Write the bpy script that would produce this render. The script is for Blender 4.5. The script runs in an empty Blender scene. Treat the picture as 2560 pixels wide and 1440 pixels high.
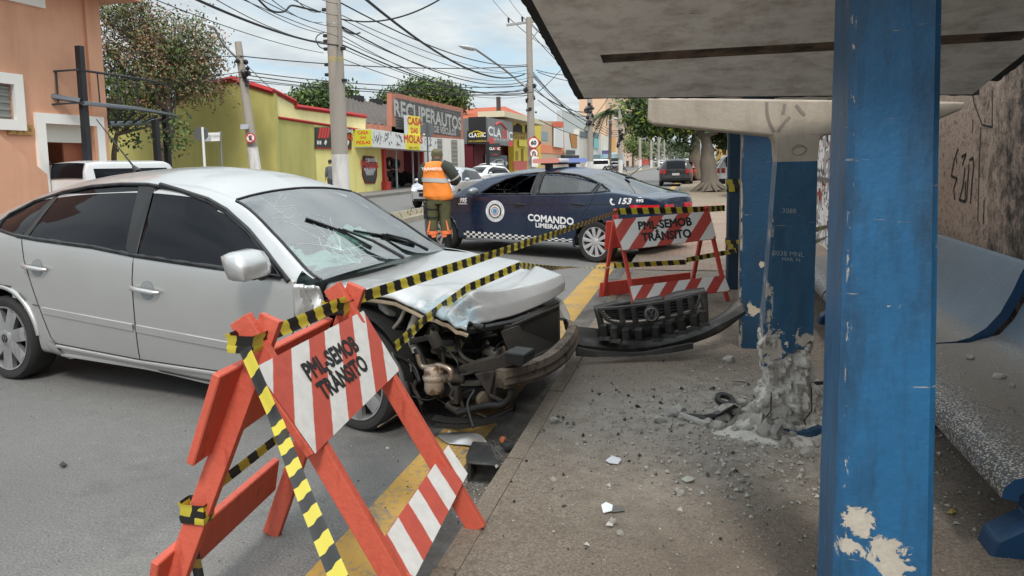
import bpy, bmesh, math, random
import numpy as np
from mathutils import Vector, Matrix, noise as mnoise
R_ = math.radians
scene = bpy.context.scene
COL = scene.collection

# ---------------------------------------------------------------- camera
CAM_H, CAM_F, CAM_CX, CAM_YH = 1.5, 1850.0, 1280.0, 408.0
PITCH, ROLL = R_(5.3), 0.022
CAM_CY = CAM_YH + CAM_F * math.tan(PITCH)
YAW = math.atan2(465.0, CAM_F)
_w0 = np.array([-math.sin(YAW), math.cos(YAW), 0.0]); _r0 = np.array([math.cos(YAW), math.sin(YAW), 0.0])
_w = _w0 * math.cos(PITCH) + np.array([0, 0, -math.sin(PITCH)]); _u0 = np.cross(_r0, _w)
_r = _r0 * math.cos(ROLL) - _u0 * math.sin(ROLL); _u = _u0 * math.cos(ROLL) + _r0 * math.sin(ROLL)
CPOS = np.array([0, 0, CAM_H])
cam = bpy.data.cameras.new('camera'); camo = bpy.data.objects.new('camera', cam); COL.objects.link(camo)
cam.sensor_width = 36.0; cam.lens = CAM_F / 2560 * 36.0; cam.shift_y = (CAM_CY - 720) / 2560
cam.clip_start = 0.05; cam.clip_end = 4000
camo.matrix_world = Matrix(((_r[0], _u[0], -_w[0], 0), (_r[1], _u[1], -_w[1], 0), (_r[2], _u[2], -_w[2], CAM_H), (0, 0, 0, 1)))
scene.camera = camo

# ---------------------------------------------------------------- world, sun, exposure
SUN_EL, SUN_AZ = R_(48), R_(160)          # azimuth clockwise from +Y: sun to the right and a little behind
scene.view_settings.view_transform = 'Standard'; scene.view_settings.look = 'None'
scene.view_settings.exposure = 0.75; scene.view_settings.gamma = 1.0
W = bpy.data.worlds.new('World'); scene.world = W; W.use_nodes = True
nt = W.node_tree; nt.nodes.clear()
def N(t, typ, **kw):
    n = t.nodes.new(typ)
    for k, v in kw.items(): setattr(n, k, v)
    return n
def setin(n, **kw):
    for k, v in kw.items(): n.inputs[k.replace('_', ' ')].default_value = v
    return n
sky = N(nt, 'ShaderNodeTexSky', sky_type='NISHITA', sun_disc=False, sun_elevation=SUN_EL, sun_rotation=SUN_AZ, air_density=1.0, dust_density=1.5)
tc = N(nt, 'ShaderNodeTexCoord'); sep = N(nt, 'ShaderNodeSeparateXYZ'); nt.links.new(tc.outputs['Generated'], sep.inputs[0])
ad = N(nt, 'ShaderNodeMath', operation='MAXIMUM'); nt.links.new(sep.outputs[2], ad.inputs[0]); ad.inputs[1].default_value = 0.0
ad2 = N(nt, 'ShaderNodeMath', operation='ADD'); nt.links.new(ad.outputs[0], ad2.inputs[0]); ad2.inputs[1].default_value = 0.13
dv = N(nt, 'ShaderNodeVectorMath', operation='DIVIDE'); nt.links.new(tc.outputs['Generated'], dv.inputs[0]); nt.links.new(ad2.outputs[0], dv.inputs[1])
nz = setin(N(nt, 'ShaderNodeTexNoise'), Scale=1.25, Detail=8.0, Roughness=0.56, Distortion=0.25); nt.links.new(dv.outputs[0], nz.inputs['Vector'])
nz2 = setin(N(nt, 'ShaderNodeTexNoise'), Scale=2.6, Detail=7.0, Roughness=0.6); nt.links.new(dv.outputs[0], nz2.inputs['Vector'])
rp = N(nt, 'ShaderNodeValToRGB'); rp.color_ramp.elements[0].position = 0.29; rp.color_ramp.elements[1].position = 0.49
nt.links.new(nz.outputs[0], rp.inputs[0])
crp = N(nt, 'ShaderNodeValToRGB')
crp.color_ramp.elements[0].position = 0.33; crp.color_ramp.elements[0].color = (3.7, 4.15, 4.45, 1)
crp.color_ramp.elements[1].position = 0.66; crp.color_ramp.elements[1].color = (5.0, 5.35, 5.4, 1)
nt.links.new(nz2.outputs[0], crp.inputs[0])
zr = N(nt, 'ShaderNodeMapRange'); zr.inputs['From Min'].default_value = 0.3; zr.inputs['From Max'].default_value = 1.0
zr.inputs['To Min'].default_value = 1.0; zr.inputs['To Max'].default_value = 2.8; nt.links.new(sep.outputs[2], zr.inputs[0])
cb = N(nt, 'ShaderNodeVectorMath', operation='SCALE'); nt.links.new(crp.outputs[0], cb.inputs[0]); nt.links.new(zr.outputs[0], cb.inputs['Scale'])
blue = N(nt, 'ShaderNodeMixRGB', blend_type='MIX'); blue.inputs[0].default_value = 0.72; nt.links.new(sky.outputs[0], blue.inputs[1]); blue.inputs[2].default_value = (3.0, 4.4, 5.3, 1)
mx = N(nt, 'ShaderNodeMixRGB'); nt.links.new(rp.outputs[0], mx.inputs[0]); nt.links.new(blue.outputs[0], mx.inputs[1]); nt.links.new(cb.outputs[0], mx.inputs[2])
bg = N(nt, 'ShaderNodeBackground'); bg.inputs[1].default_value = 0.1; nt.links.new(mx.outputs[0], bg.inputs[0])
wo = N(nt, 'ShaderNodeOutputWorld'); nt.links.new(bg.outputs[0], wo.inputs[0])
sl = bpy.data.lights.new('sun', 'SUN'); sl.energy = 1.4; sl.angle = R_(12); sl.color = (1.0, 0.94, 0.86)
so = bpy.data.objects.new('sun', sl); COL.objects.link(so); so.location = (20, -10, 30)
_sd = Vector((math.sin(SUN_AZ) * math.cos(SUN_EL), math.cos(SUN_AZ) * math.cos(SUN_EL), math.sin(SUN_EL)))
so.rotation_euler = _sd.to_track_quat('Z', 'Y').to_euler()

# ---------------------------------------------------------------- points on real planes of the place
def _ray(px, py): return _w + _r * (px - CAM_CX) / CAM_F - _u * (py - CAM_CY) / CAM_F
def GP(px, py, z=0.0):
    d = _ray(px, py); return Vector(CPOS + d * ((z - CAM_H) / d[2]))
def ONX(px, py, X):
    d = _ray(px, py); return Vector(CPOS + d * (X / d[0]))
def ONY(px, py, Y):
    d = _ray(px, py); return Vector(CPOS + d * (Y / d[1]))
def AD(px, py, dep): return Vector(CPOS + _ray(px, py) * dep)

# ---------------------------------------------------------------- objects and names
def setp(o, label=None, cat=None, group=None, kind=None):
    if label: o['label'] = label
    if cat: o['category'] = cat
    if group: o['group'] = group
    if kind: o['kind'] = kind
    return o
def thing(name, label, cat, loc=(0, 0, 0), rz=0.0, group=None):
    o = bpy.data.objects.new(name, None); COL.objects.link(o); o.empty_display_size = 0.2
    o.location = loc; o.rotation_euler = (0, 0, rz)
    return setp(o, label, cat, group)
def copy_tree(o, parent=None):
    c = o.copy(); COL.objects.link(c)
    if parent: c.parent = parent
    for ch in [x for x in o.children]: copy_tree(ch, c)
    return c

class MB:
    """collects shapes and links them as one mesh object"""
    def __init__(s): s.v = []; s.f = []; s.m = []; s.uv = {}
    def add(s, vs, fs, mat=0):
        b = len(s.v); s.v += [tuple(p) for p in vs]
        for f in fs: s.f.append(tuple(i + b for i in f)); s.m.append(mat)
        return b
    def box(s, c, d, R=None, mat=0, bev=0.0, taper=None):
        hx, hy, hz = d[0] / 2, d[1] / 2, d[2] / 2
        if bev <= 0:
            P = [Vector((x * hx, y * hy, z * hz)) for z in (-1, 1) for y in (-1, 1) for x in (-1, 1)]
            if taper:
                for p in P[4:]: p.x *= taper[0]; p.y *= taper[1]
            F = [(0, 2, 3, 1), (4, 5, 7, 6), (0, 1, 5, 4), (2, 6, 7, 3), (0, 4, 6, 2), (1, 3, 7, 5)]
        else:
            bm = bmesh.new(); bmesh.ops.create_cube(bm, size=1)
            for v in bm.verts: v.co = Vector((v.co.x * d[0], v.co.y * d[1], v.co.z * d[2]))
            bmesh.ops.bevel(bm, geom=bm.edges[:], offset=bev, segments=2, affect='EDGES', profile=0.6)
            bm.verts.ensure_lookup_table(); bm.verts.index_update()
            P = [v.co.copy() for v in bm.verts]; F = [tuple(v.index for v in f.verts) for f in bm.faces]; bm.free()
            if taper:
                for p in P:
                    t = (p.z / d[2] + 0.5); p.x *= 1 + (taper[0] - 1) * t; p.y *= 1 + (taper[1] - 1) * t
        if R is not None: P = [R @ p for p in P]
        s.add([p + Vector(c) for p in P], F, mat)
    def beam(s, a, b, w, h, up=(0, 0, 1), mat=0, bev=0.0):
        a, b = Vector(a), Vector(b); x = (b - a); L = x.length; x.normalize()
        y = Vector(up).cross(x); y.normalize(); z = x.cross(y)
        s.box((a + b) / 2, (L, w, h), Matrix((x, y, z)).transposed(), mat, bev)
    def tube(s, pts, r, n=8, mat=0, caps=True, flat=None):
        pts = [Vector(p) for p in pts]; m = len(pts); rs = r if hasattr(r, '__len__') else [r] * m
        up = None; vs = []
        for i in range(m):
            t = (pts[min(i + 1, m - 1)] - pts[max(i - 1, 0)])
            if t.length < 1e-9: t = Vector((0, 0, 1))
            t.normalize()
            if up is None: up = Vector((0, 0, 1)) if abs(t.z) < 0.9 else Vector((1, 0, 0))
            a = up - t * up.dot(t)
            if a.length < 1e-6: a = Vector((1, 0, 0)) - t * t.x
            a.normalize(); b = t.cross(a); up = a
            for k in range(n):
                th = 2 * math.pi * k / n
                vs.append(pts[i] + (a * math.cos(th) * (flat or 1.0) + b * math.sin(th)) * rs[i])
        fs = [(i * n + k, i * n + (k + 1) % n, (i + 1) * n + (k + 1) % n, (i + 1) * n + k) for i in range(m - 1) for k in range(n)]
        if caps: fs += [tuple(reversed(range(n))), tuple(range((m - 1) * n, m * n))]
        s.add(vs, fs, mat)
    def lathe(s, prof, axis_o, axis_d, n=24, mat=0, closed=False):
        o, d = Vector(axis_o), Vector(axis_d).normalized()
        a = d.orthogonal().normalized(); b = d.cross(a); k = len(prof)
        vs = [o + d * h + (a * math.cos(2 * math.pi * i / n) + b * math.sin(2 * math.pi * i / n)) * r for i in range(n) for (r, h) in prof]
        fs = []
        for i in range(n):
            j = (i + 1) % n
            for q in range(k if closed else k - 1):
                p = (q + 1) % k
                fs.append((i * k + q, j * k + q, j * k + p, i * k + p))
        s.add(vs, fs, mat)
    def grid(s, P, mat=0, wrap=False):
        r, c = len(P), len(P[0]); vs = [p for row in P for p in row]
        fs = [(i * c + j, i * c + (j + 1) % c, (i + 1) * c + (j + 1) % c, (i + 1) * c + j) for i in range(r - 1) for j in range(c if wrap else c - 1)]
        return s.add(vs, fs, mat)
    def prism(s, poly, o, ex, ey, ez, h, mat=0):
        """poly in the plane o + x*ex + y*ey, thickened by h along ez"""
        o, ex, ey, ez = Vector(o), Vector(ex), Vector(ey), Vector(ez); n = len(poly)
        a = [o + ex * p[0] + ey * p[1] for p in poly]; b = [p + ez * h for p in a]
        s.add(a + b, [tuple(reversed(range(n))), tuple(range(n, 2 * n))] + [(i, (i + 1) % n, n + (i + 1) % n, n + i) for i in range(n)], mat)
    def quad(s, a, b, c, d, mat=0): s.add([a, b, c, d], [(0, 1, 2, 3)], mat)
    def blob(s, c, r, sub=2, amp=0.25, freq=1.5, seed=0, mat=0, R=None):
        bm = bmesh.new(); bmesh.ops.create_icosphere(bm, subdivisions=sub, radius=1.0); r = r if hasattr(r, '__len__') else (r, r, r)
        bm.verts.index_update(); P = []
        for v in bm.verts:
            k = 1 + amp * mnoise.noise(v.co * freq + Vector((seed * 7.3, seed * 3.1, seed * 1.7)))
            p = Vector((v.co.x * r[0], v.co.y * r[1], v.co.z * r[2])) * k
            P.append((R @ p if R is not None else p) + Vector(c))
        s.add(P, [tuple(v.index for v in f.verts) for f in bm.faces], mat); bm.free()
    def build(s, name, mats, parent=None, smooth=None, world=False, label=None, cat=None, group=None, kind=None, fixn=True):
        me = bpy.data.meshes.new(name); off = Vector(parent.location) if (world and parent) else Vector((0, 0, 0))
        me.from_pydata([tuple(Vector(p) - off) for p in s.v], [], s.f)
        for m in (mats if isinstance(mats, (list, tuple)) else [mats]): me.materials.append(m)
        me.polygons.foreach_set('material_index', s.m)
        if fixn and len(s.f) < 60000:
            bm = bmesh.new(); bm.from_mesh(me); bmesh.ops.recalc_face_normals(bm, faces=bm.faces[:]); bm.to_mesh(me); bm.free()
        if smooth is not None:
            me.polygons.foreach_set('use_smooth', [True] * len(me.polygons)); me.set_sharp_from_angle(angle=R_(smooth))
        me.update(); o = bpy.data.objects.new(name, me); COL.objects.link(o)
        if parent: o.parent = parent
        return setp(o, label, cat, group, kind)

def text_geo(txt, size, bold=0.0, shear=0.0, spacing=1.0, sx=1.0):
    """centred letters as triangles in the xy plane"""
    c = bpy.data.curves.new('t', 'FONT'); c.body = txt; c.size = size; c.align_x = 'CENTER'; c.align_y = 'CENTER'
    c.shear = shear; c.space_character = spacing; c.space_line = 0.9; c.fill_mode = 'FRONT'; c.resolution_u = 3
    o = bpy.data.objects.new('t', c); COL.objects.link(o); bpy.context.view_layer.update()
    me = bpy.data.meshes.new_from_object(o.evaluated_get(bpy.context.evaluated_depsgraph_get()))
    V0 = [(v.co.x * sx, v.co.y) for v in me.vertices]; F0 = [tuple(p.vertices) for p in me.polygons]; V = [v + (0.0,) for v in V0]; F = list(F0)
    if bold:                                    # heavier strokes: shifted copies a hair above one another
        for k in range(8):
            n = len(V); a = math.pi * k / 4; r = .038 * size; V += [(x + r * math.cos(a), y + r * math.sin(a), (k + 1) * .0006 * size) for x, y in V0]; F += [tuple(i + n for i in f) for f in F0]
    bpy.data.objects.remove(o); bpy.data.meshes.remove(me); bpy.data.curves.remove(c)
    return V, F
def text_on(mb, txt, size, o, ex, ey, mat=0, **kw):
    V, F = text_geo(txt, size, **kw); o, ex, ey = Vector(o), Vector(ex), Vector(ey)
    n_ = ex.cross(ey); n_.normalize(); mb.add([o + ex * x + ey * y + n_ * z for x, y, z in V], F, mat)

# ---------------------------------------------------------------- materials
def lin(h):
    h = h.lstrip('#'); r = [int(h[i:i + 2], 16) / 255 for i in (0, 2, 4)]
    return tuple(((c / 12.92) if c <= 0.04045 else ((c + 0.055) / 1.055) ** 2.4) for c in r)
def newmat(name):
    m = bpy.data.materials.new(name); m.use_nodes = True; t = m.node_tree; t.nodes.clear()
    b = N(t, 'ShaderNodeBsdfPrincipled'); o = N(t, 'ShaderNodeOutputMaterial'); t.links.new(b.outputs[0], o.inputs[0])
    return m, t, b
def coordn(t, scale=(1, 1, 1), loc=(0, 0, 0), kind='Object'):
    c = N(t, 'ShaderNodeTexCoord'); mp = N(t, 'ShaderNodeMapping'); mp.inputs['Scale'].default_value = scale; mp.inputs['Location'].default_value = loc
    t.links.new(c.outputs[kind], mp.inputs[0]); return mp.outputs[0]
def noisen(t, vec, scale, detail=4.0, rough=0.55, dist=0.0):
    n = setin(N(t, 'ShaderNodeTexNoise'), Scale=scale, Detail=detail, Roughness=rough, Distortion=dist); t.links.new(vec, n.inputs['Vector']); return n.outputs[0]
def rampn(t, fac, a, b, ca=(0, 0, 0, 1), cb_=(1, 1, 1, 1)):
    r = N(t, 'ShaderNodeValToRGB'); r.color_ramp.elements[0].position = a; r.color_ramp.elements[1].position = b
    r.color_ramp.elements[0].color = ca; r.color_ramp.elements[1].color = cb_; t.links.new(fac, r.inputs[0]); return r.outputs[0]
def mathn(t, op, a, b=None):
    m = N(t, 'ShaderNodeMath', operation=op)
    for i, x in enumerate((a, b)):
        if x is None: continue
        if isinstance(x, (int, float)): m.inputs[i].default_value = x
        else: t.links.new(x, m.inputs[i])
    return m.outputs[0]
def mixn(t, fac, a, b, mode='MIX'):
    m = N(t, 'ShaderNodeMixRGB', blend_type=mode)
    for i, x in enumerate((fac, a, b)):
        if isinstance(x, (int, float)): m.inputs[i].default_value = x
        elif isinstance(x, tuple): m.inputs[i].default_value = (x + (1,)) if len(x) == 3 else x
        else: t.links.new(x, m.inputs[i])
    return m.outputs[0]
def bumpn(t, b, h, strength, dist=0.01):
    n = N(t, 'ShaderNodeBump'); n.inputs['Strength'].default_value = strength; n.inputs['Distance'].default_value = dist
    t.links.new(h, n.inputs['Height']); t.links.new(n.outputs[0], b.inputs['Normal'])
def worldpos(t): return N(t, 'ShaderNodeNewGeometry').outputs['Position']
def sphere_mask(t, p, r, kind='World'):
    """1 near the point p (object space), 0 beyond r"""
    d = N(t, 'ShaderNodeVectorMath', operation='DISTANCE'); t.links.new(worldpos(t) if kind == 'World' else N(t, 'ShaderNodeTexCoord').outputs[kind], d.inputs[0]); d.inputs[1].default_value = p
    m = N(t, 'ShaderNodeMapRange'); m.inputs['From Min'].default_value = 0; m.inputs['From Max'].default_value = r
    m.inputs['To Min'].default_value = 1; m.inputs['To Max'].default_value = 0; t.links.new(d.outputs['Value'], m.inputs[0]); return m.outputs[0]
def M(name, col, rough=0.6, metal=0.0, var=0.12, vs=6.0, bump=0.0, bs=60.0, coat=0.0, spec=0.5, second=None, th=(0.55, 0.62), ss=8.0, stretch=(1, 1, 1), dirt=None):
    if isinstance(col, str): col = lin(col)
    if isinstance(second, str): second = lin(second)
    m, t, b = newmat(name); v = coordn(t, stretch); v1 = coordn(t)
    n = noisen(t, v, vs, 5, 0.6)
    c = mixn(t, n, tuple(x * (1 - var) for x in col), tuple(min(1, x * (1 + var)) for x in col))
    if second is not None:
        f = rampn(t, noisen(t, v, ss, 6, 0.65), th[0], th[1]); c = mixn(t, f, c, second)
    if dirt is not None:
        f = mathn(t, 'MULTIPLY', rampn(t, noisen(t, coordn(t, (1.3, 1.3, 0.25)), dirt[1], 6, 0.65), 0.45, 0.8), dirt[2]); c = mixn(t, f, c, lin(dirt[0]))
    t.links.new(c, b.inputs['Base Color'])
    setin(b, Roughness=rough, Metallic=metal); b.inputs['Specular IOR Level'].default_value = spec; b.inputs['Coat Weight'].default_value = coat; b.inputs['Coat Roughness'].default_value = 0.06
    if bump > 0: bumpn(t, b, noisen(t, v1, bs, 4, 0.6), bump)
    return m
def emat(name, col, s):
    m = bpy.data.materials.new(name); m.use_nodes = True; t = m.node_tree; t.nodes.clear()
    e = N(t, 'ShaderNodeEmission'); e.inputs[0].default_value = tuple(col) + (1,); e.inputs[1].default_value = s
    o = N(t, 'ShaderNodeOutputMaterial'); t.links.new(e.outputs[0], o.inputs[0]); return m
def glassmat(name, tint, rough=0.02, extra=0.06):
    m = bpy.data.materials.new(name); m.use_nodes = True; t = m.node_tree; t.nodes.clear()
    tr = N(t, 'ShaderNodeBsdfTransparent'); tr.inputs[0].default_value = tuple(tint) + (1,)
    gl = N(t, 'ShaderNodeBsdfGlossy'); gl.inputs['Roughness'].default_value = rough
    fr = N(t, 'ShaderNodeFresnel'); fr.inputs[0].default_value = 1.5
    f = mathn(t, 'ADD', fr.outputs[0], extra); mixs = N(t, 'ShaderNodeMixShader'); t.links.new(f, mixs.inputs[0]); t.links.new(tr.outputs[0], mixs.inputs[1]); t.links.new(gl.outputs[0], mixs.inputs[2])
    o = N(t, 'ShaderNodeOutputMaterial'); t.links.new(mixs.outputs[0], o.inputs[0]); return m
def stripemat(name, ca, cb_, period, slope, ax='X', ay='Z', off=0.0, rough=0.6, dirty=0.25):
    m, t, b = newmat(name); c = N(t, 'ShaderNodeTexCoord'); s = N(t, 'ShaderNodeSeparateXYZ'); t.links.new(c.outputs['Object'], s.inputs[0])
    wob = mathn(t, 'MULTIPLY', mathn(t, 'SUBTRACT', noisen(t, c.outputs['Object'], 14, 3), 0.5), 0.012)
    q = mathn(t, 'ADD', mathn(t, 'ADD', s.outputs[ax], mathn(t, 'MULTIPLY', s.outputs[ay], slope)), wob)
    fr = mathn(t, 'FRACT', mathn(t, 'DIVIDE', mathn(t, 'ADD', q, off + 50 * period), period))
    f = rampn(t, mathn(t, 'ABSOLUTE', mathn(t, 'SUBTRACT', fr, 0.5)), 0.24, 0.26)
    grain = noisen(t, coordn(t, (3, 3, 40)), 6, 4, 0.6)
    k = mixn(t, f, lin(ca) if isinstance(ca, str) else ca, lin(cb_) if isinstance(cb_, str) else cb_)
    k = mixn(t, mathn(t, 'MULTIPLY', grain, dirty), k, (0.25, 0.23, 0.22), 'MULTIPLY')
    t.links.new(k, b.inputs['Base Color']); setin(b, Roughness=rough); bumpn(t, b, grain, 0.25); return m

RND = random.Random(11)
BLACK = M('black_plastic', (0.012, 0.012, 0.013), 0.45, var=0.3)
RUBBER = M('tyre_rubber', (0.022, 0.021, 0.021), 0.8, var=0.35, vs=9, bump=0.2, bs=30)
WHITEP = M('white_paint', (0.72, 0.72, 0.70), 0.5, var=0.06)
LETTER_BLACK = M('black_lettering', (0.015, 0.015, 0.016), 0.6)
LETTER_WHITE = M('white_lettering', (0.78, 0.78, 0.78), 0.5, var=0.04)
STEEL = M('bare_steel', (0.35, 0.34, 0.33), 0.4, 0.8, var=0.2)
CONCRETE_POLE = M('pole_concrete', (0.34, 0.30, 0.26), 0.85, var=0.2, vs=3, bump=0.2, bs=80, stretch=(1, 1, 0.3))
POLE_WHITE = M('pole_whitewash', (0.66, 0.64, 0.62), 0.8, var=0.1, dirt=('6a6055', 5, 0.5))
# ================================================================ ground, road, kerb, pavement
def ground_mat(name, base, dark, light, speck, sc=1.0, bump=0.5, dust=None, spots=None, cracks=0.0):
    m, t, b = newmat(name); v = coordn(t)
    n1 = noisen(t, v, 0.9 * sc, 6, 0.6); n2 = noisen(t, v, 9 * sc, 6, 0.7); n3 = noisen(t, v, 160 * sc, 3, 0.7)
    c = mixn(t, rampn(t, n1, 0.32, 0.68), base, dark)
    c = mixn(t, rampn(t, n2, 0.42, 0.72), c, light)
    c = mixn(t, rampn(t, n3, 0.35, 0.65), mixn(t, 0.55, c, (0, 0, 0)), c)
    c = mixn(t, .38, c, mixn(t, rampn(t, noisen(t, v, 95 * sc, 3, .65), .38, .62), tuple(x * .55 for x in dark), tuple(min(1, x * 1.25) for x in light)))
    vo = setin(N(t, 'ShaderNodeTexVoronoi'), Scale=70 * sc); t.links.new(v, vo.inputs['Vector'])
    sp = rampn(t, vo.outputs['Distance'], 0.10, 0.16, (1, 1, 1, 1), (0, 0, 0, 1)); sel = rampn(t, noisen(t, v, 22 * sc, 3), 0.55, 0.6)
    c = mixn(t, mathn(t, 'MULTIPLY', sp, sel), c, speck)
    v2 = setin(N(t, 'ShaderNodeTexVoronoi'), Scale=130 * sc); t.links.new(v, v2.inputs['Vector']); pit = mathn(t, 'MULTIPLY', rampn(t, v2.outputs['Distance'], 0.14, 0.24, (1, 1, 1, 1), (0, 0, 0, 1)), rampn(t, noisen(t, v, 15 * sc, 4), 0.42, 0.55)); c = mixn(t, mathn(t, 'MULTIPLY', pit, .75), c, tuple(x * .35 for x in dark))
    c = mixn(t, mathn(t, 'MULTIPLY', rampn(t, noisen(t, v, 2.4 * sc, 7, .7), .55, .66), .45), c, tuple(x * .6 for x in dark))
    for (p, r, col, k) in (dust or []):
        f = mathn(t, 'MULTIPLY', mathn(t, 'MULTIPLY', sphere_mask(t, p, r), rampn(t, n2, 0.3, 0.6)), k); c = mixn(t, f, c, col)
    if cracks:
        vc = N(t, 'ShaderNodeTexVoronoi', feature='DISTANCE_TO_EDGE'); vc.inputs['Scale'].default_value = 0.45
        wv = N(t, 'ShaderNodeVectorMath', operation='ADD'); t.links.new(v, wv.inputs[0])
        nn = setin(N(t, 'ShaderNodeTexNoise'), Scale=2.5, Detail=5.0); t.links.new(v, nn.inputs['Vector']); t.links.new(nn.outputs[1], wv.inputs[1])
        t.links.new(wv.outputs[0], vc.inputs['Vector'])
        ck = rampn(t, vc.outputs['Distance'], 0.004, 0.012, (1, 1, 1, 1), (0, 0, 0, 1)); c = mixn(t, mathn(t, 'MULTIPLY', ck, cracks), c, (0.02, 0.02, 0.02))
    t.links.new(c, b.inputs['Base Color']); setin(b, Roughness=0.88)
    h = mathn(t, 'ADD', n3, mathn(t, 'MULTIPLY', n2, 1.5)); bumpn(t, b, h, bump, 0.01); return m
ASPHALT = ground_mat('asphalt', (0.205, 0.198, 0.190), (0.165, 0.16, 0.154), (0.245, 0.238, 0.228), (0.46, 0.44, 0.41), 1.0, 0.5, cracks=0.0,
                     dust=[((-1.15, 3.75, 0), 1.1, (0.035, 0.033, 0.031), 0.9), ((-1.2, 3.2, 0), 0.7, (0.30, 0.29, 0.27), 0.35), ((-3.3, 2.5, 0), .8, (.09, .087, .085), .6), ((-2.4, 2.9, 0), .45, (.11, .105, .10), .6), ((-4.4, 3.2, 0), .9, (.12, .115, .11), .5), ((-1.9, 2.15, 0), .5, (.25, .235, .21), .5)])  # first patch: oil plus shade under the engine, painted into the asphalt
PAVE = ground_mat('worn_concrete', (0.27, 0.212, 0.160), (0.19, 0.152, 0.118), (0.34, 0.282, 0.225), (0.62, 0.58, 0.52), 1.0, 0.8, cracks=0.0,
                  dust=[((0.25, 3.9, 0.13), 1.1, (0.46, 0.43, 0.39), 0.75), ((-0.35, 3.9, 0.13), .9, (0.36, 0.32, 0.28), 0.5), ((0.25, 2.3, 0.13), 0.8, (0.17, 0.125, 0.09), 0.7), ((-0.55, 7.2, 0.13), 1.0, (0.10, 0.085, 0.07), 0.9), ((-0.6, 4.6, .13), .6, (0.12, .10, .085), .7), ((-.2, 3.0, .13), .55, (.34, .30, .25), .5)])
DIRT = ground_mat('sandy_dirt', (0.30, 0.23, 0.16), (0.22, 0.17, 0.12), (0.36, 0.29, 0.2), (0.45, 0.4, 0.33), 0.7, 0.5)
FARPAVE = ground_mat('grey_pavement', (0.24, 0.225, 0.205), (0.19, 0.18, 0.165), (0.29, 0.27, 0.25), (0.4, 0.38, 0.35), 0.5, 0.3)
KERB = ground_mat('kerb_stone', (0.27, 0.21, 0.16), (0.20, 0.16, 0.12), (0.33, 0.27, 0.21), (0.5, 0.45, 0.38), 1.2, 0.6)
def sheet(name, x0, x1, y0, y1, z, m, nx=1, ny=1):
    b = MB(); b.grid([[(x0 + (x1 - x0) * i / nx, y0 + (y1 - y0) * j / ny, z) for i in range(nx + 1)] for j in range(ny + 1)])
    return b.build(name, m, kind='structure', fixn=False)
sheet('ground', -2500, 2500, -2500, 3000, -0.06, FARPAVE)
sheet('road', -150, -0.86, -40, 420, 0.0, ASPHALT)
# near pavement with a slightly wavy slab, behind a kerb of separate stones
b = MB(); KX = -0.78
b.grid([[(x, y, 0.13 + 0.006 * mnoise.noise(Vector((x * 2, y * 2, 0)))) for x in np.linspace(KX, 14, 60)] for y in np.linspace(-6, 9.5, 110)])
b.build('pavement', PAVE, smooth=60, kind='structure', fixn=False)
b = MB(); y = -6.0; rr = random.Random(3)
while y < 60:
    L = 0.82 + 0.3 * rr.random(); jx = 0.008 * (rr.random() - 0.5)
    b.box((-0.825 + jx, y + L / 2, 0.055), (0.085, L - 0.012, 0.156 + 0.006 * rr.random()), bev=0.012); y += L
b.build('kerb', KERB, smooth=40, kind='structure')
b = MB(); b.box((6.6, 35, 0.03), (14.76, 51, 0.18)); b.build('far_pavement', DIRT, kind='structure')
m, t, bb = newmat('red_pavers'); v = coordn(t, (1, 1, 1)); br = N(t, 'ShaderNodeTexBrick'); t.links.new(v, br.inputs['Vector'])
setin(br, Scale=3.0, Color1=lin('9a7a68') + (1,), Color2=lin('866a5b') + (1,), Mortar=lin('5e544a') + (1,)); br.inputs['Mortar Size'].default_value = 0.02
t.links.new(mixn(t, rampn(t, noisen(t, v, 1.2, 5), 0.4, 0.7), br.outputs[0], lin('8d8274')), bb.inputs['Base Color']); setin(bb, Roughness=0.9)
sheet('paver_pavement', KX, 1.85, 9.3, 24, 0.138, m)
# yellow line along the kerb, worn away in places
m, t, bb = newmat('worn_yellow_paint'); v = coordn(t)
f = rampn(t, mathn(t, 'ADD', mathn(t, 'MULTIPLY', noisen(t, v, 30, 6, 0.75), 0.6), mathn(t, 'MULTIPLY', noisen(t, v, 3, 4), 0.4)), 0.49, 0.60, (1, 1, 1, 1), (0, 0, 0, 1))
c = mixn(t, f, (0.20, 0.175, 0.14), mixn(t, noisen(t, v, 5, 4), (0.42, 0.235, 0.045), (0.52, 0.32, 0.08))); t.links.new(c, bb.inputs['Base Color']); setin(bb, Roughness=0.85); bumpn(t, bb, noisen(t, v, 120, 3), 0.4)
sheet('yellow_line', -1.40, -1.125, -5, 60, 0.004, m)
# dusty gutter strip
m, t, bb = newmat('gutter_dirt'); v = coordn(t); n = noisen(t, v, 5, 6, 0.7)
t.links.new(mixn(t, rampn(t, n, 0.4, 0.65), (0.15, 0.14, 0.13), (0.085, 0.07, 0.055)), bb.inputs['Base Color']); setin(bb, Roughness=0.95); bumpn(t, bb, noisen(t, v, 90, 4), 0.6)
sheet('gutter', -1.124, -0.862, -5, 30, 0.003, m)
# median with kerb between the two carriageways
b = MB(); b.box((-8.0, 100, 0.02), (1.1, 164, 0.2)); b.build('median', DIRT, kind='structure')
b = MB()
for x in (-8.58, -7.42): b.box((x, 100, 0.03), (0.12, 164.2, 0.23), bev=0.02)
b.build('median_kerb', M('pale_kerb', '9a9080', 0.9, var=0.25, vs=2), kind='structure')
# far pavement by the shops, with its kerb
b = MB(); b.box((-30, 160, 0.02), (29.9, 266, 0.2)); b.box((-40, -6, 0.02), (45, 49.6, 0.2)); b.build('shop_pavement', FARPAVE, kind='structure')
b = MB(); b.box((-14.98, 160, 0.03), (0.16, 266, 0.24), bev=0.02); b.box((-17.45, -6, 0.03), (0.16, 49.6, 0.24), bev=0.02); b.build('shop_kerb', FARPAVE, kind='structure')

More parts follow.
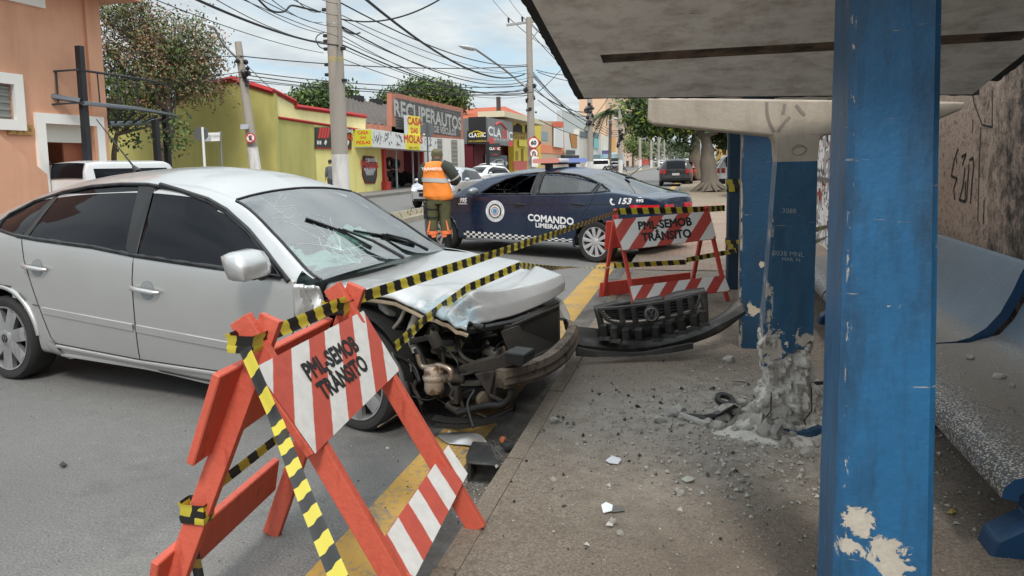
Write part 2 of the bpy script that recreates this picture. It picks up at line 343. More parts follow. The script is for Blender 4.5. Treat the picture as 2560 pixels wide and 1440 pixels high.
# ================================================================ bus shelter
def paint_mat(name, col, chip='c9b9a2', chipth=(0.70, 0.72), grime=(0.02, 0.03, 0.04), patches=(), gk=0.5, rough=0.42, scr=True, edges=()):
    m, t, b = newmat(name); v = coordn(t)
    n = noisen(t, v, 4, 6, 0.65); c = mixn(t, n, tuple(x * 0.72 for x in lin(col)), tuple(x * 1.22 for x in lin(col)))
    g = mathn(t, 'MULTIPLY', rampn(t, noisen(t, coordn(t, (5, 5, 1.1)), 1.6, 6, 0.7), 0.44, 0.76), gk); c = mixn(t, g, c, grime)
    f = rampn(t, noisen(t, v, 17, 8, 0.72, 0.4), chipth[0], chipth[1])
    if scr:
        s1 = rampn(t, noisen(t, coordn(t, (2.5, 2.5, 38)), 2.4, 6, 0.6), 0.69, 0.71); f = mathn(t, 'MAXIMUM', f, mathn(t, 'MULTIPLY', s1, 0.55))
    for (p, r, thr) in patches:
        k = mathn(t, 'ADD', mathn(t, 'MULTIPLY', sphere_mask(t, p, r), 0.62), mathn(t, 'MULTIPLY', noisen(t, v, 16, 8, 0.7, 0.8), 0.9))
        f = mathn(t, 'MAXIMUM', f, rampn(t, k, thr, thr + 0.02))
    if edges:
        sx_ = N(t, 'ShaderNodeSeparateXYZ'); t.links.new(worldpos(t), sx_.inputs[0])
        for (p, w_, thr) in edges:
            e_ = rampn(t, mathn(t, 'ABSOLUTE', mathn(t, 'SUBTRACT', sx_.outputs[0], p)), w_ * .5, w_, (1, 1, 1, 1), (0, 0, 0, 1)); f = mathn(t, 'MAXIMUM', f, mathn(t, 'MULTIPLY', e_, rampn(t, noisen(t, coordn(t, (1, 1, .35)), 22, 6, .7), thr, thr + .02)))
    pl = mixn(t, noisen(t, v, 40, 5, 0.7), tuple(x * 0.55 for x in lin(chip)), lin(chip)); c = mixn(t, f, c, pl)
    t.links.new(c, b.inputs['Base Color']); t.links.new(mathn(t, 'ADD', mathn(t, 'MULTIPLY', f, 0.4), rough), b.inputs['Roughness'])
    h = mathn(t, 'SUBTRACT', mathn(t, 'ADD', mathn(t, 'MULTIPLY', noisen(t, v, 45, 5, 0.6), 0.35), noisen(t, v, 7, 4)), mathn(t, 'MULTIPLY', f, 0.5))
    bumpn(t, b, h, 0.45, 0.012); return m
BLUE = '2a6896'
BLUE_NEAR = paint_mat('blue_paint', BLUE, patches=[((0.43, 2.1, 0.50), 0.10, 0.80), ((0.49, 2.1, 0.44), 0.11, 0.80), ((0.51, 2.1, 0.38), 0.11, 0.81), ((0.40, 2.1, 0.44), 0.07, .83)], chipth=(0.70, 0.715), gk=.9, edges=((.392, .007, .595), (.598, .005, .62)), chip='d8cfc0')
BLUE_BROKEN = paint_mat('chipped_blue_paint', '205578', chip='cfc6b8', chipth=(0.69, 0.705), patches=[((0.33, 3.84, 0.56), 0.26, 0.86), ((0.52, 3.84, 0.60), 0.15, 0.90), ((0.32, 3.84, 0.85), 0.16, 0.92)], edges=((.315, .02, .5), (.35, .02, .56)))
BLUE_FAR = paint_mat('old_shaded_blue_paint', '173f5c', chip='c3b8a3', chipth=(0.715, 0.73), patches=[((0.40, 5.5, 0.42), 0.22, 0.94), ((0.50, 5.5, 0.35), 0.18, 0.9), ((0.45, 5.5, 0.74), 0.10, 0.97)], edges=((.30, .018, .52),))  # post blue darkened: shade is put into the paint; chips are wear
ARMM = paint_mat('shaded_white_paint', 'b3a89a', chip='6e655b', chipth=(0.76, 0.79), grime=(0.22, 0.19, 0.16), gk=0.6, rough=0.8)  # darker copy of the slab's white: the arm's shade is in its paint
OFFWHITE = paint_mat('dirty_white_paint', 'e6e5e2', chip='7a7065', chipth=(0.76, 0.79), grime=(0.30, 0.26, 0.22), gk=0.85, rough=0.75)
CONC = M('broken_concrete', 'c4c0b9', 0.95, var=0.35, vs=14, bump=0.9, bs=55, second='8d8478', th=(0.52, 0.62), ss=24)
FELT = M('black_roof_felt', (0.012, 0.016, 0.016), 0.8, var=0.5)
sh = thing('bus_shelter', 'near bus shelter with smashed blue post under a dirty white concrete roof', 'bus shelter', (0.45, 3.0, 0.13))
def post_mesh(mb, x0, x1, y0, y1, z0, z1, tx=0.0, ch=0.018, lean=0.0, rows=12):
    rws = []
    for i in range(rows + 1):
        k = i / rows; z = z0 + (z1 - z0) * k; e = tx * (1 - k); a, c = x0 - e + lean * k, x1 + e + lean * k; d0, d1 = y0 - e * 0.5, y1 + e * 0.5
        ring = [(a + ch, d0), (c - ch, d0), (c, d0 + ch), (c, d1 - ch), (c - ch, d1), (a + ch, d1), (a, d1 - ch), (a, d0 + ch)]
        rws.append([(p[0] + 0.0015 * mnoise.noise(Vector((p[0] * 9, p[1] * 9, z * 5))), p[1] + 0.0015 * mnoise.noise(Vector((p[0] * 9, z * 5, 3))), z) for p in ring])
    mb.grid(rws, wrap=True); n = len(mb.v); mb.f.append(tuple(range(n - 8, n))); mb.m.append(0)
b = MB(); post_mesh(b, 0.386, 0.596, 2.1, 2.37, 0.10, 1.95, tx=0.022); b.build('post', BLUE_NEAR, sh, world=True, smooth=30, label='intact blue post nearest the camera with flaked paint low down')
# smashed post: blue shaft, white head, crushed core
b = MB(); rws = []
per = [(t / 16, 0) for t in range(16)] + [(1, t / 10) for t in range(10)] + [(1 - t / 16, 1) for t in range(16)] + [(0, 1 - t / 10) for t in range(10)]
for i in range(26):
    k = i / 25; row = []
    for j, (px_, py_) in enumerate(per):
        jag = (0.06 + 0.12 * px_ if py_ < .5 else .14) + 0.06 * mnoise.noise(Vector((px_ * 6, py_ * 6, 1))) + 0.035 * mnoise.noise(Vector((px_ * 19, py_ * 19, 5)))
        z = 0.40 + 1.078 * k + jag * (1 - k) ** 7; q = (z - 0.4) / 1.08; a = 0.306 + 0.074 * q; c = 0.556 + 0.010 * q; w = .004 * mnoise.noise(Vector((px_ * 5, py_ * 5, z * 8))) * (1 - k)
        row.append((a + (c - a) * px_ + w, 3.85 - 0.012 * (1 - q) + 0.23 * py_ + w, z))
    rws.append(row)
b.grid(rws, wrap=True); o = b.build('post', BLUE_BROKEN, sh, world=True, smooth=35, label='smashed leaning blue post with its foot crushed to rubble')
b = MB(); b.grid([[(0.3805, 3.85, 1.478), (0.5655, 3.85, 1.478), (0.5655, 4.08, 1.478), (0.3805, 4.08, 1.478)], [(0.372, 3.85, 1.60), (0.575, 3.85, 1.60), (0.575, 4.08, 1.60), (0.372, 4.08, 1.60)]], wrap=True)
b.build('post_head', ARMM, sh, world=True)
b = MB(); rws = []
for i in range(44):
    z = 0.12 + 0.50 * i / 43; k = i / 43; row = []
    for j in range(56):
        th = 2 * math.pi * j / 56; sx, sy = math.cos(th), math.sin(th); q = 1 / max(abs(sx), abs(sy)) ** 0.7
        wx = 0.150 - 0.042 * min(1, k * 1.3) + .012 * math.sin(k * 9)
        nn = 0.045 * mnoise.noise(Vector((sx * 2.2, sy * 2.2, z * 9))) + 0.030 * mnoise.noise(Vector((sx * 6, sy * 6, z * 22))) + .014 * mnoise.noise(Vector((sx * 17, sy * 17, z * 60)))
        row.append((0.438 + (wx * min(q, 1.18) + nn) * sx + .012 * (1 - k), 3.955 + (0.115 * q + nn) * sy, z))
    rws.append(row)
b.grid(rws, wrap=True); b.build('crushed_core', CONC, sh, world=True, smooth=12)
b = MB(); rr = random.Random(5)
for x, y in ((.335, 3.80), (.53, 3.84)):
    b.tube([(x, y, 0.14), (x - .012, y - .03, .20), (x + .02, y - .035, .25), (x + .03, y + .06, 0.34)], 0.0035, 6)
b.build('rebar', M('rusty_rebar', '40281d', 0.85, 0.3), sh, world=True, smooth=60)
b = MB(); b.prism([(0.315, 0.12), (0.60, 0.12), (0.60, 0.185), (0.575, 0.195), (0.53, 0.172), (0.48, 0.165), (0.43, 0.18), (0.38, 0.178), (0.325, 0.19)], (0, 3.72, 0), (1, 0, 0), (0, 0, 1), (0, 1, 0), 0.05)
b.build('post_base', BLUE_FAR, sh, world=True)
def arm(poly, y, name='roof_arm'):
    b = MB(); n = len(poly); c = [sum(p[0] for p in poly) / n, sum(p[1] for p in poly) / n]
    f0 = [(p[0], y, p[1]) for p in poly]; f1 = [(p[0], y + 0.22, p[1]) for p in poly]
    b.add(f0 + f1, [tuple(range(n)), tuple(reversed(range(n, 2 * n)))] + [(i, n + i, n + (i + 1) % n, (i + 1) % n) for i in range(n)])
    o = b.build(name, ARMM, sh, world=True); md = o.modifiers.new('bevel', 'BEVEL'); md.width = 0.010; md.segments = 2; md.limit_method = 'ANGLE'; return o
arm([(-0.242, 1.815), (-0.246, 1.70), (-0.22, 1.682), (0.36, 1.605), (0.375, 1.57), (0.573, 1.57), (0.59, 1.60), (1.08, 1.655), (1.185, 1.70), (1.20, 1.735), (0.68, 1.765)], 3.852)
def smear(lines, Y, w, mt, nm):
    for L in lines:
        b = MB(); P = [ONY(x, y, Y) for x, y in L]; P = [crom_(P, t_) for t_ in np.linspace(0, 1, 6 * len(P))]
        for i in range(len(P) - 1):
            d = P[i + 1] - P[i]; nn = Vector((-d.z, 0, d.x)).normalized() * w; b.quad(P[i] - nn, P[i + 1] - nn, P[i + 1] + nn, P[i] + nn)
        b.build(nm, mt, sh, world=True, fixn=False)
def crom_(P, t):
    n = len(P) - 1; i = min(int(t * n), n - 1); f = t * n - i; p0, p1, p2, p3 = P[max(i - 1, 0)], P[i], P[i + 1], P[min(i + 2, n)]
    return 0.5 * ((2 * p1) + (p2 - p0) * f + (2 * p0 - 5 * p1 + 4 * p2 - p3) * f * f + (3 * p1 - p0 - 3 * p2 + p3) * f ** 3)
SMG = M('grey_smear', '8a8178', .9, var=.2)
smear([[(1917, 255), (1918, 285), (1926, 312), (1936, 330)], [(1975, 292), (1962, 305), (1944, 328)], [(1962, 260), (1958, 285)], [(1990, 262), (2000, 275), (2012, 288)]], 3.8495, .007, SMG, 'smear')
smear([[(1980, 372), (1995, 362), (2012, 368), (2010, 382), (1990, 388), (1980, 378), (1998, 366), (2018, 372), (2006, 386)]], 3.8495, .0014, M('pencil_scribble', '6f675e', .9), 'scribble')
SCR = M('scratched_writing', '8fa0a5', .8)
for tx, px, py, sz in (('3088', 1972, 527, .034), ('3038 MNL', 1970, 634, .034), ('MAR. N.', 1978, 648, .026)):
    b = MB(); q = ONY(px, py, 3.85); text_on(b, tx, sz, (q.x, 3.85 - .0145, q.z), (1, 0, -.05), (0, 0, 1)); b.build('lettering', SCR, sh, world=True, fixn=False)
arm([(-0.24, 2.07), (-0.24, 2.01), (0.37, 1.96), (0.37, 1.945), (0.61, 1.945), (0.61, 1.96), (1.15, 2.0), (1.15, 2.07)], 2.11)
# roof slab, tilted down to the far end, with a slot through its underside
def slabz(y): return 1.8 + 0.2 * (3.524 - y)
def slab_piece(mb, xs, ys, lo, hi, mat=0):
    (xa, xb), (ya, yb) = xs, ys
    far = lambda x, y: y + (0.118 * (x + 0.53) if y > 3.5 else 0.0)
    P = [(x, far(x, y), slabz(far(x, y)) + h) for h in (lo, hi) for y in (ya, yb) for x in (xa, xb)]
    mb.add(P, [(0, 2, 3, 1), (4, 5, 7, 6), (0, 1, 5, 4), (2, 6, 7, 3), (0, 4, 6, 2), (1, 3, 7, 5)], mat)
b = MB(); s0, s1, sx0, sx1 = 2.95, 3.055, -0.37, 1.12
slab_piece(b, (-0.52, 1.185), (1.55, s0), 0, 0.07); slab_piece(b, (-0.52, 1.185), (s1, 3.524), 0, 0.07)
slab_piece(b, (-0.52, sx0), (s0, s1), 0, 0.07); slab_piece(b, (sx1, 1.185), (s0, s1), 0, 0.07)
b.build('roof_slab', OFFWHITE, sh, world=True)
b = MB(); slab_piece(b, (sx0 - 0.02, sx1 + 0.02), (s0 - 0.02, s1 + 0.02), 0.003, 0.008); b.build('roof_slot', M('slot_grime', '6b594a', 0.9, var=0.6, vs=9, second='2a211b', th=(.42, .62)), sh, world=True)
b = MB(); rr = random.Random(8); P0 = []; ys = np.linspace(1.53, 3.54, 60)
for sgn, xe in ((-1, -0.52), (1, 1.185)):
    rws = []
    for y in ys:
        w = 0.030 + 0.006 * rr.random(); z = slabz(y)
        rws.append([(xe, y, z + 0.004), (xe + sgn * w, y, z - 0.004 * rr.random()), (xe + sgn * w, y, z + 0.085), (xe, y, z + 0.085)])
    b.grid(rws, wrap=True)
xs = np.linspace(-0.55, 1.215, 50); rws = []
for x in xs:
    y = 3.524 + 0.118 * (x + 0.53); z = slabz(y); w = 0.012 + 0.01 * rr.random()
    rws.append([(x, y + 0.002, z - 0.002 - 0.006 * rr.random()), (x, y + w, z), (x, y + w, z + 0.085), (x, y + 0.002, z + 0.085)])
b.grid(rws, wrap=True); slab_piece(b, (-0.55, 1.215), (1.53, 3.53), 0.078, 0.09)
b.build('roof_felt', FELT, sh, world=True)
# second shelter behind: its two posts and roof
s2 = thing('bus_shelter', 'farther bus shelter with two dark blue posts beside the gate', 'bus shelter', (0.42, 6.8, 0.13))
b = MB(); post_mesh(b, 0.312, 0.522, 5.5, 5.74, 0.1, 2.06, tx=0.018); b.build('post', BLUE_FAR, s2, world=True, smooth=30)
b = MB(); post_mesh(b, 0.312, 0.50, 8.0, 8.22, 0.1, 2.06, tx=0.016); b.build('post', paint_mat('shaded_blue_paint', '183f5c', chip='a79d8a', chipth=(0.72, 0.735)), s2, world=True, smooth=30)  # same blue darkened, standing in for shade on this post
b = MB(); b.box((0.4, 7.1, 2.13), (1.75, 4.0, 0.12), bev=0.01); b.build('roof_slab', OFFWHITE, s2, world=True)
b = MB()
for y in (5.52, 8.02): b.prism([(-0.3, 2.06), (0.9, 2.06), (0.6, 1.99), (0.2, 1.99)], (0, y, 0), (1, 0, 0), (0, 0, 1), (0, 1, 0), 0.16)
b.build('roof_arm', OFFWHITE, s2, world=True)

# ================================================================ benches
m, t, bb = newmat('worn_bench_paint'); v = coordn(t); sp = N(t, 'ShaderNodeSeparateXYZ'); t.links.new(worldpos(t), sp.inputs[0])
vo = setin(N(t, 'ShaderNodeTexVoronoi'), Scale=95.0); t.links.new(v, vo.inputs['Vector'])
terr = mixn(t, rampn(t, vo.outputs['Distance'], 0.2, 0.5), (0.46, 0.44, 0.40), (0.06, 0.06, 0.062))
bl = mixn(t, noisen(t, v, 5, 5), (0.065, 0.10, 0.145), (0.135, 0.17, 0.205))
low = mathn(t, 'MULTIPLY', rampn(t, sp.outputs[2], 0.47, 0.54, (1, 1, 1, 1), (0, 0, 0, 1)), 1.0)
wear = mathn(t, 'MULTIPLY', low, rampn(t, noisen(t, v, 8, 7, 0.7), 0.24, 0.44)); c = mixn(t, wear, bl, terr)
seatd = mathn(t, 'MULTIPLY', low, rampn(t, mathn(t, 'SUBTRACT', sp.outputs[0], .9), 0.16, 0.32)); c = mixn(t, mathn(t, 'MULTIPLY', seatd, rampn(t, noisen(t, v, 12, 7, 0.7), 0.25, 0.5)), c, (0.16, 0.135, 0.11))
t.links.new(c, bb.inputs['Base Color']); setin(bb, Roughness=0.38); bumpn(t, bb, noisen(t, v, 60, 4), 0.3); BENCHM = m
BENCH_BLUE = paint_mat('bench_blue_paint', '173f63', chip='8b8578', chipth=(0.72, 0.74))
prof = [(1.745, 0.905), (1.715, 0.893), (1.692, 0.85), (1.655, 0.75), (1.60, 0.63), (1.535, 0.545), (1.46, 0.49), (1.39, 0.465), (1.25, 0.448), (1.12, 0.45), (1.04, 0.452), (1.0, 0.44), (0.973, 0.41), (0.966, 0.375)]
def offs(p, d):
    out = []
    for i in range(len(p)):
        a, c = Vector(p[max(i - 1, 0)]), Vector(p[min(i + 1, len(p) - 1)]); tt = (c - a).normalized(); nn = Vector((-tt.y, tt.x)); out.append((p[i][0] + nn.x * d, p[i][1] + nn.y * d))
    return out
def bench(y0, y1, label, legs, dx=0.0, dz=0.0):
    root = thing('bench', label, 'bench', (0.966, (y0 + y1) / 2, 0.13))
    p = [(x + (dx if x > 1.3 else 0), z + (dz if z > 0.5 else 0)) for x, z in prof]; q = offs(p, 0.05); ring = p + q[::-1]; n = len(p); b = MB()
    ys_ = [y0 + (y1 - y0) * i / 10 for i in range(11)]
    b.grid([[(x, y, z) for x, z in ring] for y in ys_], wrap=True, mat=0)
    k = len(ring)
    for fi in range(len(b.f)):
        j = fi % k
        if j >= n - 1: b.m[fi] = 1
    for e, y in ((0, y0), (1, y1)):
        st = len(b.v); b.v += [(x, y, z) for x, z in ring]
        for i in range(n - 1): b.f.append((st + i, st + i + 1, st + k - 2 - i, st + k - 1 - i)); b.m.append(1)
    o = b.build('seat_shell', [BENCHM, BENCH_BLUE], root, world=True, smooth=40)
    for y in legs:
        b = MB(); b.prism([(0.985, 0.405), (1.10, 0.265), (0.985, 0.19), (0.965, 0.12), (1.42, 0.12), (1.43, 0.185), (1.36, 0.25), (1.50, 0.43), (1.3, 0.40)], (0, y, 0), (1, 0, 0), (0, 0, 1), (0, 1, 0), 0.13)
        o = b.build('leg', BENCH_BLUE, root, world=True); md = o.modifiers.new('bevel', 'BEVEL'); md.width = 0.012; md.segments = 2
    return root
bench(2.64, 4.47, 'near blue concrete bench with worn speckled seat edge, closest to the camera', (2.72, 4.0), dx=0.06, dz=-0.03)
bench(4.49, 6.22, 'middle blue concrete bench whose raised curved backrest end shows behind the near one', (4.6, 5.3))
bench(6.26, 8.3, 'far blue concrete bench seen between the two shelter posts', (6.4, 8.0))

# ================================================================ stained wall and graffitied gate
m, t, bb = newmat('mildewed_plaster'); v = coordn(t); sp = N(t, 'ShaderNodeSeparateXYZ'); t.links.new(worldpos(t), sp.inputs[0])
c = mixn(t, noisen(t, v, 5, 7, 0.7), lin('a58a78'), lin('d3bdac')); c = mixn(t, rampn(t, noisen(t, v, 26, 6, 0.75), 0.52, 0.66), c, lin('6d5648'))
near = N(t, 'ShaderNodeMapRange'); near.inputs['From Min'].default_value = 6.0; near.inputs['From Max'].default_value = 4.7; near.inputs['To Min'].default_value = 0.0; near.inputs['To Max'].default_value = 0.24; t.links.new(sp.outputs[1], near.inputs[0])
stv = noisen(t, coordn(t, (3.2, 3.2, 1.0)), 1.3, 8, 0.75); blk = rampn(t, mathn(t, 'ADD', mathn(t, 'MULTIPLY', mathn(t, 'ADD', stv, noisen(t, v, 9, 7, 0.75)), 0.5), near.outputs[0]), 0.56, 0.72)
c = mixn(t, mathn(t, 'MULTIPLY', blk, 0.93), c, (0.018, 0.016, 0.014)); wh = rampn(t, noisen(t, coordn(t, (9, 9, 2)), 6, 7, 0.75), 0.66, 0.72); c = mixn(t, mathn(t, 'MULTIPLY', wh, 0.7), c, (0.5, 0.47, 0.44))
t.links.new(c, bb.inputs['Base Color']); setin(bb, Roughness=0.95); bumpn(t, bb, noisen(t, v, 30, 7, 0.75), 0.9, 0.02)
wl = thing('boundary_wall', 'tall plastered wall blackened with mildew and spray painted, behind the benches', 'wall', (1.95, 3, 0.13))
b = MB(); b.box((1.96, 3.0, 1.8), (0.2, 9.4, 3.4)); b.build('wall', m, wl, world=True)
def strokes(mb, lines, X, w):
    for L in lines:
        P = [ONX(x, y, X) for x, y in L]
        for i in range(len(P) - 1):
            d = (P[i + 1] - P[i]); nn = Vector((0, -d.z, d.y)).normalized() * w; e = d.normalized() * w * 0.5
            mb.quad(P[i] - nn - e, P[i + 1] - nn + e, P[i + 1] + nn + e, P[i] + nn - e)
b = MB()
strokes(b, [[(2395, 372), (2385, 400), (2378, 440), (2392, 446), (2384, 470), (2386, 498)], [(2391, 398), (2391, 408)], [(2404, 392), (2414, 386), (2406, 412)], [(2412, 420), (2406, 470), (2398, 500), (2414, 504)], [(2414, 455), (2412, 505)],
            [(2424, 400), (2432, 395), (2434, 415), (2430, 450), (2426, 508)], [(2422, 412), (2416, 500)]], 1.857, 0.010)
strokes(b, [[(2430, 230), (2434, 255), (2455, 312), (2480, 318), (2480, 225)], [(2452, 318), (2448, 400), (2444, 555)], [(2432, 300), (2430, 330)], [(2460, 500), (2458, 560)]], 1.857, 0.006)
b.build('graffiti', M('spray_paint', (0.02, 0.018, 0.017), 0.8, var=0.4), wl, world=True, fixn=False)
m, t, bb = newmat('graffitied_sheet'); v = coordn(t)
c = mixn(t, rampn(t, noisen(t, v, 3.2, 4, 0.55, 1.6), 0.46, 0.5), lin('9f9a98'), lin('e2dedb')); c = mixn(t, rampn(t, noisen(t, v, 4.0, 4, 0.6, 2.2), 0.56, 0.6), c, lin('3a3436')); c = mixn(t, rampn(t, noisen(t, v, 1.9, 3, 0.6, 1.2), 0.62, 0.66), c, lin('8f3b35'))
t.links.new(c, bb.inputs['Base Color']); setin(bb, Roughness=0.6)
g = thing('metal_gate', 'corrugated metal gate covered with black and white graffiti, beyond the broken post', 'gate', (1.9, 11, 0.13))
b = MB(); ys_ = np.linspace(7.75, 15, 260); b.grid([[(1.88 + (0.018 if (i // 3) % 2 else 0.0), y, z) for z in (0.14, 0.6, 1.2, 2.2)] for i, y in enumerate(ys_)]); b.build('sheet', m, g, world=True)
b = MB()
for z in (1.15, 2.2): b.box((1.865, 11.4, z), (0.03, 7.3, 0.06))
for y in (8.6, 9.6, 11.4, 13.2): b.box((1.86, y, 1.15), (0.035, 0.06, 2.1))
b.build('gate_frame', M('grey_gate_steel', '5d5a58', 0.6, 0.3), g, world=True)
# ================================================================ car bodies as lofted sections
def curve(pts):
    xs = np.array([p[0] for p in pts], float); ys = np.array([p[1] for p in pts], float); h = np.diff(xs); d = np.diff(ys) / h; m = np.zeros(len(xs))
    m[0], m[-1] = d[0], d[-1]
    for i in range(1, len(xs) - 1):
        if d[i - 1] * d[i] > 0:
            w1, w2 = 2 * h[i] + h[i - 1], h[i] + 2 * h[i - 1]; m[i] = (w1 + w2) / (w1 / d[i - 1] + w2 / d[i])
    def f(x):
        x = min(max(x, xs[0]), xs[-1]); i = min(int(np.searchsorted(xs, x, 'right')) - 1, len(h) - 1); i = max(i, 0); t = (x - xs[i]) / h[i]
        return float((1 + 2 * t) * (1 - t) ** 2 * ys[i] + t * (1 - t) ** 2 * h[i] * m[i] + t * t * (3 - 2 * t) * ys[i + 1] + t * t * (t - 1) * h[i] * m[i + 1])
    return f
class Car:
    def __init__(s, root, zt, zs, hw, hr, crown, zb, x0, x1, step=0.035, inset=0.02):
        s.root = root; s.zt, s.zs, s.hw, s.hr, s.cr, s.zb = [curve(c) for c in (zt, zs, hw, hr, crown, zb)]; s.x0, s.x1, s.step = x0, x1, step; s.inset = inset; s.cache = {}
    def sec(s, x):
        k = round(x, 4)
        if k in s.cache: return s.cache[k]
        zt, zs, hw, hr, cr, zb = s.zt(x), s.zs(x), s.hw(x), s.hr(x), s.cr(x), s.zb(x); zr = max(zt - cr, zs + 0.004); zt = max(zt, zr + 0.002); H = zs - zb; hs = hw - s.inset; hr = min(hr, hs - 0.004)
        C = [(hw - 0.10, zb), (hw - 0.035, zb + 0.012), (hw - 0.012, zb + 0.10 * H), (hw, zb + 0.42 * H), (hw - 0.002, zb + 0.72 * H), (hs + 0.004, zs - 0.035 * min(1, H)), (hs - 0.006, zs)]
        for t in (0.33, 0.66): C.append((hs + (hr - hs) * t + 0.012 * math.sin(t * math.pi) * min(1, (zr - zs) * 4), zs + (zr - zs) * t))
        C.append((hr, zr))
        for t in (0.12, 0.3, 0.6, 1.0): C.append((hr * (1 - t), zr + (zt - zr) * (1 - (1 - t) ** 2.2)))
        for _ in range(2):
            D = [C[0]]
            for a, b in zip(C[:-1], C[1:]): D += [(a[0] * .75 + b[0] * .25, a[1] * .75 + b[1] * .25), (a[0] * .25 + b[0] * .75, a[1] * .25 + b[1] * .75)]
            C = D + [C[-1]]
        s.kr = 38; s.cache[k] = C; return C
    def side(s, x, z):
        C = s.sec(x)[:s.kr]; return float(np.interp(z, [p[1] for p in C], [p[0] for p in C]))
    def top(s, x, y):
        C = s.sec(x)[s.kr - 4:]; return float(np.interp(abs(y), [p[0] for p in C][::-1], [p[1] for p in C][::-1]))
    def body(s, name, mats, cut=lambda x, y, z, q: False, matf=None, caps=(True, True)):
        n = max(2, int((s.x1 - s.x0) / s.step)); xs = [s.x0 + (s.x1 - s.x0) * i / n for i in range(n + 1)]; b = MB(); rows = []
        for x in xs:
            C = s.sec(x); rows.append([(x, -y, z) for y, z in C] + [(x, y, z) for y, z in C[-2::-1]])
        c = len(rows[0]); b.v = [p for r in rows for p in r]; h = c // 2
        for i in range(n):
            for j in range(c - 1):
                q = [rows[i][j], rows[i][j + 1], rows[i + 1][j + 1], rows[i + 1][j]]; cx = sum(p[0] for p in q) / 4; cy = sum(p[1] for p in q) / 4; cz = sum(p[2] for p in q) / 4
                k = min(j, c - 2 - j)
                if cut(cx, cy, cz, k < s.kr - 2): continue
                b.f.append((i * c + j, i * c + j + 1, (i + 1) * c + j + 1, (i + 1) * c + j)); b.m.append(matf(cx, cy, cz) if matf else 0)
        if caps[0]: b.f.append(tuple(range(c))); b.m.append(0)
        if caps[1]: b.f.append(tuple(range(n * c, n * c + c))[::-1]); b.m.append(0)
        return b.build(name, mats, s.root, smooth=35)
    def drape(s, b, poly, sd, off=0.004, nz=6, mat=0, step=0.03):
        """an x-monotone side shape laid on the flank (sd = -1 right, +1 left)"""
        px = [p[0] for p in poly]; xa, xb = min(px), max(px); n = max(2, int((xb - xa) / step)); rows = []
        for i in range(n + 1):
            x = xa + (xb - xa) * (i + (1e-4 if i == 0 else -1e-4 if i == n else 0)) / n; zz = []
            for (p, q) in zip(poly, poly[1:] + poly[:1]):
                if (p[0] - x) * (q[0] - x) <= 0 and p[0] != q[0]: zz.append(p[1] + (q[1] - p[1]) * (x - p[0]) / (q[0] - p[0]))
            if len(zz) < 2: continue
            lo, hi = min(zz), max(zz); rows.append([(x, sd * (s.side(x, lo + (hi - lo) * k / nz) + off), lo + (hi - lo) * k / nz) for k in range(nz + 1)])
        b.grid(rows, mat)
    def line(s, b, pts, sd, r=0.006, off=0.0, mat=0, sub=0.04, flat=1.0, closed=False):
        P = list(pts) + ([pts[0]] if closed else []); Q = []
        for p, q in zip(P[:-1], P[1:]):
            n = max(1, int(math.hypot(q[0] - p[0], q[1] - p[1]) / sub)); Q += [(p[0] + (q[0] - p[0]) * i / n, p[1] + (q[1] - p[1]) * i / n) for i in range(n)]
        Q.append(P[-1]); b.tube([(x, sd * (s.side(x, z) + off), z) for x, z in Q], r, 6, mat)
    def text(s, b, txt, size, x, z, sd, mat=0, off=0.005, slope=0.0, **kw):
        V, F = text_geo(txt, size, **kw); b.add([(x - sd * u, sd * (s.side(x - sd * u, z + v - sd * u * slope) + off + w_), z + v - sd * u * slope) for u, v, w_ in V], F, mat)
def inpoly(x, z, P):
    r = False
    for (x1, z1), (x2, z2) in zip(P, P[1:] + P[:1]):
        if (z1 > z) != (z2 > z) and x < (x2 - x1) * (z - z1) / (z2 - z1) + x1: r = not r
    return r
def circ(x, z, r, n=24, a0=0, a1=360): return [(x + r * math.cos(R_(a0 + (a1 - a0) * i / n)), z + r * math.sin(R_(a0 + (a1 - a0) * i / n))) for i in range(n + (0 if a1 - a0 == 360 else 1))]
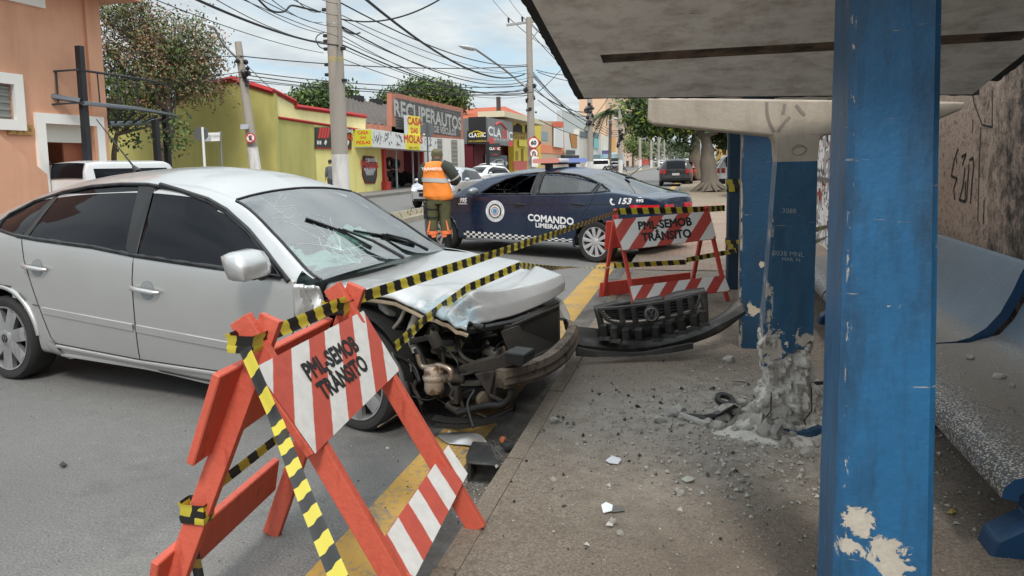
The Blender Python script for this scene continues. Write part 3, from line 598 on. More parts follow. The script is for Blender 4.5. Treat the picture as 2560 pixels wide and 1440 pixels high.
def wheel(root, x, y, r, w, rr_, spokes, rimm, hub='plain', steer=0.0, sw=(0.05, 0.045), name='wheel', tilt=0.0, badge=None):
    """tyre with a rim as its child; outer face towards y's sign"""
    sg = 1 if y > 0 else -1; pv = Matrix.Translation((x, y - sg * w / 2, r)) @ Matrix.Rotation(steer, 4, 'Z') @ Matrix.Rotation(tilt, 4, 'X')
    b = MB(); o = Vector((0, 0, 0)); d = Vector((0, sg, 0)); h = w / 2
    b.lathe([(rr_, -h * .9), (r * .93, -h), (r * .985, -h * .8), (r, -h * .55), (r, h * .55), (r * .985, h * .8), (r * .93, h), (rr_ + (r - rr_) * .35, h * 1.02), (rr_, h * .9)], o, d, 48)
    for k in range(3): pass
    b.v = [tuple(pv @ Vector(p)) for p in b.v]; t = b.build(name, RUBBER, root, smooth=40)
    b = MB(); q = rr_; b.lathe([(q * 1.0, h * .9), (q * 1.0, h * .97), (q * .955, h * .95), (q * .93, h * .72), (q * .92, -h * .6)], o, d, 48)
    a, c = Vector((1, 0, 0)), Vector((0, 0, 1)); f0, f1 = h * .90, h * .80
    for k in range(spokes):
        th = 2 * math.pi * (k + .25) / spokes; u = a * math.cos(th) + c * math.sin(th); v = -a * math.sin(th) + c * math.cos(th); rA, rB = q * .22, q * .95
        P = [u * rA + v * sw[0] / 2 * 1.05 + d * f0, u * rA - v * sw[0] / 2 * 1.05 + d * f0, u * rB - v * sw[1] / 2 + d * (f0 + .004), u * rB + v * sw[1] / 2 + d * (f0 + .004)]
        Q = [p - d * .035 + (v * .006 if i in (1, 2) else v * -.006) for i, p in enumerate(P)]
        mid = [u * rA + d * (f0 + .006), u * rB + d * (f0 + .008)]
        b.add(P + Q + mid, [(0, 8, 9, 3), (8, 1, 2, 9), (0, 3, 7, 4), (1, 5, 6, 2), (2, 6, 7, 3)])
    b.lathe([(0.001, f0 + .012), (q * .17, f0 + .012), (q * .27, f0 + .004), (q * .30, f0 - .01), (q * .3, f0 - .05)], o, d, 28)
    b.lathe([(q * .93, -h * .2), (0.001, -h * .2)], o, d, 28, mat=1)
    if badge: badge(b, o + d * (f0 + .0135), a * -sg, c, q * .125)
    b.v = [tuple(pv @ Vector(p)) for p in b.v]; b.build('rim', [rimm, BLACK, LETTER_BLACK], t, smooth=35)
    return t
def vw_ring(b, o, ex, ey, r, mat=2):
    """round emblem: a ring with a V over a W"""
    n = Vector(ex).cross(Vector(ey)); L = lambda pts: [o + ex * p[0] * r + ey * p[1] * r for p in pts]
    b.tube([o + ex * math.cos(t) * r + ey * math.sin(t) * r for t in np.linspace(0, 2 * math.pi, 25)], r * .09, 6, mat)
    b.tube(L([(-.38, .88), (0, .08), (.38, .88)]), r * .1, 5, mat); b.tube(L([(-.85, .4), (-.42, -.78), (0, .0), (.42, -.78), (.85, .4)]), r * .1, 5, mat)
def well(b, xw, zw, r, y0, y1):
    arc = [(xw + r * math.cos(t), zw + r * math.sin(t)) for t in np.linspace(-.12, math.pi + .12, 22)]; yi = y1 if y0 < 0 else y0
    b.grid([[(x, y0, z), (x, y1, z)] for x, z in arc]); b.add([(x, yi, z) for x, z in arc], [tuple(range(len(arc)))])
def carpaint(name, col, metal=0.55, rough=0.32, dust=0.25):
    m, t, b = newmat(name); v = coordn(t); c = lin(col) if isinstance(col, str) else col
    n = noisen(t, v, 2.2, 5, 0.6); k = mixn(t, mathn(t, 'MULTIPLY', rampn(t, n, 0.4, 0.75), dust), c, (0.38, 0.36, 0.33)); t.links.new(k, b.inputs['Base Color'])
    t.links.new(mathn(t, 'ADD', mathn(t, 'MULTIPLY', noisen(t, v, 7, 5, .65), 0.25), rough - 0.1), b.inputs['Roughness']); setin(b, Metallic=metal); b.inputs['Coat Weight'].default_value = 0.6; b.inputs['Coat Roughness'].default_value = 0.05; return m
SILVER = carpaint('silver_paint', (0.515, 0.51, 0.50), 0.65, 0.30, 0.2)
NAVY = carpaint('navy_paint', (0.004, 0.016, 0.048), 0.1, 0.24, 0.03)
TINT = M('dark_tinted_glass', (0.004, 0.005, 0.008), 0.03, spec=0.24, var=0.2)
ALLOY = M('alloy_rim', (0.42, 0.42, 0.42), 0.42, 0.65, var=0.15, dirt=('4a443c', 14, 0.6)); ALLOY_B = M('bright_alloy_rim', (0.62, 0.62, 0.63), 0.3, 0.6, var=0.08)
GLASS = glassmat('clear_glass', (0.62, 0.70, 0.68), 0.03, 0.05); TRIM = M('black_trim', (0.01, 0.01, 0.011), 0.3, var=0.3)
UNDER = M('underbody_dark', (0.006, 0.006, 0.006), 0.9)
# ================================================================ the crashed silver sedan
_A = GP(17, 948); _B = GP(868, 1078); _a = (_B - _A).normalized(); _n = Vector((_a.y, -_a.x, 0))
WHW = 0.845                                    # half width; the root stands on the ground below the rear axle's middle
wr = thing('crashed_car', 'silver sedan with smashed front end, buckled bonnet and cracked windscreen by the kerb', 'car', _A - _n * WHW, math.atan2(_a.y, _a.x))
WI = (Matrix.Translation(wr.location) @ Matrix.Rotation(wr.rotation_euler.z, 4, 'Z')).inverted()
def WL(px, py, inset):
    """the point of the car's lengthwise plane, so deep behind its right flank, in car coordinates"""
    d = Vector(_ray(px, py)); A = _A - _n * inset; t = ((A - Vector(CPOS)) @ _n if False else (A - Vector(CPOS)).dot(_n)) / d.dot(_n); return WI @ (Vector(CPOS) + d * t)
def WD(px, py, dep): return WI @ AD(px, py, dep)
car = Car(wr,
    zt=[(-1.15, .80), (-1.05, 1.06), (-.75, 1.10), (-.55, 1.18), (-.1, 1.37), (.35, 1.475), (.8, 1.515), (1.25, 1.525), (1.7, 1.485), (2.1, 1.345), (2.45, 1.12), (2.86, .865), (3.0, .84)],
    zs=[(-1.15, .74), (-1.0, 1.0), (-.4, 1.09), (.15, 1.085), (.46, 1.04), (1.03, 1.0), (1.4, .957), (1.75, .93), (2.28, .888), (2.74, .848), (3.0, .82)],
    hw=[(-1.15, .62), (-1.05, .76), (-.7, .83), (0, .862), (1.0, .868), (2.2, .862), (2.8, .85), (3.0, .84)],
    hr=[(-1.15, .50), (-.8, .58), (-.2, .60), (.4, .61), (1.2, .62), (1.8, .625), (2.15, .64), (2.6, .735), (2.86, .79), (3.0, .79)],
    crown=[(-1.15, .02), (-.6, .06), (-.1, .11), (.4, .12), (1.3, .11), (1.8, .09), (2.15, .05), (2.6, .03), (3.0, .02)],
    zb=[(-1.15, .42), (-.9, .26), (-.3, .25), (.6, .215), (1.4, .20), (2.0, .155), (2.75, .12), (3.0, .12)], x0=-1.12, x1=2.80, step=0.03)
dlo = [(.0, 1.105), (-.04, 1.16), (-.02, 1.207), (.169, 1.296), (.457, 1.362), (.771, 1.402), (1.063, 1.416), (1.33, 1.412), (1.617, 1.372), (1.883, 1.298), (2.052, 1.233), (2.252, 1.118), (2.447, .984), (2.60, .862), (2.283, .892), (1.747, .932), (1.398, .960), (1.03, 1.004), (.457, 1.042), (.256, 1.064)]
ws = lambda x, y: 2.09 < x < 2.835 and abs(y) < car.hr(x) - 0.035
fr = (3.03, .31)
def wcut(x, y, z, side):
    if side and inpoly(x, z, dlo) and z < 1.40 - 0.0: return True
    if not side and ws(x, y): return True
    if side and z < .9 and math.hypot(x - 0.036, z - .31) < .375: return True
    if side and y < 0 and (x > 2.72 - max(0, .62 - z) * 0.25): return True
    if side and y > 0 and math.hypot(x - 3.03, z - .31) < .37: return True
    return False
WRM = None
body = car.body('body', SILVER, wcut, caps=(True, False))
b = MB()
car.drape(b, [(.0, 1.112), (-.03, 1.16), (-.01, 1.205), (.169, 1.288), (.375, 1.335), (.30, 1.063), (.256, 1.07)], -1, -0.004)
car.drape(b, [(.355, 1.06), (.445, 1.352), (.771, 1.392), (1.063, 1.406), (1.255, 1.405), (1.33, .98), (1.03, 1.012), (.457, 1.05)], -1, -0.004)
car.drape(b, [(1.42, .965), (1.40, 1.398), (1.617, 1.36), (1.883, 1.288), (2.052, 1.222), (2.252, 1.108), (2.40, 1.0), (2.50, .90), (2.283, .90), (1.747, .94)], -1, -0.004)
b.build('side_window', TINT, wr, smooth=60, label='dark tinted side windows on the near flank')
b = MB(); car.drape(b, dlo, 1, -0.004); b.build('side_window', GLASS, wr, smooth=60)
b = MB(); car.line(b, dlo, -1, .013, 0.002, closed=True); car.drape(b, [(1.25, 1.405), (1.33, .965), (1.43, .955), (1.405, 1.40)], -1, 0.004); car.drape(b, [(.365, 1.325), (.43, 1.35), (.36, 1.055), (.30, 1.06)], -1, 0.002)
car.line(b, [(1.745, .932), (2.283, .892), (2.60, .862)], -1, .017, .002); car.line(b, [(.256, 1.064), (.457, 1.042), (1.03, 1.004), (1.398, .960), (1.747, .932)], -1, .017, .002)
car.line(b, [(1.45, 1.41), (1.883, 1.312), (2.052, 1.247), (2.252, 1.132), (2.447, .998), (2.66, .845)], -1, .016, .004); car.drape(b, [(2.32, .893), (2.40, 1.005), (2.60, .865)], -1, .004)
b.build('window_trim', TRIM, wr, smooth=60)
# windscreen: glass, black edge, cracks, wipers
b = MB(); rows = []
for i in range(25):
    x = 2.085 + .76 * i / 24; h = car.hr(x) - .03; rows.append([(x, y, car.top(x, y) + .002) for y in np.linspace(-h, h, 21)])
b.grid(rows); wsg = b.build('windscreen', glassmat('windscreen_glass', (.62, .76, .74), .02, .24), wr, smooth=80, label='cracked windscreen')
b = MB(); E_ = [(2.075, y) for y in np.linspace(-car.hr(2.075) + .03, car.hr(2.075) - .03, 12)]; L_ = [(x, car.hr(x) - .02) for x in np.linspace(2.08, 2.84, 14)]
b.tube([(x, y, car.top(x, y) + .004) for x, y in E_], .008, 6); 
for sg in (-1, 1): b.tube([(x, sg * y, car.top(x, y) + .003) for x, y in L_], .010, 6)
b.build('windscreen_seal', TRIM, wr, smooth=60)
b = MB(); rr = random.Random(21); hub_ = (2.66, -.33)
def crack(x, y, ang, L, r=.0009):
    P = []
    for i in range(int(L / .03) + 2):
        if 2.1 < x < 2.83 and abs(y) < car.hr(x) - .05: P.append((x, y, car.top(x, y) + .004))
        ang += rr.uniform(-.22, .22); x += .03 * math.cos(ang); y += .03 * math.sin(ang)
    if len(P) > 1: b.tube(P, r, 4, caps=False)
for k in range(22): crack(*hub_, rr.uniform(0, 6.28), rr.uniform(.08, .45), .0006)
for k in range(6): crack(2.30 + rr.uniform(-.1, .12), -.50 + rr.uniform(-.08, .1), rr.uniform(1.2, 2.4), .22, .0006)
for k in range(2): crack(2.35, -.45, rr.uniform(0, 6.28), .3, .0006)
for q in (.07, .13): 
    P = [(hub_[0] + q * math.cos(t) * rr.uniform(.9, 1.1), hub_[1] + q * math.sin(t)) for t in np.linspace(0, 6.28, 22)]
    b.tube([(x, y, car.top(min(x, 2.83), y) + .004) for x, y in P], .0008, 4)
b.build('crack', M('crack_white', (.75, .8, .8), .5), wsg)
WT = lambda px, py, lift=.012: (lambda p: (p.x, p.y, p.z))(wpt(px, py, lift))
def wpt(px, py, lift):
    """where the sight line meets the windscreen"""
    o = WI @ Vector(CPOS); e = WI @ AD(px, py, 10.0); d = (e - o).normalized(); lo = None
    for k in range(900):
        p = o + d * (2.0 + k * .006)
        if 2.05 < p.x < 2.87 and abs(p.y) < .82 and p.z <= car.top(p.x, p.y) + lift: return p
    return o + d * 4.6
def wiper(a, m_, c_, root_):
    b = MB(); A, Mi, C, Q = [Vector(WT(*p)) for p in (a, m_, c_, root_)]
    b.tube([A, Mi, C], .011, 6, flat=.8); b.beam(Mi + (A - Mi) * .12, Mi + (C - Mi) * .12, .028, .028); b.tube([Mi + Vector((0, 0, .014)), (Mi + Q) / 2 + Vector((0, 0, .03)), Q + Vector((0, 0, .01))], [.008, .010, .013], 6)
    b.build('wiper', TRIM, wr, smooth=50)
wiper((765, 546), (856, 578), (930, 618), (1010, 648)); wiper((885, 577), (965, 590), (1037, 612), (1070, 628))
# cabin seen through the glass
b = MB(); CAB = M('cabin_grey', (.10, .105, .11), .8, var=.25); b.box((2.35, 0, .72), (.55, 1.45, .22), bev=.05); b.box((1.2, 0, .35), (2.6, 1.5, .08)); b.box((.35, 0, .7), (.3, 1.4, .8), bev=.08)
b.build('dashboard', CAB, wr, smooth=40)
for y in (-.38, .38):
    b = MB(); b.box((1.55, y, .58), (.5, .5, .22), bev=.08); b.box((1.28, y, .95), (.2, .48, .65), Matrix.Rotation(-.25, 3, 'Y'), bev=.08); b.box((1.18, y, 1.30), (.09, .26, .17), bev=.04); b.build('seat', CAB, wr, smooth=50)
b = MB(); b.tube([(2.02 + .05 * math.sin(t), .38 + .18 * math.cos(t), .93 + .17 * math.sin(t)) for t in np.linspace(0, 6.28, 26)], .014, 8); b.tube([(2.02, .38, .93), (2.2, .38, .85)], .04, 8); b.box((2.02, .38, .93), (.03, .34, .05)); b.build('steering_wheel', BLACK, wr, smooth=60)
b = MB(); b.blob((2.48, -.30, .86), (.16, .30, .075), 4, .5, 3, 3); b.blob((2.36, -.52, .94), (.09, .14, .05), 4, .6, 3.5, 9, R=Matrix.Rotation(.5, 3, 'Y')); b.blob((2.22, .36, .92), (.12, .2, .12), 4, .4, 3, 5); b.build('airbag', M('airbag_cloth', (.50, .66, .60), .85, var=.15, vs=12, bump=.6, bs=22), wr, smooth=70)
# door seams, mouldings, sills, handles
b = MB(); S = [[(1.41, .958), (1.40, .80), (1.405, .60), (1.41, .27), (1.406, .20)], [(.30, 1.06), (.33, .9), (.40, .72), (.47, .55), (.55, .36), (.60, .31)], [(2.70, .845), (2.705, .6), (2.60, .3)], [(.59, .318), (1.41, .275), (2.08, .262), (2.6, .255)]]
for L in S: car.line(b, L, -1, .0045, -.001)
b.build('panel_gap', BLACK, wr)
b = MB(); car.drape(b, [(.50, .568), (.50, .532), (1.39, .470), (1.39, .508)], -1, .010, 3); car.drape(b, [(1.42, .505), (1.42, .467), (2.45, .395), (2.68, .38), (2.68, .415), (2.45, .434)], -1, .010, 3)
for L in ([(.50, .568), (1.39, .508)], [(1.42, .505), (2.45, .434), (2.68, .415)], [(.50, .532), (1.39, .470)], [(1.42, .467), (2.45, .395), (2.68, .38)]): car.line(b, L, -1, .006, .005)
car.line(b, [(.60, .30), (1.40, .258), (2.08, .245), (2.55, .238)], -1, .012, .003); car.line(b, [(.62, .235), (1.40, .212), (2.0, .165), (2.6, .13)], -1, .012, .004)
car.drape(b, [(.50, .325), (.58, .33), (.68, .20), (.62, .19), (.56, .20)], -1, .012, 4); b.build('side_moulding', SILVER, wr, smooth=40)
for (x, z, sl) in ((.463, .851, -.09), (1.527, .745, -.08)):
    b = MB(); b.tube([(x - .125, -car.side(x, z) - .012, z + .012), (x - .09, -car.side(x, z) - .036, z + .008), (x, -car.side(x, z) - .042, z), (x + .09, -car.side(x, z) - .036, z - .01), (x + .12, -car.side(x, z) - .012, z - .014)], [.012, .016, .017, .016, .012], 8)
    o = b.build('door_handle', SILVER, wr, smooth=60); b = MB(); car.drape(b, circ(x + .005, z - .005, .062), -1, .0025, 4, step=.01); b.build('handle_cup', M('cup_shadow', (.30, .31, .32), .5, .4), o, smooth=60)
b = MB(); b.lathe([(.395, 0), (.40, .02), (.375, .03), (.365, .0)], (0.036, -.865, .31), (0, -1, 0), 60); V = b.v
b2 = MB(); arc = circ(.036, .31, .385, 40, 8, 172); b2.tube([(x, -(car.side(x, min(max(z, car.zb(x) + .05), 1.0)) - .001), z) for x, z in arc], .016, 8, flat=1.2)
b2.build('arch_lip', SILVER, wr, smooth=60, label='scraped wheel arch lip')
b = MB(); car.line(b, [(-.25, .70), (.0, .715), (.17, .70)], -1, .004, .006); car.line(b, [(.26, .66), (.33, .61)], -1, .003, .006); car.line(b, [(.40, .585), (.46, .578)], -1, .003, .006); car.line(b, [(1.5, .205), (1.9, .19), (2.3, .178)], -1, .004, .006); b.build('scratch', BLACK, wr)
b = MB()
for y0, y1 in ((-.82, -.5), (.5, .82)):
    for xw in (.036, 3.03): well(b, xw, .31, .385, y0, y1)
b.box((1.3, 0, .26), (3.2, 1.5, .05)); b.build('underbody', UNDER, wr)
# mirror, aerial
b = MB(); mc = Vector((2.50, -.985, .955)); b.box(tuple(mc), (.16, .25, .165), bev=.06)
b.v = [(x - .045 * (z - mc.z) / .08 * (1 if z > mc.z else .3), y, z + .05 * (y - mc.y)) for x, y, z in b.v]; o = b.build('door_mirror', SILVER, wr, smooth=60)
b = MB(); b.tube([(2.48, -.90, .90), (2.46, -.84, .885)], [.03, .045], 8); b.box((2.50, -.95, .885), (.13, .14, .025), bev=.01); b.build('mirror_foot', TRIM, o, smooth=50)
b = MB(); P0 = Vector((.62, -.12, car.top(.62, -.12))); P2 = P0 + Vector((-.42, .0, .42)); b.tube([P0, P0 + (P2 - P0) * .10], [.03, .014], 8); b.tube([P0, P2], [.008, .004], 6); b.build('aerial', TRIM, wr, smooth=60)
wheel(wr, .036, -.855, .31, .215, .235, 7, ALLOY, sw=(.085, .10), badge=vw_ring); wheel(wr, .036, .855, .31, .215, .235, 7, ALLOY, sw=(.085, .10))
wheel(wr, 3.10, -.84, .305, .215, .235, 7, ALLOY, sw=(.085, .10), steer=-.20, tilt=.05, badge=vw_ring); wheel(wr, 3.03, .84, .31, .215, .235, 7, ALLOY, sw=(.085, .10))
# crumpled near wing stub
b = MB(); rows = []
for i in range(15):
    u = i / 14; row = []
    for j in range(15):
        v = j / 14; x = 2.70 + .22 * u * (1 - .35 * v); z = .46 + (.835 - .46) * v - .02 * u; y = -.852 + .05 * u + .055 * mnoise.noise(Vector((u * 3.2, v * 3.2, 4))) * min(1, u * 3) + .03 * abs(math.sin(u * 9 + v * 5)) * min(1, u * 3)
        row.append((x, y, z))
    rows.append(row)
b.grid(rows); o = b.build('front_wing', SILVER, wr, smooth=22, label='crumpled remains of the near front wing'); o.modifiers.new('thick', 'SOLIDIFY').thickness = .006
# far wing and far headlamp
b = MB(); rows = []
for i in range(12):
    x = 2.8 + .84 * i / 11; zt_ = .87 - .20 * (i / 11) ** 1.6; y_ = .845 - .10 * (i / 11) ** 2
    rows.append([(x, y_ - .12, zt_), (x, y_ - .02, zt_ - .02), (x, y_, zt_ - .12), (x, y_ - .005, .55 if abs(x - 3.03) < .34 else .40)])
b.grid(rows); o = b.build('front_wing', SILVER, wr, smooth=40, label='intact far front wing'); o.modifiers.new('thick', 'SOLIDIFY').thickness = .006
b = MB(); P = [WL(1385, 738, 1.52), WL(1408, 752, 1.56), WL(1426, 790, 1.56), WL(1424, 803, 1.5), WL(1412, 795, 1.45), WL(1396, 765, 1.45)]; Q = [p + Vector((-.16, .0, 0)) for p in P]; n = len(P)
b.add(P + Q, [tuple(range(n)), tuple(range(2 * n - 1, n - 1, -1))] + [(i, n + i, n + (i + 1) % n, (i + 1) % n) for i in range(n)]); b.build('headlamp', M('lamp_lens', (.42, .41, .38), .1, .2, coat=.8), wr)
# bonnet, buckled: outline from rear edge to nose
rear = [WL(812, 712, .10), WL(870, 690, .45), WL(930, 668, .8), WL(1000, 645, 1.15), WL(1068, 622, 1.52)]
c1 = [WL(900, 722, .08), WL(975, 700, .45), WL(1050, 675, .8), WL(1118, 650, 1.15), WL(1180, 632, 1.52)]
c2 = [WL(985, 733, .07), WL(1070, 712, .45), WL(1150, 690, .8), WL(1215, 664, 1.15), WL(1290, 650, 1.52)]
c3 = [WL(1052, 766, .07), WL(1122, 722, .45), WL(1202, 704, .8), WL(1290, 686, 1.15), WL(1350, 667, 1.52)]
c4 = [WL(1104, 782, .05), WL(1180, 734, .45), WL(1264, 724, .8), WL(1350, 706, 1.15), WL(1405, 687, 1.50)]
c5 = [WL(1138, 802, .05), WL(1203, 772, .42), WL(1286, 755, .78), WL(1368, 728, 1.12), WL(1413, 704, 1.47)]
c6 = [WL(1166, 814, .06), WL(1216, 806, .40), WL(1292, 786, .75), WL(1372, 752, 1.10), WL(1411, 726, 1.44)]
CP = [rear, c1, c2, c3, c4, c5, c6]
def crom(P, t):
    n = len(P) - 1; i = min(int(t * n), n - 1); f = t * n - i; p0, p1, p2, p3 = P[max(i - 1, 0)], P[i], P[i + 1], P[min(i + 2, n)]
    return 0.5 * ((2 * p1) + (p2 - p0) * f + (2 * p0 - 5 * p1 + 4 * p2 - p3) * f * f + (3 * p1 - p0 - 3 * p2 + p3) * f ** 3)
b = MB(); rows = []; NU, NV = 54, 48
for i in range(NU + 1):
    u = i / NU; row = []
    for j in range(NV + 1):
        v = j / NV; col_ = [crom(r_, v) for r_ in CP]; p = crom(col_, u); q_ = min(int(u * 6), 5); p = p.lerp(col_[q_].lerp(col_[q_ + 1], u * 6 - q_), .8)
        e = max(0, 1 - v * 2.6) * (0.25 + u) * (1 if u > .15 else u / .15); fold = abs(mnoise.noise(Vector((u * 7 - v * 3, v * 5, 2.5)))) * 1.6 - .25
        e *= min(1, v / .14 + .12); p = p + Vector((0, 0, .075 * e * fold + .03 * e * mnoise.noise(Vector((u * 13, v * 11, 7)))))
        if v < .05: p += Vector((0, 0, -.03 * (1 - v / .05)))
        row.append(p)
    rows.append(row)
b.grid(rows)
m, t, bb = newmat('scraped_silver_paint'); v = coordn(t)
f = mathn(t, 'MULTIPLY', rampn(t, sphere_mask(t, (3.66, -.72, .68), .36, 'Object'), .25, .5), rampn(t, noisen(t, v, 11, 7, .7), .40, .50))
bl = mixn(t, noisen(t, coordn(t, (6, 40, 6)), 5, 6, .7), (.10, .17, .22), (.36, .42, .43)); du = rampn(t, noisen(t, coordn(t, (3, 9, 3)), 2.5, 7, .7), .45, .8)
c = mixn(t, mathn(t, 'MULTIPLY', du, .35), (.50, .495, .49), (.43, .41, .38)); c = mixn(t, f, c, bl); t.links.new(c, bb.inputs['Base Color'])
t.links.new(mathn(t, 'MULTIPLY', mathn(t, 'SUBTRACT', 1, f), .55), bb.inputs['Metallic']); t.links.new(mathn(t, 'ADD', .32, mathn(t, 'MULTIPLY', du, .2)), bb.inputs['Roughness']); bb.inputs['Coat Weight'].default_value = .4
bumpn(t, bb, mathn(t, 'MULTIPLY', noisen(t, v, 30, 5), f), .5)
bon = b.build('bonnet', m, wr, smooth=40, label='buckled bonnet with blue paint scraped onto its near corner'); bon.modifiers.new('thick', 'SOLIDIFY').thickness = .012
b = MB(); b.tube([r[0] + Vector((0, .015, -.035)) for r in rows[::3]], .012, 6); b.build('bonnet_lip', M('rusty_edge', (.30, .24, .17), .7, .3, var=.4), bon, smooth=60)
# ---- engine bay
DK = M('oily_black', (.009, .009, .009), .6, var=.5, vs=12, bump=.3); GRIME = M('grimy_metal', (.042, .035, .029), .7, .3, var=.5, vs=12, bump=.4); RUSTM = M('rusty_beam', (.15, .115, .085), .75, .2, var=.4, vs=14, second='2c241c', th=(.5, .62), bump=.3)
PALE = M('dusty_inner_panel', (.46, .44, .40), .8, var=.3, vs=10, second='8a8278', th=(.5, .6), bump=.4); PIPE = M('dull_pipe', (.32, .30, .27), .45, .6, var=.25)
b = MB(); b.box((3.05, .05, .50), (.5, 1.35, .55), bev=.05); b.box((3.35, .1, .45), (.5, .9, .5), bev=.06); b.box((3.3, .0, .22), (1.0, 1.2, .06)); b.box((2.80, 0, .5), (.05, 1.5, .65))
for k in range(16):
    rr2 = random.Random(k); b.box((rr2.uniform(3.1, 3.6), rr2.uniform(-.62, .3), rr2.uniform(.25, .62)), (rr2.uniform(.06, .2), rr2.uniform(.06, .2), rr2.uniform(.04, .16)), Matrix.Rotation(rr2.uniform(-.5, .5), 3, 'Z'), bev=.012)
b.build('engine_block', DK, wr, smooth=40)
b = MB(); b.prism([(2.84, .50), (2.84, .79), (2.95, .80), (3.10, .74), (3.24, .66), (3.22, .52), (3.1, .47)], (0, -.62, 0), (1, 0, 0), (0, 0, 1), (0, 1, 0), .22)
o = b.build('strut_tower', M('grey_inner_wing', (.16, .155, .15), .7, var=.35, vs=9, bump=.3), wr); md = o.modifiers.new('bevel', 'BEVEL'); md.width = .03; md.segments = 3
b = MB(); rows = []
P = [[WL(938, 742, .22), WL(945, 760, .2), WL(948, 795, .2)], [WL(958, 738, .3), WL(962, 765, .16), WL(958, 803, .18)], [WL(978, 752, .33), WL(985, 775, .18), WL(975, 800, .2)], [WL(992, 775, .33), WL(1002, 785, .22), WL(985, 795, .24)]]
b.grid(P); o = b.build('torn_panel', PALE, wr, smooth=50); o.modifiers.new('thick', 'SOLIDIFY').thickness = .008; o.modifiers.new('sub', 'SUBSURF').levels = 2
def pipe(pts, r, mt, nm='hose', ins=.2):
    P = [WL(p[0], p[1], p[2] if len(p) > 2 else ins) for p in pts]; Q = [crom(P, t_) for t_ in np.linspace(0, 1, 6 * len(P))]; b = MB(); b.tube(Q, r, 8); b.build(nm, mt, wr, smooth=60)
pipe([(1018, 760), (1000, 800), (975, 835), (973, 875), (985, 900)], .011, PIPE, 'pipe', .12)
pipe([(1035, 755), (1042, 780), (1030, 815), (1025, 840), (1040, 880)], .024, M('pale_hose', (.34, .32, .29), .5, var=.2), 'hose', .16)
pipe([(985, 868), (1005, 880), (1022, 905), (1028, 925), (1018, 935)], .008, PIPE, 'pipe', .1); pipe([(1045, 885), (1055, 915), (1075, 918), (1100, 914), (1125, 925), (1128, 945), (1110, 950)], .018, M('chrome_pipe', (.33, .26, .20), .35, .8, var=.3), 'pipe', .08)
pipe([(1040, 870), (1052, 890), (1062, 912)], .02, DK, 'hose', .1); pipe([(1064, 840), (1085, 845), (1095, 820), (1085, 810)], .02, DK, 'hose', .18); pipe([(1040, 952), (1035, 970), (1045, 990), (1055, 1010)], .012, GRIME, 'hose', .06)
pipe([(1145, 1033), (1180, 1022), (1215, 1014), (1255, 1012), (1275, 995), (1280, 975)], .020, DK, 'hose', .08); pipe([(1118, 1010), (1140, 1024), (1160, 1030)], .022, GRIME, 'hose', .1); pipe([(1092, 812), (1130, 818), (1165, 815), (1210, 820)], .02, DK, 'hose', .2)
pipe([(1030, 990, .05), (1065, 1000, .05), (1095, 992, .06)], .004, DK, 'wire'); pipe([(1025, 955, .06), (1040, 985, .06), (1050, 1015, .06), (1060, 1040, .1)], .004, DK, 'wire'); pipe([(1120, 955, .05), (1132, 975, .05), (1125, 990, .05), (1135, 1000, .05)], .007, GRIME, 'wire')
b = MB(); C = WL(1085, 950, .06); b.lathe([(.001, .085), (.035, .08), (.052, .06), (.055, -.05), (.045, -.07), (.001, -.075)], C, (0, 0, 1), 20); b.lathe([(.057, .03), (.062, .02), (.062, .01), (.057, 0)], C, (0, 0, 1), 20); b.build('filter_canister', M('rusty_canister', (.36, .29, .23), .5, .4, var=.4, vs=20, second='5b3c28', th=(.52, .62), ss=14), wr, smooth=40)
b = MB(); C = WL(1138, 945, .10); b.lathe([(.001, .05), (.03, .05), (.03, -.05), (.001, -.05)], C, (1, .3, 0), 12); b.box(C + Vector((.0, .0, -.09)), (.05, .05, .1), bev=.01); b.box(C + Vector((-.13, 0, .05)), (.07, .05, .03), bev=.008); b.build('bracket', GRIME, wr, smooth=40)
for k in range(76):
    rr = random.Random(300 + k); p = Vector((rr.uniform(3.2, 3.72), rr.uniform(-.80, -.1), rr.uniform(.20, .56))); b = MB()
    if k % 3 == 0: b.box(p, (rr.uniform(.04, .12), rr.uniform(.03, .09), rr.uniform(.03, .09)), Matrix.Rotation(rr.uniform(-.7, .7), 3, 'Y') @ Matrix.Rotation(rr.uniform(-.7, .7), 3, 'Z'), bev=.008); nm = 'bracket'
    else:
        Q = [p]
        for q in range(3): Q.append(Q[-1] + Vector((rr.uniform(-.16, .16), rr.uniform(-.1, .1), rr.uniform(-.12, .08))))
        b.tube([crom(Q, t_) for t_ in np.linspace(0, 1, 14)], rr.choice((.005, .008, .012, .018)), 6); nm = 'hose'
    b.build(nm, (DK, GRIME, DK, PIPE)[k % 4] if k % 7 else RUSTM, wr, smooth=50)
# battery with pale lid
b = MB(); P = [WL(1075, 822, .25), WL(1118, 866, .2), WL(1150, 865, .25), WL(1163, 840, .35), WL(1150, 822, .5), WL(1105, 812, .5)]; b.add(P + [p + Vector((0, 0, -.03)) for p in P], [tuple(range(6)), tuple(range(11, 5, -1))] + [(i, 6 + i, 6 + (i + 1) % 6, (i + 1) % 6) for i in range(6)])
o = b.build('battery', M('battery_lid', (.55, .52, .26), .5, var=.2), wr); b = MB(); b.tube([WL(1092, 806, .3), WL(1130, 815, .4), WL(1160, 832, .3)], .012, 6, flat=.5); b.build('battery_strap', M('red_plastic', (.6, .07, .03), .45), o, smooth=60)
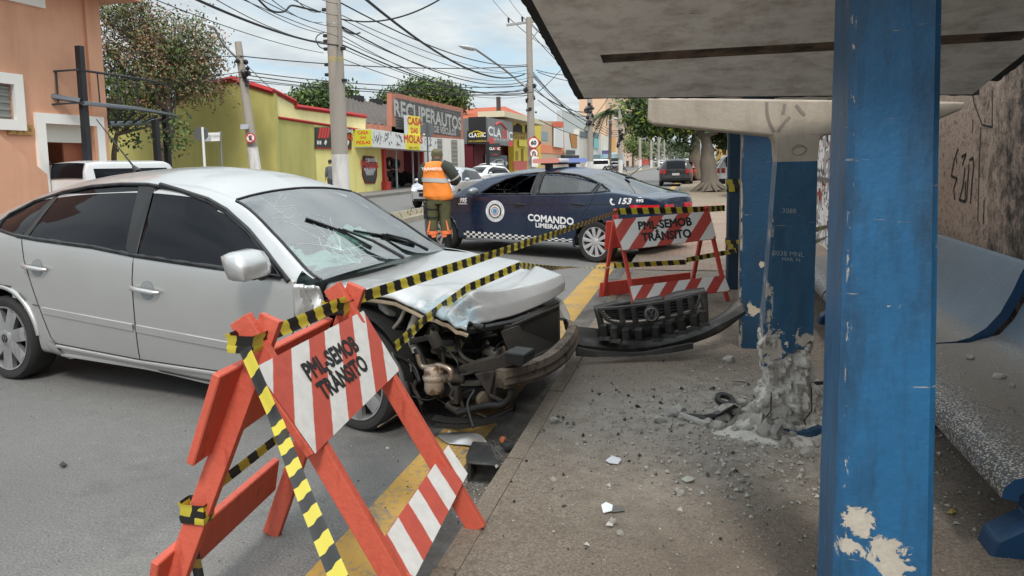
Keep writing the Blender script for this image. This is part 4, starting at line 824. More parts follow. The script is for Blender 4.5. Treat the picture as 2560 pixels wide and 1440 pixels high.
# rail with a triangular gusset
b = MB(); a_ = Vector((-.0, 1, 0))
def plate(pts, ins, th, mt, nm, holes=()):
    b = MB(); P = [WL(x, y, ins) for x, y in pts]; n = len(P); b.add(P + [p + Vector((0, th, 0)) for p in P], [tuple(range(n)), tuple(range(2 * n - 1, n - 1, -1))] + [(i, n + i, n + (i + 1) % n, (i + 1) % n) for i in range(n)])
    o = b.build(nm, mt, wr); md = o.modifiers.new('bevel', 'BEVEL'); md.width = .006
    for (x, y, r) in holes:
        b = MB(); c = WL(x, y, ins); b.lathe([(.001, -.002), (r, -.002), (r, .02)], c, (0, 1, 0), 18); b.build('bolt_hole', BLACK, o)
    return o
plate([(1138, 922), (1150, 915), (1245, 890), (1262, 880), (1318, 884), (1316, 905), (1250, 925), (1160, 940)], .10, .09, GRIME, 'chassis_rail', [(1158, 929, .014)])
plate([(1185, 935), (1240, 925), (1225, 985), (1262, 1002), (1250, 1008), (1225, 995)], .085, .01, GRIME, 'gusset', [(1215, 940, .02)])
plate([(1232, 900), (1245, 870), (1248, 905), (1240, 1000), (1228, 1000)], .11, .05, GRIME, 'front_panel'); plate([(1262, 880), (1312, 887), (1312, 908), (1300, 918), (1262, 905)], .03, .14, DK, 'crash_box')
# radiator
b = MB(); P = [WL(1278, 815, .42), WL(1395, 765, 1.30), WL(1397, 862, 1.30), WL(1312, 905, .42)]; th = Vector((-.08, 0, 0)); b.add(P + [p + th for p in P], [(0, 1, 2, 3), (7, 6, 5, 4), (0, 4, 5, 1), (1, 5, 6, 2), (2, 6, 7, 3), (3, 7, 4, 0)])
m, t, bb = newmat('radiator_fins'); v = coordn(t, (1, 1, 1)); wv = N(t, 'ShaderNodeTexWave', bands_direction='Y'); wv.inputs['Scale'].default_value = 22; wv.inputs['Distortion'].default_value = .6; t.links.new(v, wv.inputs['Vector'])
t.links.new(mixn(t, wv.outputs['Fac'], mixn(t, noisen(t, v, 6, 4), (.007, .0065, .006), (.022, .018, .014)), (.03, .025, .02)), bb.inputs['Base Color']); setin(bb, Roughness=.7)
ra = b.build('radiator', m, wr); b = MB()
for i in range(4): b.tube([P[i], P[(i + 1) % 4]], .012, 6)
b.beam(P[0] + Vector((.02, -.06, 0)), P[3] + Vector((.02, -.06, 0)), .05, .10); b.build('radiator_frame', GRIME, ra, smooth=40)
b = MB(); b.tube([WL(1165, 828, .12), WL(1210, 822, .3), WL(1280, 808, .5), WL(1340, 785, .9), WL(1392, 757, 1.4)], .022, 6); b.build('lock_carrier', DK, wr, smooth=40)
# bumper beam, bent
def beamP(px, py, ins): return WL(px, py, ins)
up = [beamP(1263, 928, .06), beamP(1290, 920, .12), beamP(1340, 906, .32), beamP(1385, 885, .6), beamP(1418, 855, .95), beamP(1436, 828, 1.25), beamP(1440, 808, 1.42), beamP(1425, 800, 1.5)]
lo = [beamP(1262, 972, .06), beamP(1290, 966, .12), beamP(1340, 952, .32), beamP(1385, 930, .6), beamP(1420, 902, .95), beamP(1440, 872, 1.25), beamP(1446, 846, 1.42), beamP(1432, 828, 1.5)]
b = MB(); rows = []
for t_ in np.linspace(0, 1, 30):
    p, q = crom(up, t_), crom(lo, t_); f_ = Vector((.012, 0, 0)); bk = Vector((-.06, .012, 0)); m1 = p.lerp(q, .35); m2 = p.lerp(q, .45); m3 = p.lerp(q, .78); m4 = p.lerp(q, .86)
    rows.append([p + bk, p, m1 + f_, m2 - f_ * .3, m3 + f_, m4 - f_ * .4, q, q + bk, p.lerp(q, .5) + bk])
b.grid(rows, wrap=True); b.f += [tuple(range(9)), tuple(range(len(b.v) - 9, len(b.v)))]; b.m += [0, 0]; b.build('bumper_beam', RUSTM, wr, smooth=30, label='bare bent bumper beam')
# undertray pieces hanging at the front corner
for pts, mt, w, nm in (([(1082, 1046), (1130, 1054), (1180, 1052), (1225, 1045), (1262, 1030), (1285, 1018)], DK, .016, 'lower_valance'), ([(1090, 1062), (1150, 1066), (1205, 1058), (1250, 1046), (1285, 1030)], DK, .03, 'lower_valance')):
    P = [WL(x, y, .02 + .1 * i / len(pts)) for i, (x, y) in enumerate(pts)]; Q = [crom(P, t_) for t_ in np.linspace(0, 1, 24)]; b = MB(); b.grid([[q + Vector((0, -.012, -w * .4)), q + Vector((0, -.012, w * .4)), q + Vector((0, .03, w * .8)), q + Vector((0, .03, w * .4))] for q in Q], wrap=True); b.build(nm, mt, wr, smooth=40)
b = MB(); b.lathe([(.001, .02), (.045, .02), (.05, 0), (.045, -.02), (.001, -.02)], WL(1212, 1000, .12), (.8, -.6, 0), 18); b.build('horn', RUSTM, wr, smooth=40)
# torn plastic wheel-arch liner
b = MB(); P = [[WL(980, 880, .02), WL(1000, 940, .0), WL(1005, 990, .0), WL(1000, 1000, .0)], [WL(990, 885, .08), WL(1012, 935, .05), WL(1026, 985, .04), WL(1020, 1002, .04)], [WL(985, 890, .2), WL(1018, 940, .2), WL(1030, 985, .2), WL(1028, 1000, .2)]]
b.grid(P); o = b.build('arch_liner', M('grey_liner', (.075, .08, .085), .55, var=.3, vs=8), wr, smooth=50); o.modifiers.new('thick', 'SOLIDIFY').thickness = .008
# ================================================================ police sedan
_A2 = GP(1487, 657); _B2 = GP(1109, 626); _a2 = (_B2 - _A2).normalized(); _n2 = Vector((-_a2.y, _a2.x, 0)); PHW = 0.84
pc = thing('police_car', 'dark blue patrol sedan with red and blue light bar and chequered band', 'police car', _A2 - _n2 * PHW, math.atan2(_a2.y, _a2.x))
PI_ = (Matrix.Translation(pc.location) @ Matrix.Rotation(pc.rotation_euler.z, 4, 'Z')).inverted()
WB = 3.163
car = Car(pc,
    zt=[(-.94, .80), (-.90, .955), (-.82, .990), (-.62, 1.03), (-.3, 1.12), (.05, 1.23), (.45, 1.355), (.85, 1.41), (1.2, 1.425), (1.65, 1.41), (2.02, 1.365), (2.4, 1.27), (2.74, 1.13), (2.98, 1.03), (3.25, .985), (3.6, .925), (3.8, .83), (3.90, .72)],
    zs=[(-.94, .78), (-.88, .92), (-.6, 1.0), (-.22, 1.045), (.07, 1.02), (1.06, 1.0), (2.2, .978), (2.9, .935), (3.4, .875), (3.75, .78), (3.90, .68)],
    hw=[(-.94, .40), (-.90, .52), (-.80, .66), (-.6, .78), (0, .845), (1.0, .855), (2.4, .852), (3.16, .845), (3.55, .80), (3.75, .72), (3.90, .55)],
    hr=[(-.94, .34), (-.8, .52), (-.6, .60), (-.3, .60), (.2, .575), (.9, .575), (1.7, .585), (2.1, .60), (2.6, .69), (2.95, .745), (3.4, .72), (3.75, .60), (3.90, .42)],
    crown=[(-.94, .02), (-.6, .03), (0, .06), (.5, .075), (1.2, .08), (1.9, .07), (2.4, .045), (3.0, .045), (3.6, .04), (3.9, .02)],
    zb=[(-.94, .40), (-.85, .28), (-.3, .24), (.4, .205), (2.6, .205), (3.0, .22), (3.7, .20), (3.90, .30)], x0=-.935, x1=3.885, step=0.03)
fw = [(1.20, 1.005), (1.215, 1.338), (1.568, 1.308), (1.839, 1.240), (2.088, 1.135), (2.27, 1.02), (2.199, .995)]
rw = [(.085, 1.035), (.08, 1.17), (.228, 1.235), (.459, 1.298), (.859, 1.336), (1.10, 1.340), (1.085, 1.012), (.5, 1.022)]
qw = [(.03, 1.035), (.035, 1.165), (-.06, 1.115), (-.21, 1.062)]
wsf = lambda x, y: 2.12 < x < 2.94 and abs(y) < car.hr(x) - .03
rsf = lambda x, y: -.60 < x < .34 and abs(y) < car.hr(x) - .05
def pcut(x, y, z, side):
    if side and (inpoly(x, z, fw) or inpoly(x, z, rw) or inpoly(x, z, qw)): return True
    if not side and (wsf(x, y) or rsf(x, y)): return True
    return side and z < .9 and (math.hypot(x, z - .31) < .36 or math.hypot(x - WB, z - .31) < .36)
car.body('body', NAVY, pcut)
PGL = glassmat('patrol_window_glass', (.66, .72, .69), .03, .06)
def grow(P, k):
    cx = sum(p[0] for p in P) / len(P); cz = sum(p[1] for p in P) / len(P); return [(cx + (x - cx) * k, cz + (z - cz) * k) for x, z in P]
for sd in (1, -1):
    for poly, open_ in ((fw, sd == 1), (rw, False), (qw, False)):
        b = MB(); car.line(b, poly, sd, .018, -.002, closed=True); fr_ = b.build('window_frame', TRIM, pc, smooth=60)
        if not open_: b = MB(); car.drape(b, poly, sd, -.008); b.build('pane', PGL, fr_, smooth=60)
    for pp in ([(1.085, 1.01), (1.10, 1.35), (1.215, 1.348), (1.20, 1.0)], [(.03, 1.04), (.035, 1.18), (.08, 1.19), (.085, 1.035)]): b = MB(); car.drape(b, pp, sd, .003); b.build('window_pillar', TRIM, pc, smooth=60)
for rng, nm in (((2.11, 2.95), 'windscreen'), ((-.62, .35), 'rear_window')):
    b = MB(); b.grid([[(x, y, car.top(x, y) + .001) for y in np.linspace(-car.hr(x) + .03, car.hr(x) - .03, 17)] for x in np.linspace(rng[0], rng[1], 18)]); b.build(nm, glassmat(nm + '_glass', (.5, .56, .55), .02, .16), pc, smooth=80)
b = MB(); b.line = None
for sd in (1, -1):
    for L in ([(1.17, .985), (1.25, .72), (1.285, .42), (1.28, .30)], [(2.42, .96), (2.46, .80), (2.45, .50), (2.62, .28)], [(.0, 1.0), (.08, .86), (.30, .60), (.36, .42)], [(.40, .295), (2.62, .285)], [(2.8, .94), (2.80, .70)]): car.line(b, L, sd, .0045, -.001)
    car.line(b, [(-.8, .87), (-.3, .875), (1.2, .845), (2.5, .825)], sd, .006, -.003)
b.build('panel_gap', BLACK, pc)
for sd in (1, -1):
    for x, z in ((1.405, .845), (.277, .866)):
        b = MB(); y = sd * (car.side(x, z)); b.tube([(x - .115, y, z - .008), (x - .06, y + sd * .032, z), (x + .07, y + sd * .032, z), (x + .12, y, z + .004)], [.012, .016, .017, .013], 8); b.build('door_handle', TRIM, pc, smooth=60)
# chequered band, lettering and badge on both flanks
CHK_W = M('band_white', (.75, .75, .75), .45, var=.05); CHK_B = M('band_black', (.012, .012, .013), .45)
SILL = M('grey_sill', (.42, .43, .45), .4, .3)
for sd in (1, -1):
    b = MB(); n = 34; xa, xb = .40, 2.66
    for i in range(n):
        for j in range(3):
            x0, x1 = xa + (xb - xa) * i / n, xa + (xb - xa) * (i + 1) / n; k0 = (xa + (xb - xa) * (i + .5) / n - xa) / (xb - xa)
            zb_, zt_ = .290 - .032 * k0, .338 + .034 * k0; z0, z1 = zb_ + (zt_ - zb_) * j / 3, zb_ + (zt_ - zb_) * (j + 1) / 3; q = []
            for x, z in ((x0, z0), (x1, z0), (x1, z1), (x0, z1)): q.append((x, sd * (car.side(x, z) + .004), z))
            b.add(q, [(0, 1, 2, 3)], (i + j) % 2)
    b.build('chequered_band', [CHK_W, CHK_B], pc)
    b = MB(); car.drape(b, [(.40, .215), (.40, .283), (2.64, .255), (2.66, .212)], sd, .006, 3); b.build('sill', SILL, pc, smooth=50)
    for tx, sz, x, z, kw in (('COMANDO', .148, .80, .617, dict(bold=.0022, slope=.045, sx=1.12)), ('LIMEIRA/SP', .098, .80, .510, dict(bold=.0016, slope=.045, sx=1.25)), ('995', .105, 2.66, .888, dict(bold=.002, shear=.25, sx=1.05)), ('153', .115, -.48, .918, dict(bold=.002, shear=.25, sx=1.25)), ('995', .06, -.70, .925, dict(bold=.001))):
        b = MB(); car.text(b, tx, sz, x, z, sd, **kw); b.build('lettering', LETTER_WHITE, pc)
    b = MB(); car.drape(b, [(2.77, .820), (2.77, .836), (2.56, .836), (2.56, .826)], sd, .005, 1); b.build('swoosh_mark', LETTER_WHITE, pc)
    b = MB(); h = [(-.27, .955), (-.285, .965), (-.31, .945), (-.30, .93), (-.285, .92), (-.30, .89), (-.32, .88), (-.345, .882), (-.34, .865), (-.30, .86), (-.27, .89), (-.26, .925)]; b.add([(x + .0, sd * (car.side(x, z) + .005), z) for x, z in h], [tuple(range(len(h)))]); b.build('phone_mark', LETTER_WHITE, pc)
    b = MB(); cx, cz = 1.93, .722
    def ring(r0, r1, mat, off): 
        n = 40; A_ = [(cx + r0 * 1.15 * math.cos(2 * math.pi * i / n), cz + r0 * math.sin(2 * math.pi * i / n)) for i in range(n)]; B_ = [(cx + r1 * 1.15 * math.cos(2 * math.pi * i / n), cz + r1 * math.sin(2 * math.pi * i / n)) for i in range(n)]
        b.add([(x, sd * (car.side(x, z) + off), z) for x, z in A_ + B_], [(i, (i + 1) % n, n + (i + 1) % n, n + i) for i in range(n)], mat)
    ring(.125, .176, 0, .004); ring(.08, .122, 0, .004); ring(.095, .121, 1, .005); ring(.001, .08, 0, .004); ring(.055, .062, 2, .006); ring(.001, .045, 3, .006); ring(.001, .02, 2, .007); ring(.062, .072, 4, .006)
    def arct(txt, r, a0, a1, size, flip, mat):
        for i, ch in enumerate(txt):
            if ch == ' ': continue
            a = R_(a0 + (a1 - a0) * i / (len(txt) - 1)); V, F = text_geo(ch, size); th = a - math.pi / 2 + (math.pi if flip else 0); P = []
            for u, v_, w_ in V:
                xx = u * math.cos(th) - v_ * math.sin(th) + r * math.cos(a); zz = u * math.sin(th) + v_ * math.cos(th) + r * math.sin(a); X = cx - sd * xx * 1.15; Z = cz + zz; P.append((X, sd * (car.side(X, Z) + .0065 + w_), Z))
            b.add(P, F, mat)
    arct('PATRULHEIRO', .150, 160, 20, .040, False, 2); arct('PROTETOR E AMIGO', .150, 200, 340, .036, True, 2); arct('GUARDA CIVIL', .108, 155, 25, .022, False, 0); arct('LIMEIRA-SP', .108, 220, 320, .026, True, 0)
    b.build('badge', [LETTER_WHITE, LETTER_BLACK, M('badge_grey', (.16, .18, .22), .5), M('badge_blue', (.10, .35, .6), .5), M('badge_red', (.55, .12, .10), .5)], pc)
# mirrors, lamps, grille, plate
for sd in (1, -1):
    b = MB(); b.blob((2.30, sd * .965, 1.05), (.075, .115, .062), 3, .04, 1, 3); b.tube([(2.33, sd * .86, .99), (2.32, sd * .93, 1.02)], .03, 8); b.build('door_mirror', NAVY if sd == -1 else M('mirror_cap', (.25, .26, .28), .2, .5), pc, smooth=60)
    b = MB(); car.drape(b, [(3.50, .70), (3.44, .82), (3.60, .79), (3.78, .73), (3.79, .62), (3.62, .64)], sd, .012, 4); b.build('headlight', M('headlight_lens', (.45, .45, .44), .08, .3, coat=.9), pc, smooth=50)
    b = MB(); car.drape(b, [(-.56, .868), (-.60, .80), (-.80, .775), (-.90, .79), (-.90, .86)], sd, .008, 3); (b.box((-.94, sd * .30, .82), (.03, .24, .07), bev=.01)); b.build('tail_light', M('tail_red', (.55, .015, .02), .12, coat=.8), pc, smooth=50)
    for xw in (0, WB): b = MB(); b.tube([(x, sd * (car.side(x, max(z, .36)) - .004), z) for x, z in circ(xw, .31, .365, 36, 12, 168)], .014, 6); b.build('arch_lip', NAVY, pc, smooth=60)
b = MB(); b.box((3.80, 0, .60), (.22, .86, .09), bev=.02); b.box((3.80, 0, .36), (.22, 1.0, .12), bev=.02); b.build('grille', TRIM, pc)
b = MB(); b.box((-.94, 0, .62), (.02, .42, .13), bev=.005); b.build('number_plate', WHITEP, pc)
b = MB()
for y0, y1 in ((-.81, -.5), (.5, .81)):
    for xw in (0, WB): well(b, xw, .31, .37, y0, y1)
b.box((1.6, 0, .25), (4.2, 1.4, .05)); b.build('underbody', UNDER, pc)
b = MB(); b.box((2.25, 0, .86), (.55, 1.4, .2), bev=.05); b.box((1.3, 0, .38), (2.9, 1.5, .06)); b.box((-.1, 0, .93), (.7, 1.1, .05)); b.build('dashboard', CAB, pc, smooth=40)
for x, y in ((1.25, -.36), (1.25, .36), (.42, 0)):
    b = MB(); w = .5 if y else 1.2; b.box((x + .3, y, .62), (.5, w, .2), bev=.08); b.box((x, y, .95), (.18, w, .62), Matrix.Rotation(-.25, 3, 'Y'), bev=.07); b.box((x - .06, y, 1.20), (.08, w * .5, .14), bev=.04); b.build('seat', CAB, pc, smooth=50)
b = MB(); b.tube([(1.98 + .06 * math.sin(t), .36 + .18 * math.cos(t), 1.0 + .15 * math.sin(t)) for t in np.linspace(0, 6.28, 26)], .015, 8); b.tube([(1.98, .36, 1.0), (2.15, .36, .93)], .035, 8); b.box((1.98, .36, 1.0), (.03, .34, .05)); b.build('steering_wheel', BLACK, pc, smooth=60)
for (x, y, hw_) in ((0, .835, 0), (0, -.835, 0), (WB, .83, 0), (WB, -.83, 0)): wheel(pc, x, y, .31, .2, .222, 10, ALLOY_B, sw=(.036, .062))
# light bar
lb = MB(); lb.box((1.20, 0, 1.475), (.16, .9, .03), bev=.01)
for y in (-.33, .33): lb.box((1.2, y, 1.435), (.12, .07, .09), bev=.01)
lbo = lb.build('light_bar', BLACK, pc, smooth=40)
def lens(y0, y1, mt, nm='lens'):
    b = MB(); b.box((1.2, (y0 + y1) / 2, 1.525), (.25, abs(y1 - y0), .072), bev=.03); b.build(nm, mt, lbo, smooth=50)
lens(.20, .62, emat('red_beacon', (.95, .40, .34), .42)); lens(-.07, .19, M('clear_beacon', (.62, .63, .66), .15, .2, coat=.8)); lens(-.62, -.08, emat('blue_beacon', (.36, .45, .92), .42))
b = MB(); b.tube([(-.02, -.1, 1.24), (-.28, -.1, 1.42)], .006, 6); b.blob((-.02, -.1, 1.24), (.06, .03, .025), 2, .05); b.build('aerial', TRIM, pc, smooth=50)
# ================================================================ wooden barriers
RED = M('red_orange_paint', 'c65a46', 0.6, var=0.18, vs=7, bump=0.35, bs=40, stretch=(4, 4, .6), second='a8402f', th=(.58, .7), ss=5)
RED2 = M('dull_red_paint', 'c2463a', 0.65, var=0.18, vs=7, bump=0.3, bs=40, second='9a3327', th=(.58, .7), ss=5)
def board(root, name, A, B, C, D, th, paint, stripe=None, txt=None, period=.2, slope=.5, off=0.0):
    """A,B along the top, C,D along the bottom (A above D); a plank with a painted front laid 2 mm proud"""
    A, B, C, D = [Vector(p) for p in (A, B, C, D)]; ex = (B - A).normalized(); n = ex.cross(D - A).normalized()
    b = MB(); P = [A, B, C, D]; Q = [p + n * th for p in P]; b.add(P + Q, [(0, 1, 2, 3), (7, 6, 5, 4), (0, 4, 5, 1), (1, 5, 6, 2), (2, 6, 7, 3), (3, 7, 4, 0)])
    o = b.build(name, paint, root, world=True); md = o.modifiers.new('bevel', 'BEVEL'); md.width = .004; md.segments = 1
    if stripe:
        loc = (A + B + C + D) / 4; ey = -n.cross(ex); ey = (A - D) - ex * (A - D).dot(ex); ey.normalize(); fr_ = Matrix((ex, ey, -n)).transposed().to_4x4()
        b = MB(); k = .0025; b.grid([[((p - loc).dot(ex), (p - loc).dot(ey), 0) for p in r_] for r_ in ([D.lerp(C, t) for t in np.linspace(.006, .994, 30)], [A.lerp(B, t) for t in np.linspace(.006, .994, 30)])])
        f = b.build('stripes', stripe, o, fixn=False); mw = Matrix.Translation(loc - n * k - Vector(root.location)) @ fr_; f.matrix_local = mw
        if txt:
            b = MB()
            for s_, yy in zip(txt[0], txt[1]): text_on(b, s_, txt[2], (0, yy, .002), (1, 0, 0), (0, 1, 0), bold=txt[3], sx=txt[4])
            t_ = b.build('lettering', LETTER_BLACK, o, fixn=False); t_.matrix_local = mw
    return o
def leg(root, a, b_, w=.055, d=.035, up=(1, 0, 0), paint=None, label=None):
    b = MB(); b.beam(a, b_, w, d, up, bev=.004); return b.build('leg', paint or RED, root, world=True, label=label)
WS = (.80, .78, .75)
# near barrier: its long side runs along the kerb, lettered face towards the pavement
nb = thing('barrier', 'near red and white wooden barrier half on the kerb before the crashed car', 'barrier', (-1.3, 2.25, 0))
fx = lambda z: -1.33 + .609 * (1 - z); bx = lambda z: -1.33 - .37 * (1 - z) + .03 * max(0, z - .9) / .1
for y, fz, nm in ((1.965, .0, ''), (2.555, .13, '')):
    leg(nb, (fx(1.045), y, 1.045), (fx(fz) if fz else fx(.0), y, fz), .072, .03, (0, 1, 0)); leg(nb, (bx(1.045), y + .032, 1.045), (bx(0.0) + (.015 if y < 2 else 0), y + .032 - (.12 if y < 2 else 0), 0), .072, .03, (0, 1, 0))
S1 = stripemat('bold_red_stripes', 'cb5a4a', WS, .222, -.94, 'X', 'Y', off=.03, dirty=.5); S1b = stripemat('narrow_red_stripes', 'cb5a4a', WS, .185, -.55, 'X', 'Y', off=.06, dirty=.5)
board(nb, 'front_board', ONX(633, 921, fx(.915) + .035), ONX(908, 777, fx(.93) + .03), ONX(1000, 924, fx(.70) + .035), ONX(784, 1137, fx(.65) + .035), .028, RED, S1, (('PML-SEMOB', 'TRÂNSITO'), (.050, -.026), .083, .0010, .86))
board(nb, 'front_board', ONX(938, 1378, fx(.40) + .03), ONX(1121, 1111, fx(.42) + .03), ONX(1167, 1186, fx(.27) + .03), ONX(1036, 1446, fx(.22) + .03), .028, RED, S1b)
board(nb, 'back_board', ONX(820, 790, bx(.93) - .03), ONX(530, 932, bx(.92) - .03), ONX(463, 1158, bx(.64) - .03), ONX(716, 980, bx(.66) - .03), .028, RED)
board(nb, 'back_board', ONX(700, 1148, bx(.33) - .01), ONX(396, 1412, bx(.32) - .01), ONX(380, 1520, bx(.19) - .01), ONX(690, 1225, bx(.2) - .01), -.028, RED)
b = MB()
for y, z in ((2.0, .90),): b.lathe([(.001, -.004), (.012, -.002), (.014, .004), (.001, .006)], ONX(620, 884, fx(.93) + .01), (0, -1, .1), 12)
b.build('bolt', STEEL, nb, world=True, smooth=50)
# far barrier on the pavement by the patrol car
Fb = [GP(1522, 752, .13), GP(1592, 720, .13)]
fl = thing('barrier', 'farther red and white wooden barrier between the patrol car and the far blue posts', 'barrier', (-.35, 7.3, .13))
L0, R0 = Vector((-.80, 7.25, 0)), Vector((.18, 7.62, 0)); exf = (R0 - L0).normalized(); nf = Vector((exf.y, -exf.x, 0))
def fp(t, d, z): return L0 + (R0 - L0) * t + nf * d + Vector((0, 0, z))
for t in (.02, .90):
    leg(fl, fp(t, 0.0, 1.03), fp(t + .10, .30, .13), .045, .032, exf, RED2); leg(fl, fp(t, 0.03, 1.03), fp(t - .05, -.28, .13), .045, .032, exf, RED2)
S2 = stripemat('far_red_stripes', 'bf4a40', WS, .27, -.85, 'X', 'Y', off=.05, dirty=.25); S2b = stripemat('far_narrow_stripes', 'b8433b', WS, .235, -.85, 'X', 'Y', off=.0, dirty=.3)
zz = lambda px, py, Y: ONY(px, py, Y)
board(fl, 'front_board', zz(1533, 549, 7.1), zz(1774, 528, 7.42), zz(1791, 596, 7.34), zz(1555, 626, 7.02), .026, RED2, S2, (('PML-SEMOB', 'TRÂNSITO'), (.056, -.060), .115, .0014, .88))
board(fl, 'front_board', zz(1573, 716, 6.95), zz(1812, 688, 7.28), zz(1826, 727, 7.24), zz(1583, 755, 6.9), .026, RED2, S2b)
board(fl, 'back_board', zz(1725, 545, 7.65), zz(1515, 552, 7.42), zz(1510, 622, 7.47), zz(1725, 590, 7.7), .026, RED2)
board(fl, 'back_board', zz(1725, 680, 7.75), zz(1500, 706, 7.5), zz(1496, 742, 7.5), zz(1725, 714, 7.75), .026, RED2)

# ================================================================ hazard tape
m, t, bb = newmat('hazard_tape'); u = N(t, 'ShaderNodeUVMap'); s = N(t, 'ShaderNodeSeparateXYZ'); t.links.new(u.outputs[0], s.inputs[0])
q = mathn(t, 'ADD', mathn(t, 'DIVIDE', s.outputs[0], .115), mathn(t, 'MULTIPLY', s.outputs[1], .14)); f = rampn(t, mathn(t, 'ABSOLUTE', mathn(t, 'SUBTRACT', mathn(t, 'FRACT', q), .5)), .245, .255)
t.links.new(mixn(t, f, (.56, .47, .05), (.016, .015, .014)), bb.inputs['Base Color']); setin(bb, Roughness=.32); TAPE = m
def tape(label, pts, w=.035, tw=0.0, sag=0.0, up=None, name='hazard_tape', group='striped hazard tape', crumple=.25):
    P = [Vector(p) for p in pts]; Q = []
    for i in range(len(P) - 1):
        n = max(6, int((P[i + 1] - P[i]).length / .03)); L = (P[i + 1] - P[i]).length
        for k in range(n): t_ = k / n; Q.append(P[i].lerp(P[i + 1], t_) + Vector((0, 0, -4 * sag * L * L * .05 * t_ * (1 - t_))))
    Q.append(P[-1]); b = MB(); acc = 0; uvs = []; rows = []
    for i, p in enumerate(Q):
        if i: acc += (p - Q[i - 1]).length
        d = (Q[min(i + 1, len(Q) - 1)] - Q[max(i - 1, 0)]).normalized(); e = Vector(up) if up else Vector((0, 0, 1)); e = e - d * e.dot(d); e.normalize(); s_ = d.cross(e)
        a = tw * acc + crumple * mnoise.noise(Vector((acc * 3.1, len(Q) * .37, 0))); e2 = e * math.cos(a) + s_ * math.sin(a); s2 = d.cross(e2)
        rows.append([p - e2 * w * .5 + s2 * w * .10, p - e2 * w * .17 - s2 * w * .03, p + e2 * w * .17 + s2 * w * .06, p + e2 * w * .5 - s2 * w * .04]); uvs.append([(acc, 0), (acc, .33), (acc, .67), (acc, 1)])
    b.grid(rows); o = b.build(name, TAPE, smooth=60, fixn=False); ul = o.data.uv_layers.new(name='UVMap'); flat = [c for r_ in uvs for c in r_]
    for lp in o.data.loops: ul.data[lp.index].uv = flat[lp.vertex_index]
    return setp(o, label, 'tape', group)
def wrap(label, pts, w, r_=.002):
    return tape(label, pts, w, crumple=.5)
A1t = ONX(625, 853, fx(.99) + .02); A2t = ONX(842, 762, fx(1.0) + .025)
fbl, fbr = ONY(1545, 528, 7.12), ONY(1740, 524, 7.45); p4t = ONY(1812, 520, 7.98); p4c = ONY(1848, 497, 7.97)
tape('yellow and black tape joining the two tops of the near barrier', [A1t + Vector((0, .03, 0)), A2t], .045, .2, .3)
tape('long tape from the near barrier top over the bonnet to the farther barrier', [A2t, fbl], .046, .12, .008)
tape('tape along the top of the farther barrier to the far blue post', [fbl, fbr, p4t], .06, .0, .05, crumple=.08)
h1 = AD(1215, 690, 4.62); h2 = AD(1300, 663, 4.9); 
tape('lower tape lying across the bonnet from behind the near board', [ONX(985, 870, -1.36), AD(1060, 800, 3.86), AD(1165, 722, 4.3), h2], .05, .15, .0)
tape('lower tape from the bonnet to the leg of the farther barrier', [h2, ONY(1420, 668, 6.3), ONY(1533, 668, 7.3)], .045, .8, .1)
tape('lower tape between the legs of the farther barrier', [ONY(1535, 664, 7.3), ONY(1716, 655, 7.5)], .05, .0, .05, crumple=.08)
tape('lower tape from the farther barrier to the far blue post', [ONY(1716, 650, 7.5), ONY(1812, 632, 7.97), ONY(1840, 626, 7.97)], .05, .0, .0, crumple=.08)
tape('wide tape slanting down from the near barrier top towards the camera', [ONX(612, 872, fx(.95) + .03), ONX(690, 1050, -1.15), AD(760, 1235, 1.72), AD(862, 1480, 1.38)], .036, .12, .0, up=(1, 0, .3), crumple=.06)
tape('short tape hanging from the rear leg of the near barrier', [ONX(484, 1282, bx(.5) - .01), ONX(478, 1345, bx(.35)), ONX(504, 1470, bx(.1))], .036, .3, .0, up=(1, 0, 0))
tape('tape running behind the near barrier from its rear leg', [ONX(540, 1215, bx(.5)), ONX(722, 1072, bx(.45))], .035, .1, .1)
tape('upper tape stretched from the post to the graffitied gate', [ONY(2036, 575, 4.2), ONX(2110, 556, 1.86)], .03, .4, .0)
tape('lower tape stretched from the post to the graffitied gate', [ONY(2036, 606, 4.2), ONX(2110, 574, 1.86)], .022, .6, .0)
def band(label, c, ex, ey, w, d, h):
    """tape wound round a leg or post"""
    c, ex, ey = Vector(c), Vector(ex), Vector(ey); P = []
    for k in range(9): a = R_(45 + 90 * k); P.append(c + ex * (w / 2 if math.cos(a) > 0 else -w / 2) + ey * (d / 2 if math.sin(a) > 0 else -d / 2) + Vector((0, 0, .012 * k / 8 - .006)))
    return tape(label, P, h, crumple=.3)
for lb_, px, py, X, w, h in (('tape wound round the left top of the near barrier', 620, 852, fx(.98), .085, .05), ('tape wound round the right top of the near barrier', 846, 766, fx(.99), .085, .045), ('tape wound round the rear leg of the near barrier', 492, 1277, bx(.48), .085, .06)):
    band(lb_, ONX(px, py, X), (0, 1, 0), (1, 0, 0), .085 if px > 500 else .05, w, h)
band('upper tape wound round the far blue post', (.405, 8.11, 1.22), (1, 0, 0), (0, 1, 0), .215, .25, .12); band('lower tape wound round the far blue post', (.405, 8.11, .60), (1, 0, 0), (0, 1, 0), .22, .25, .10)
# ================================================================ torn-off bumper with grille, broken parts, rubble, litter
PLB = M('dusty_black_plastic', (.028, .027, .026), .55, var=.5, vs=10, second=(.075, .07, .062), th=(.52, .68), ss=9, bump=.15)
gr = thing('torn_bumper', 'black front bumper cover with its grille torn off and lying on the pavement', 'bumper', (-.35, 5.2, .13))
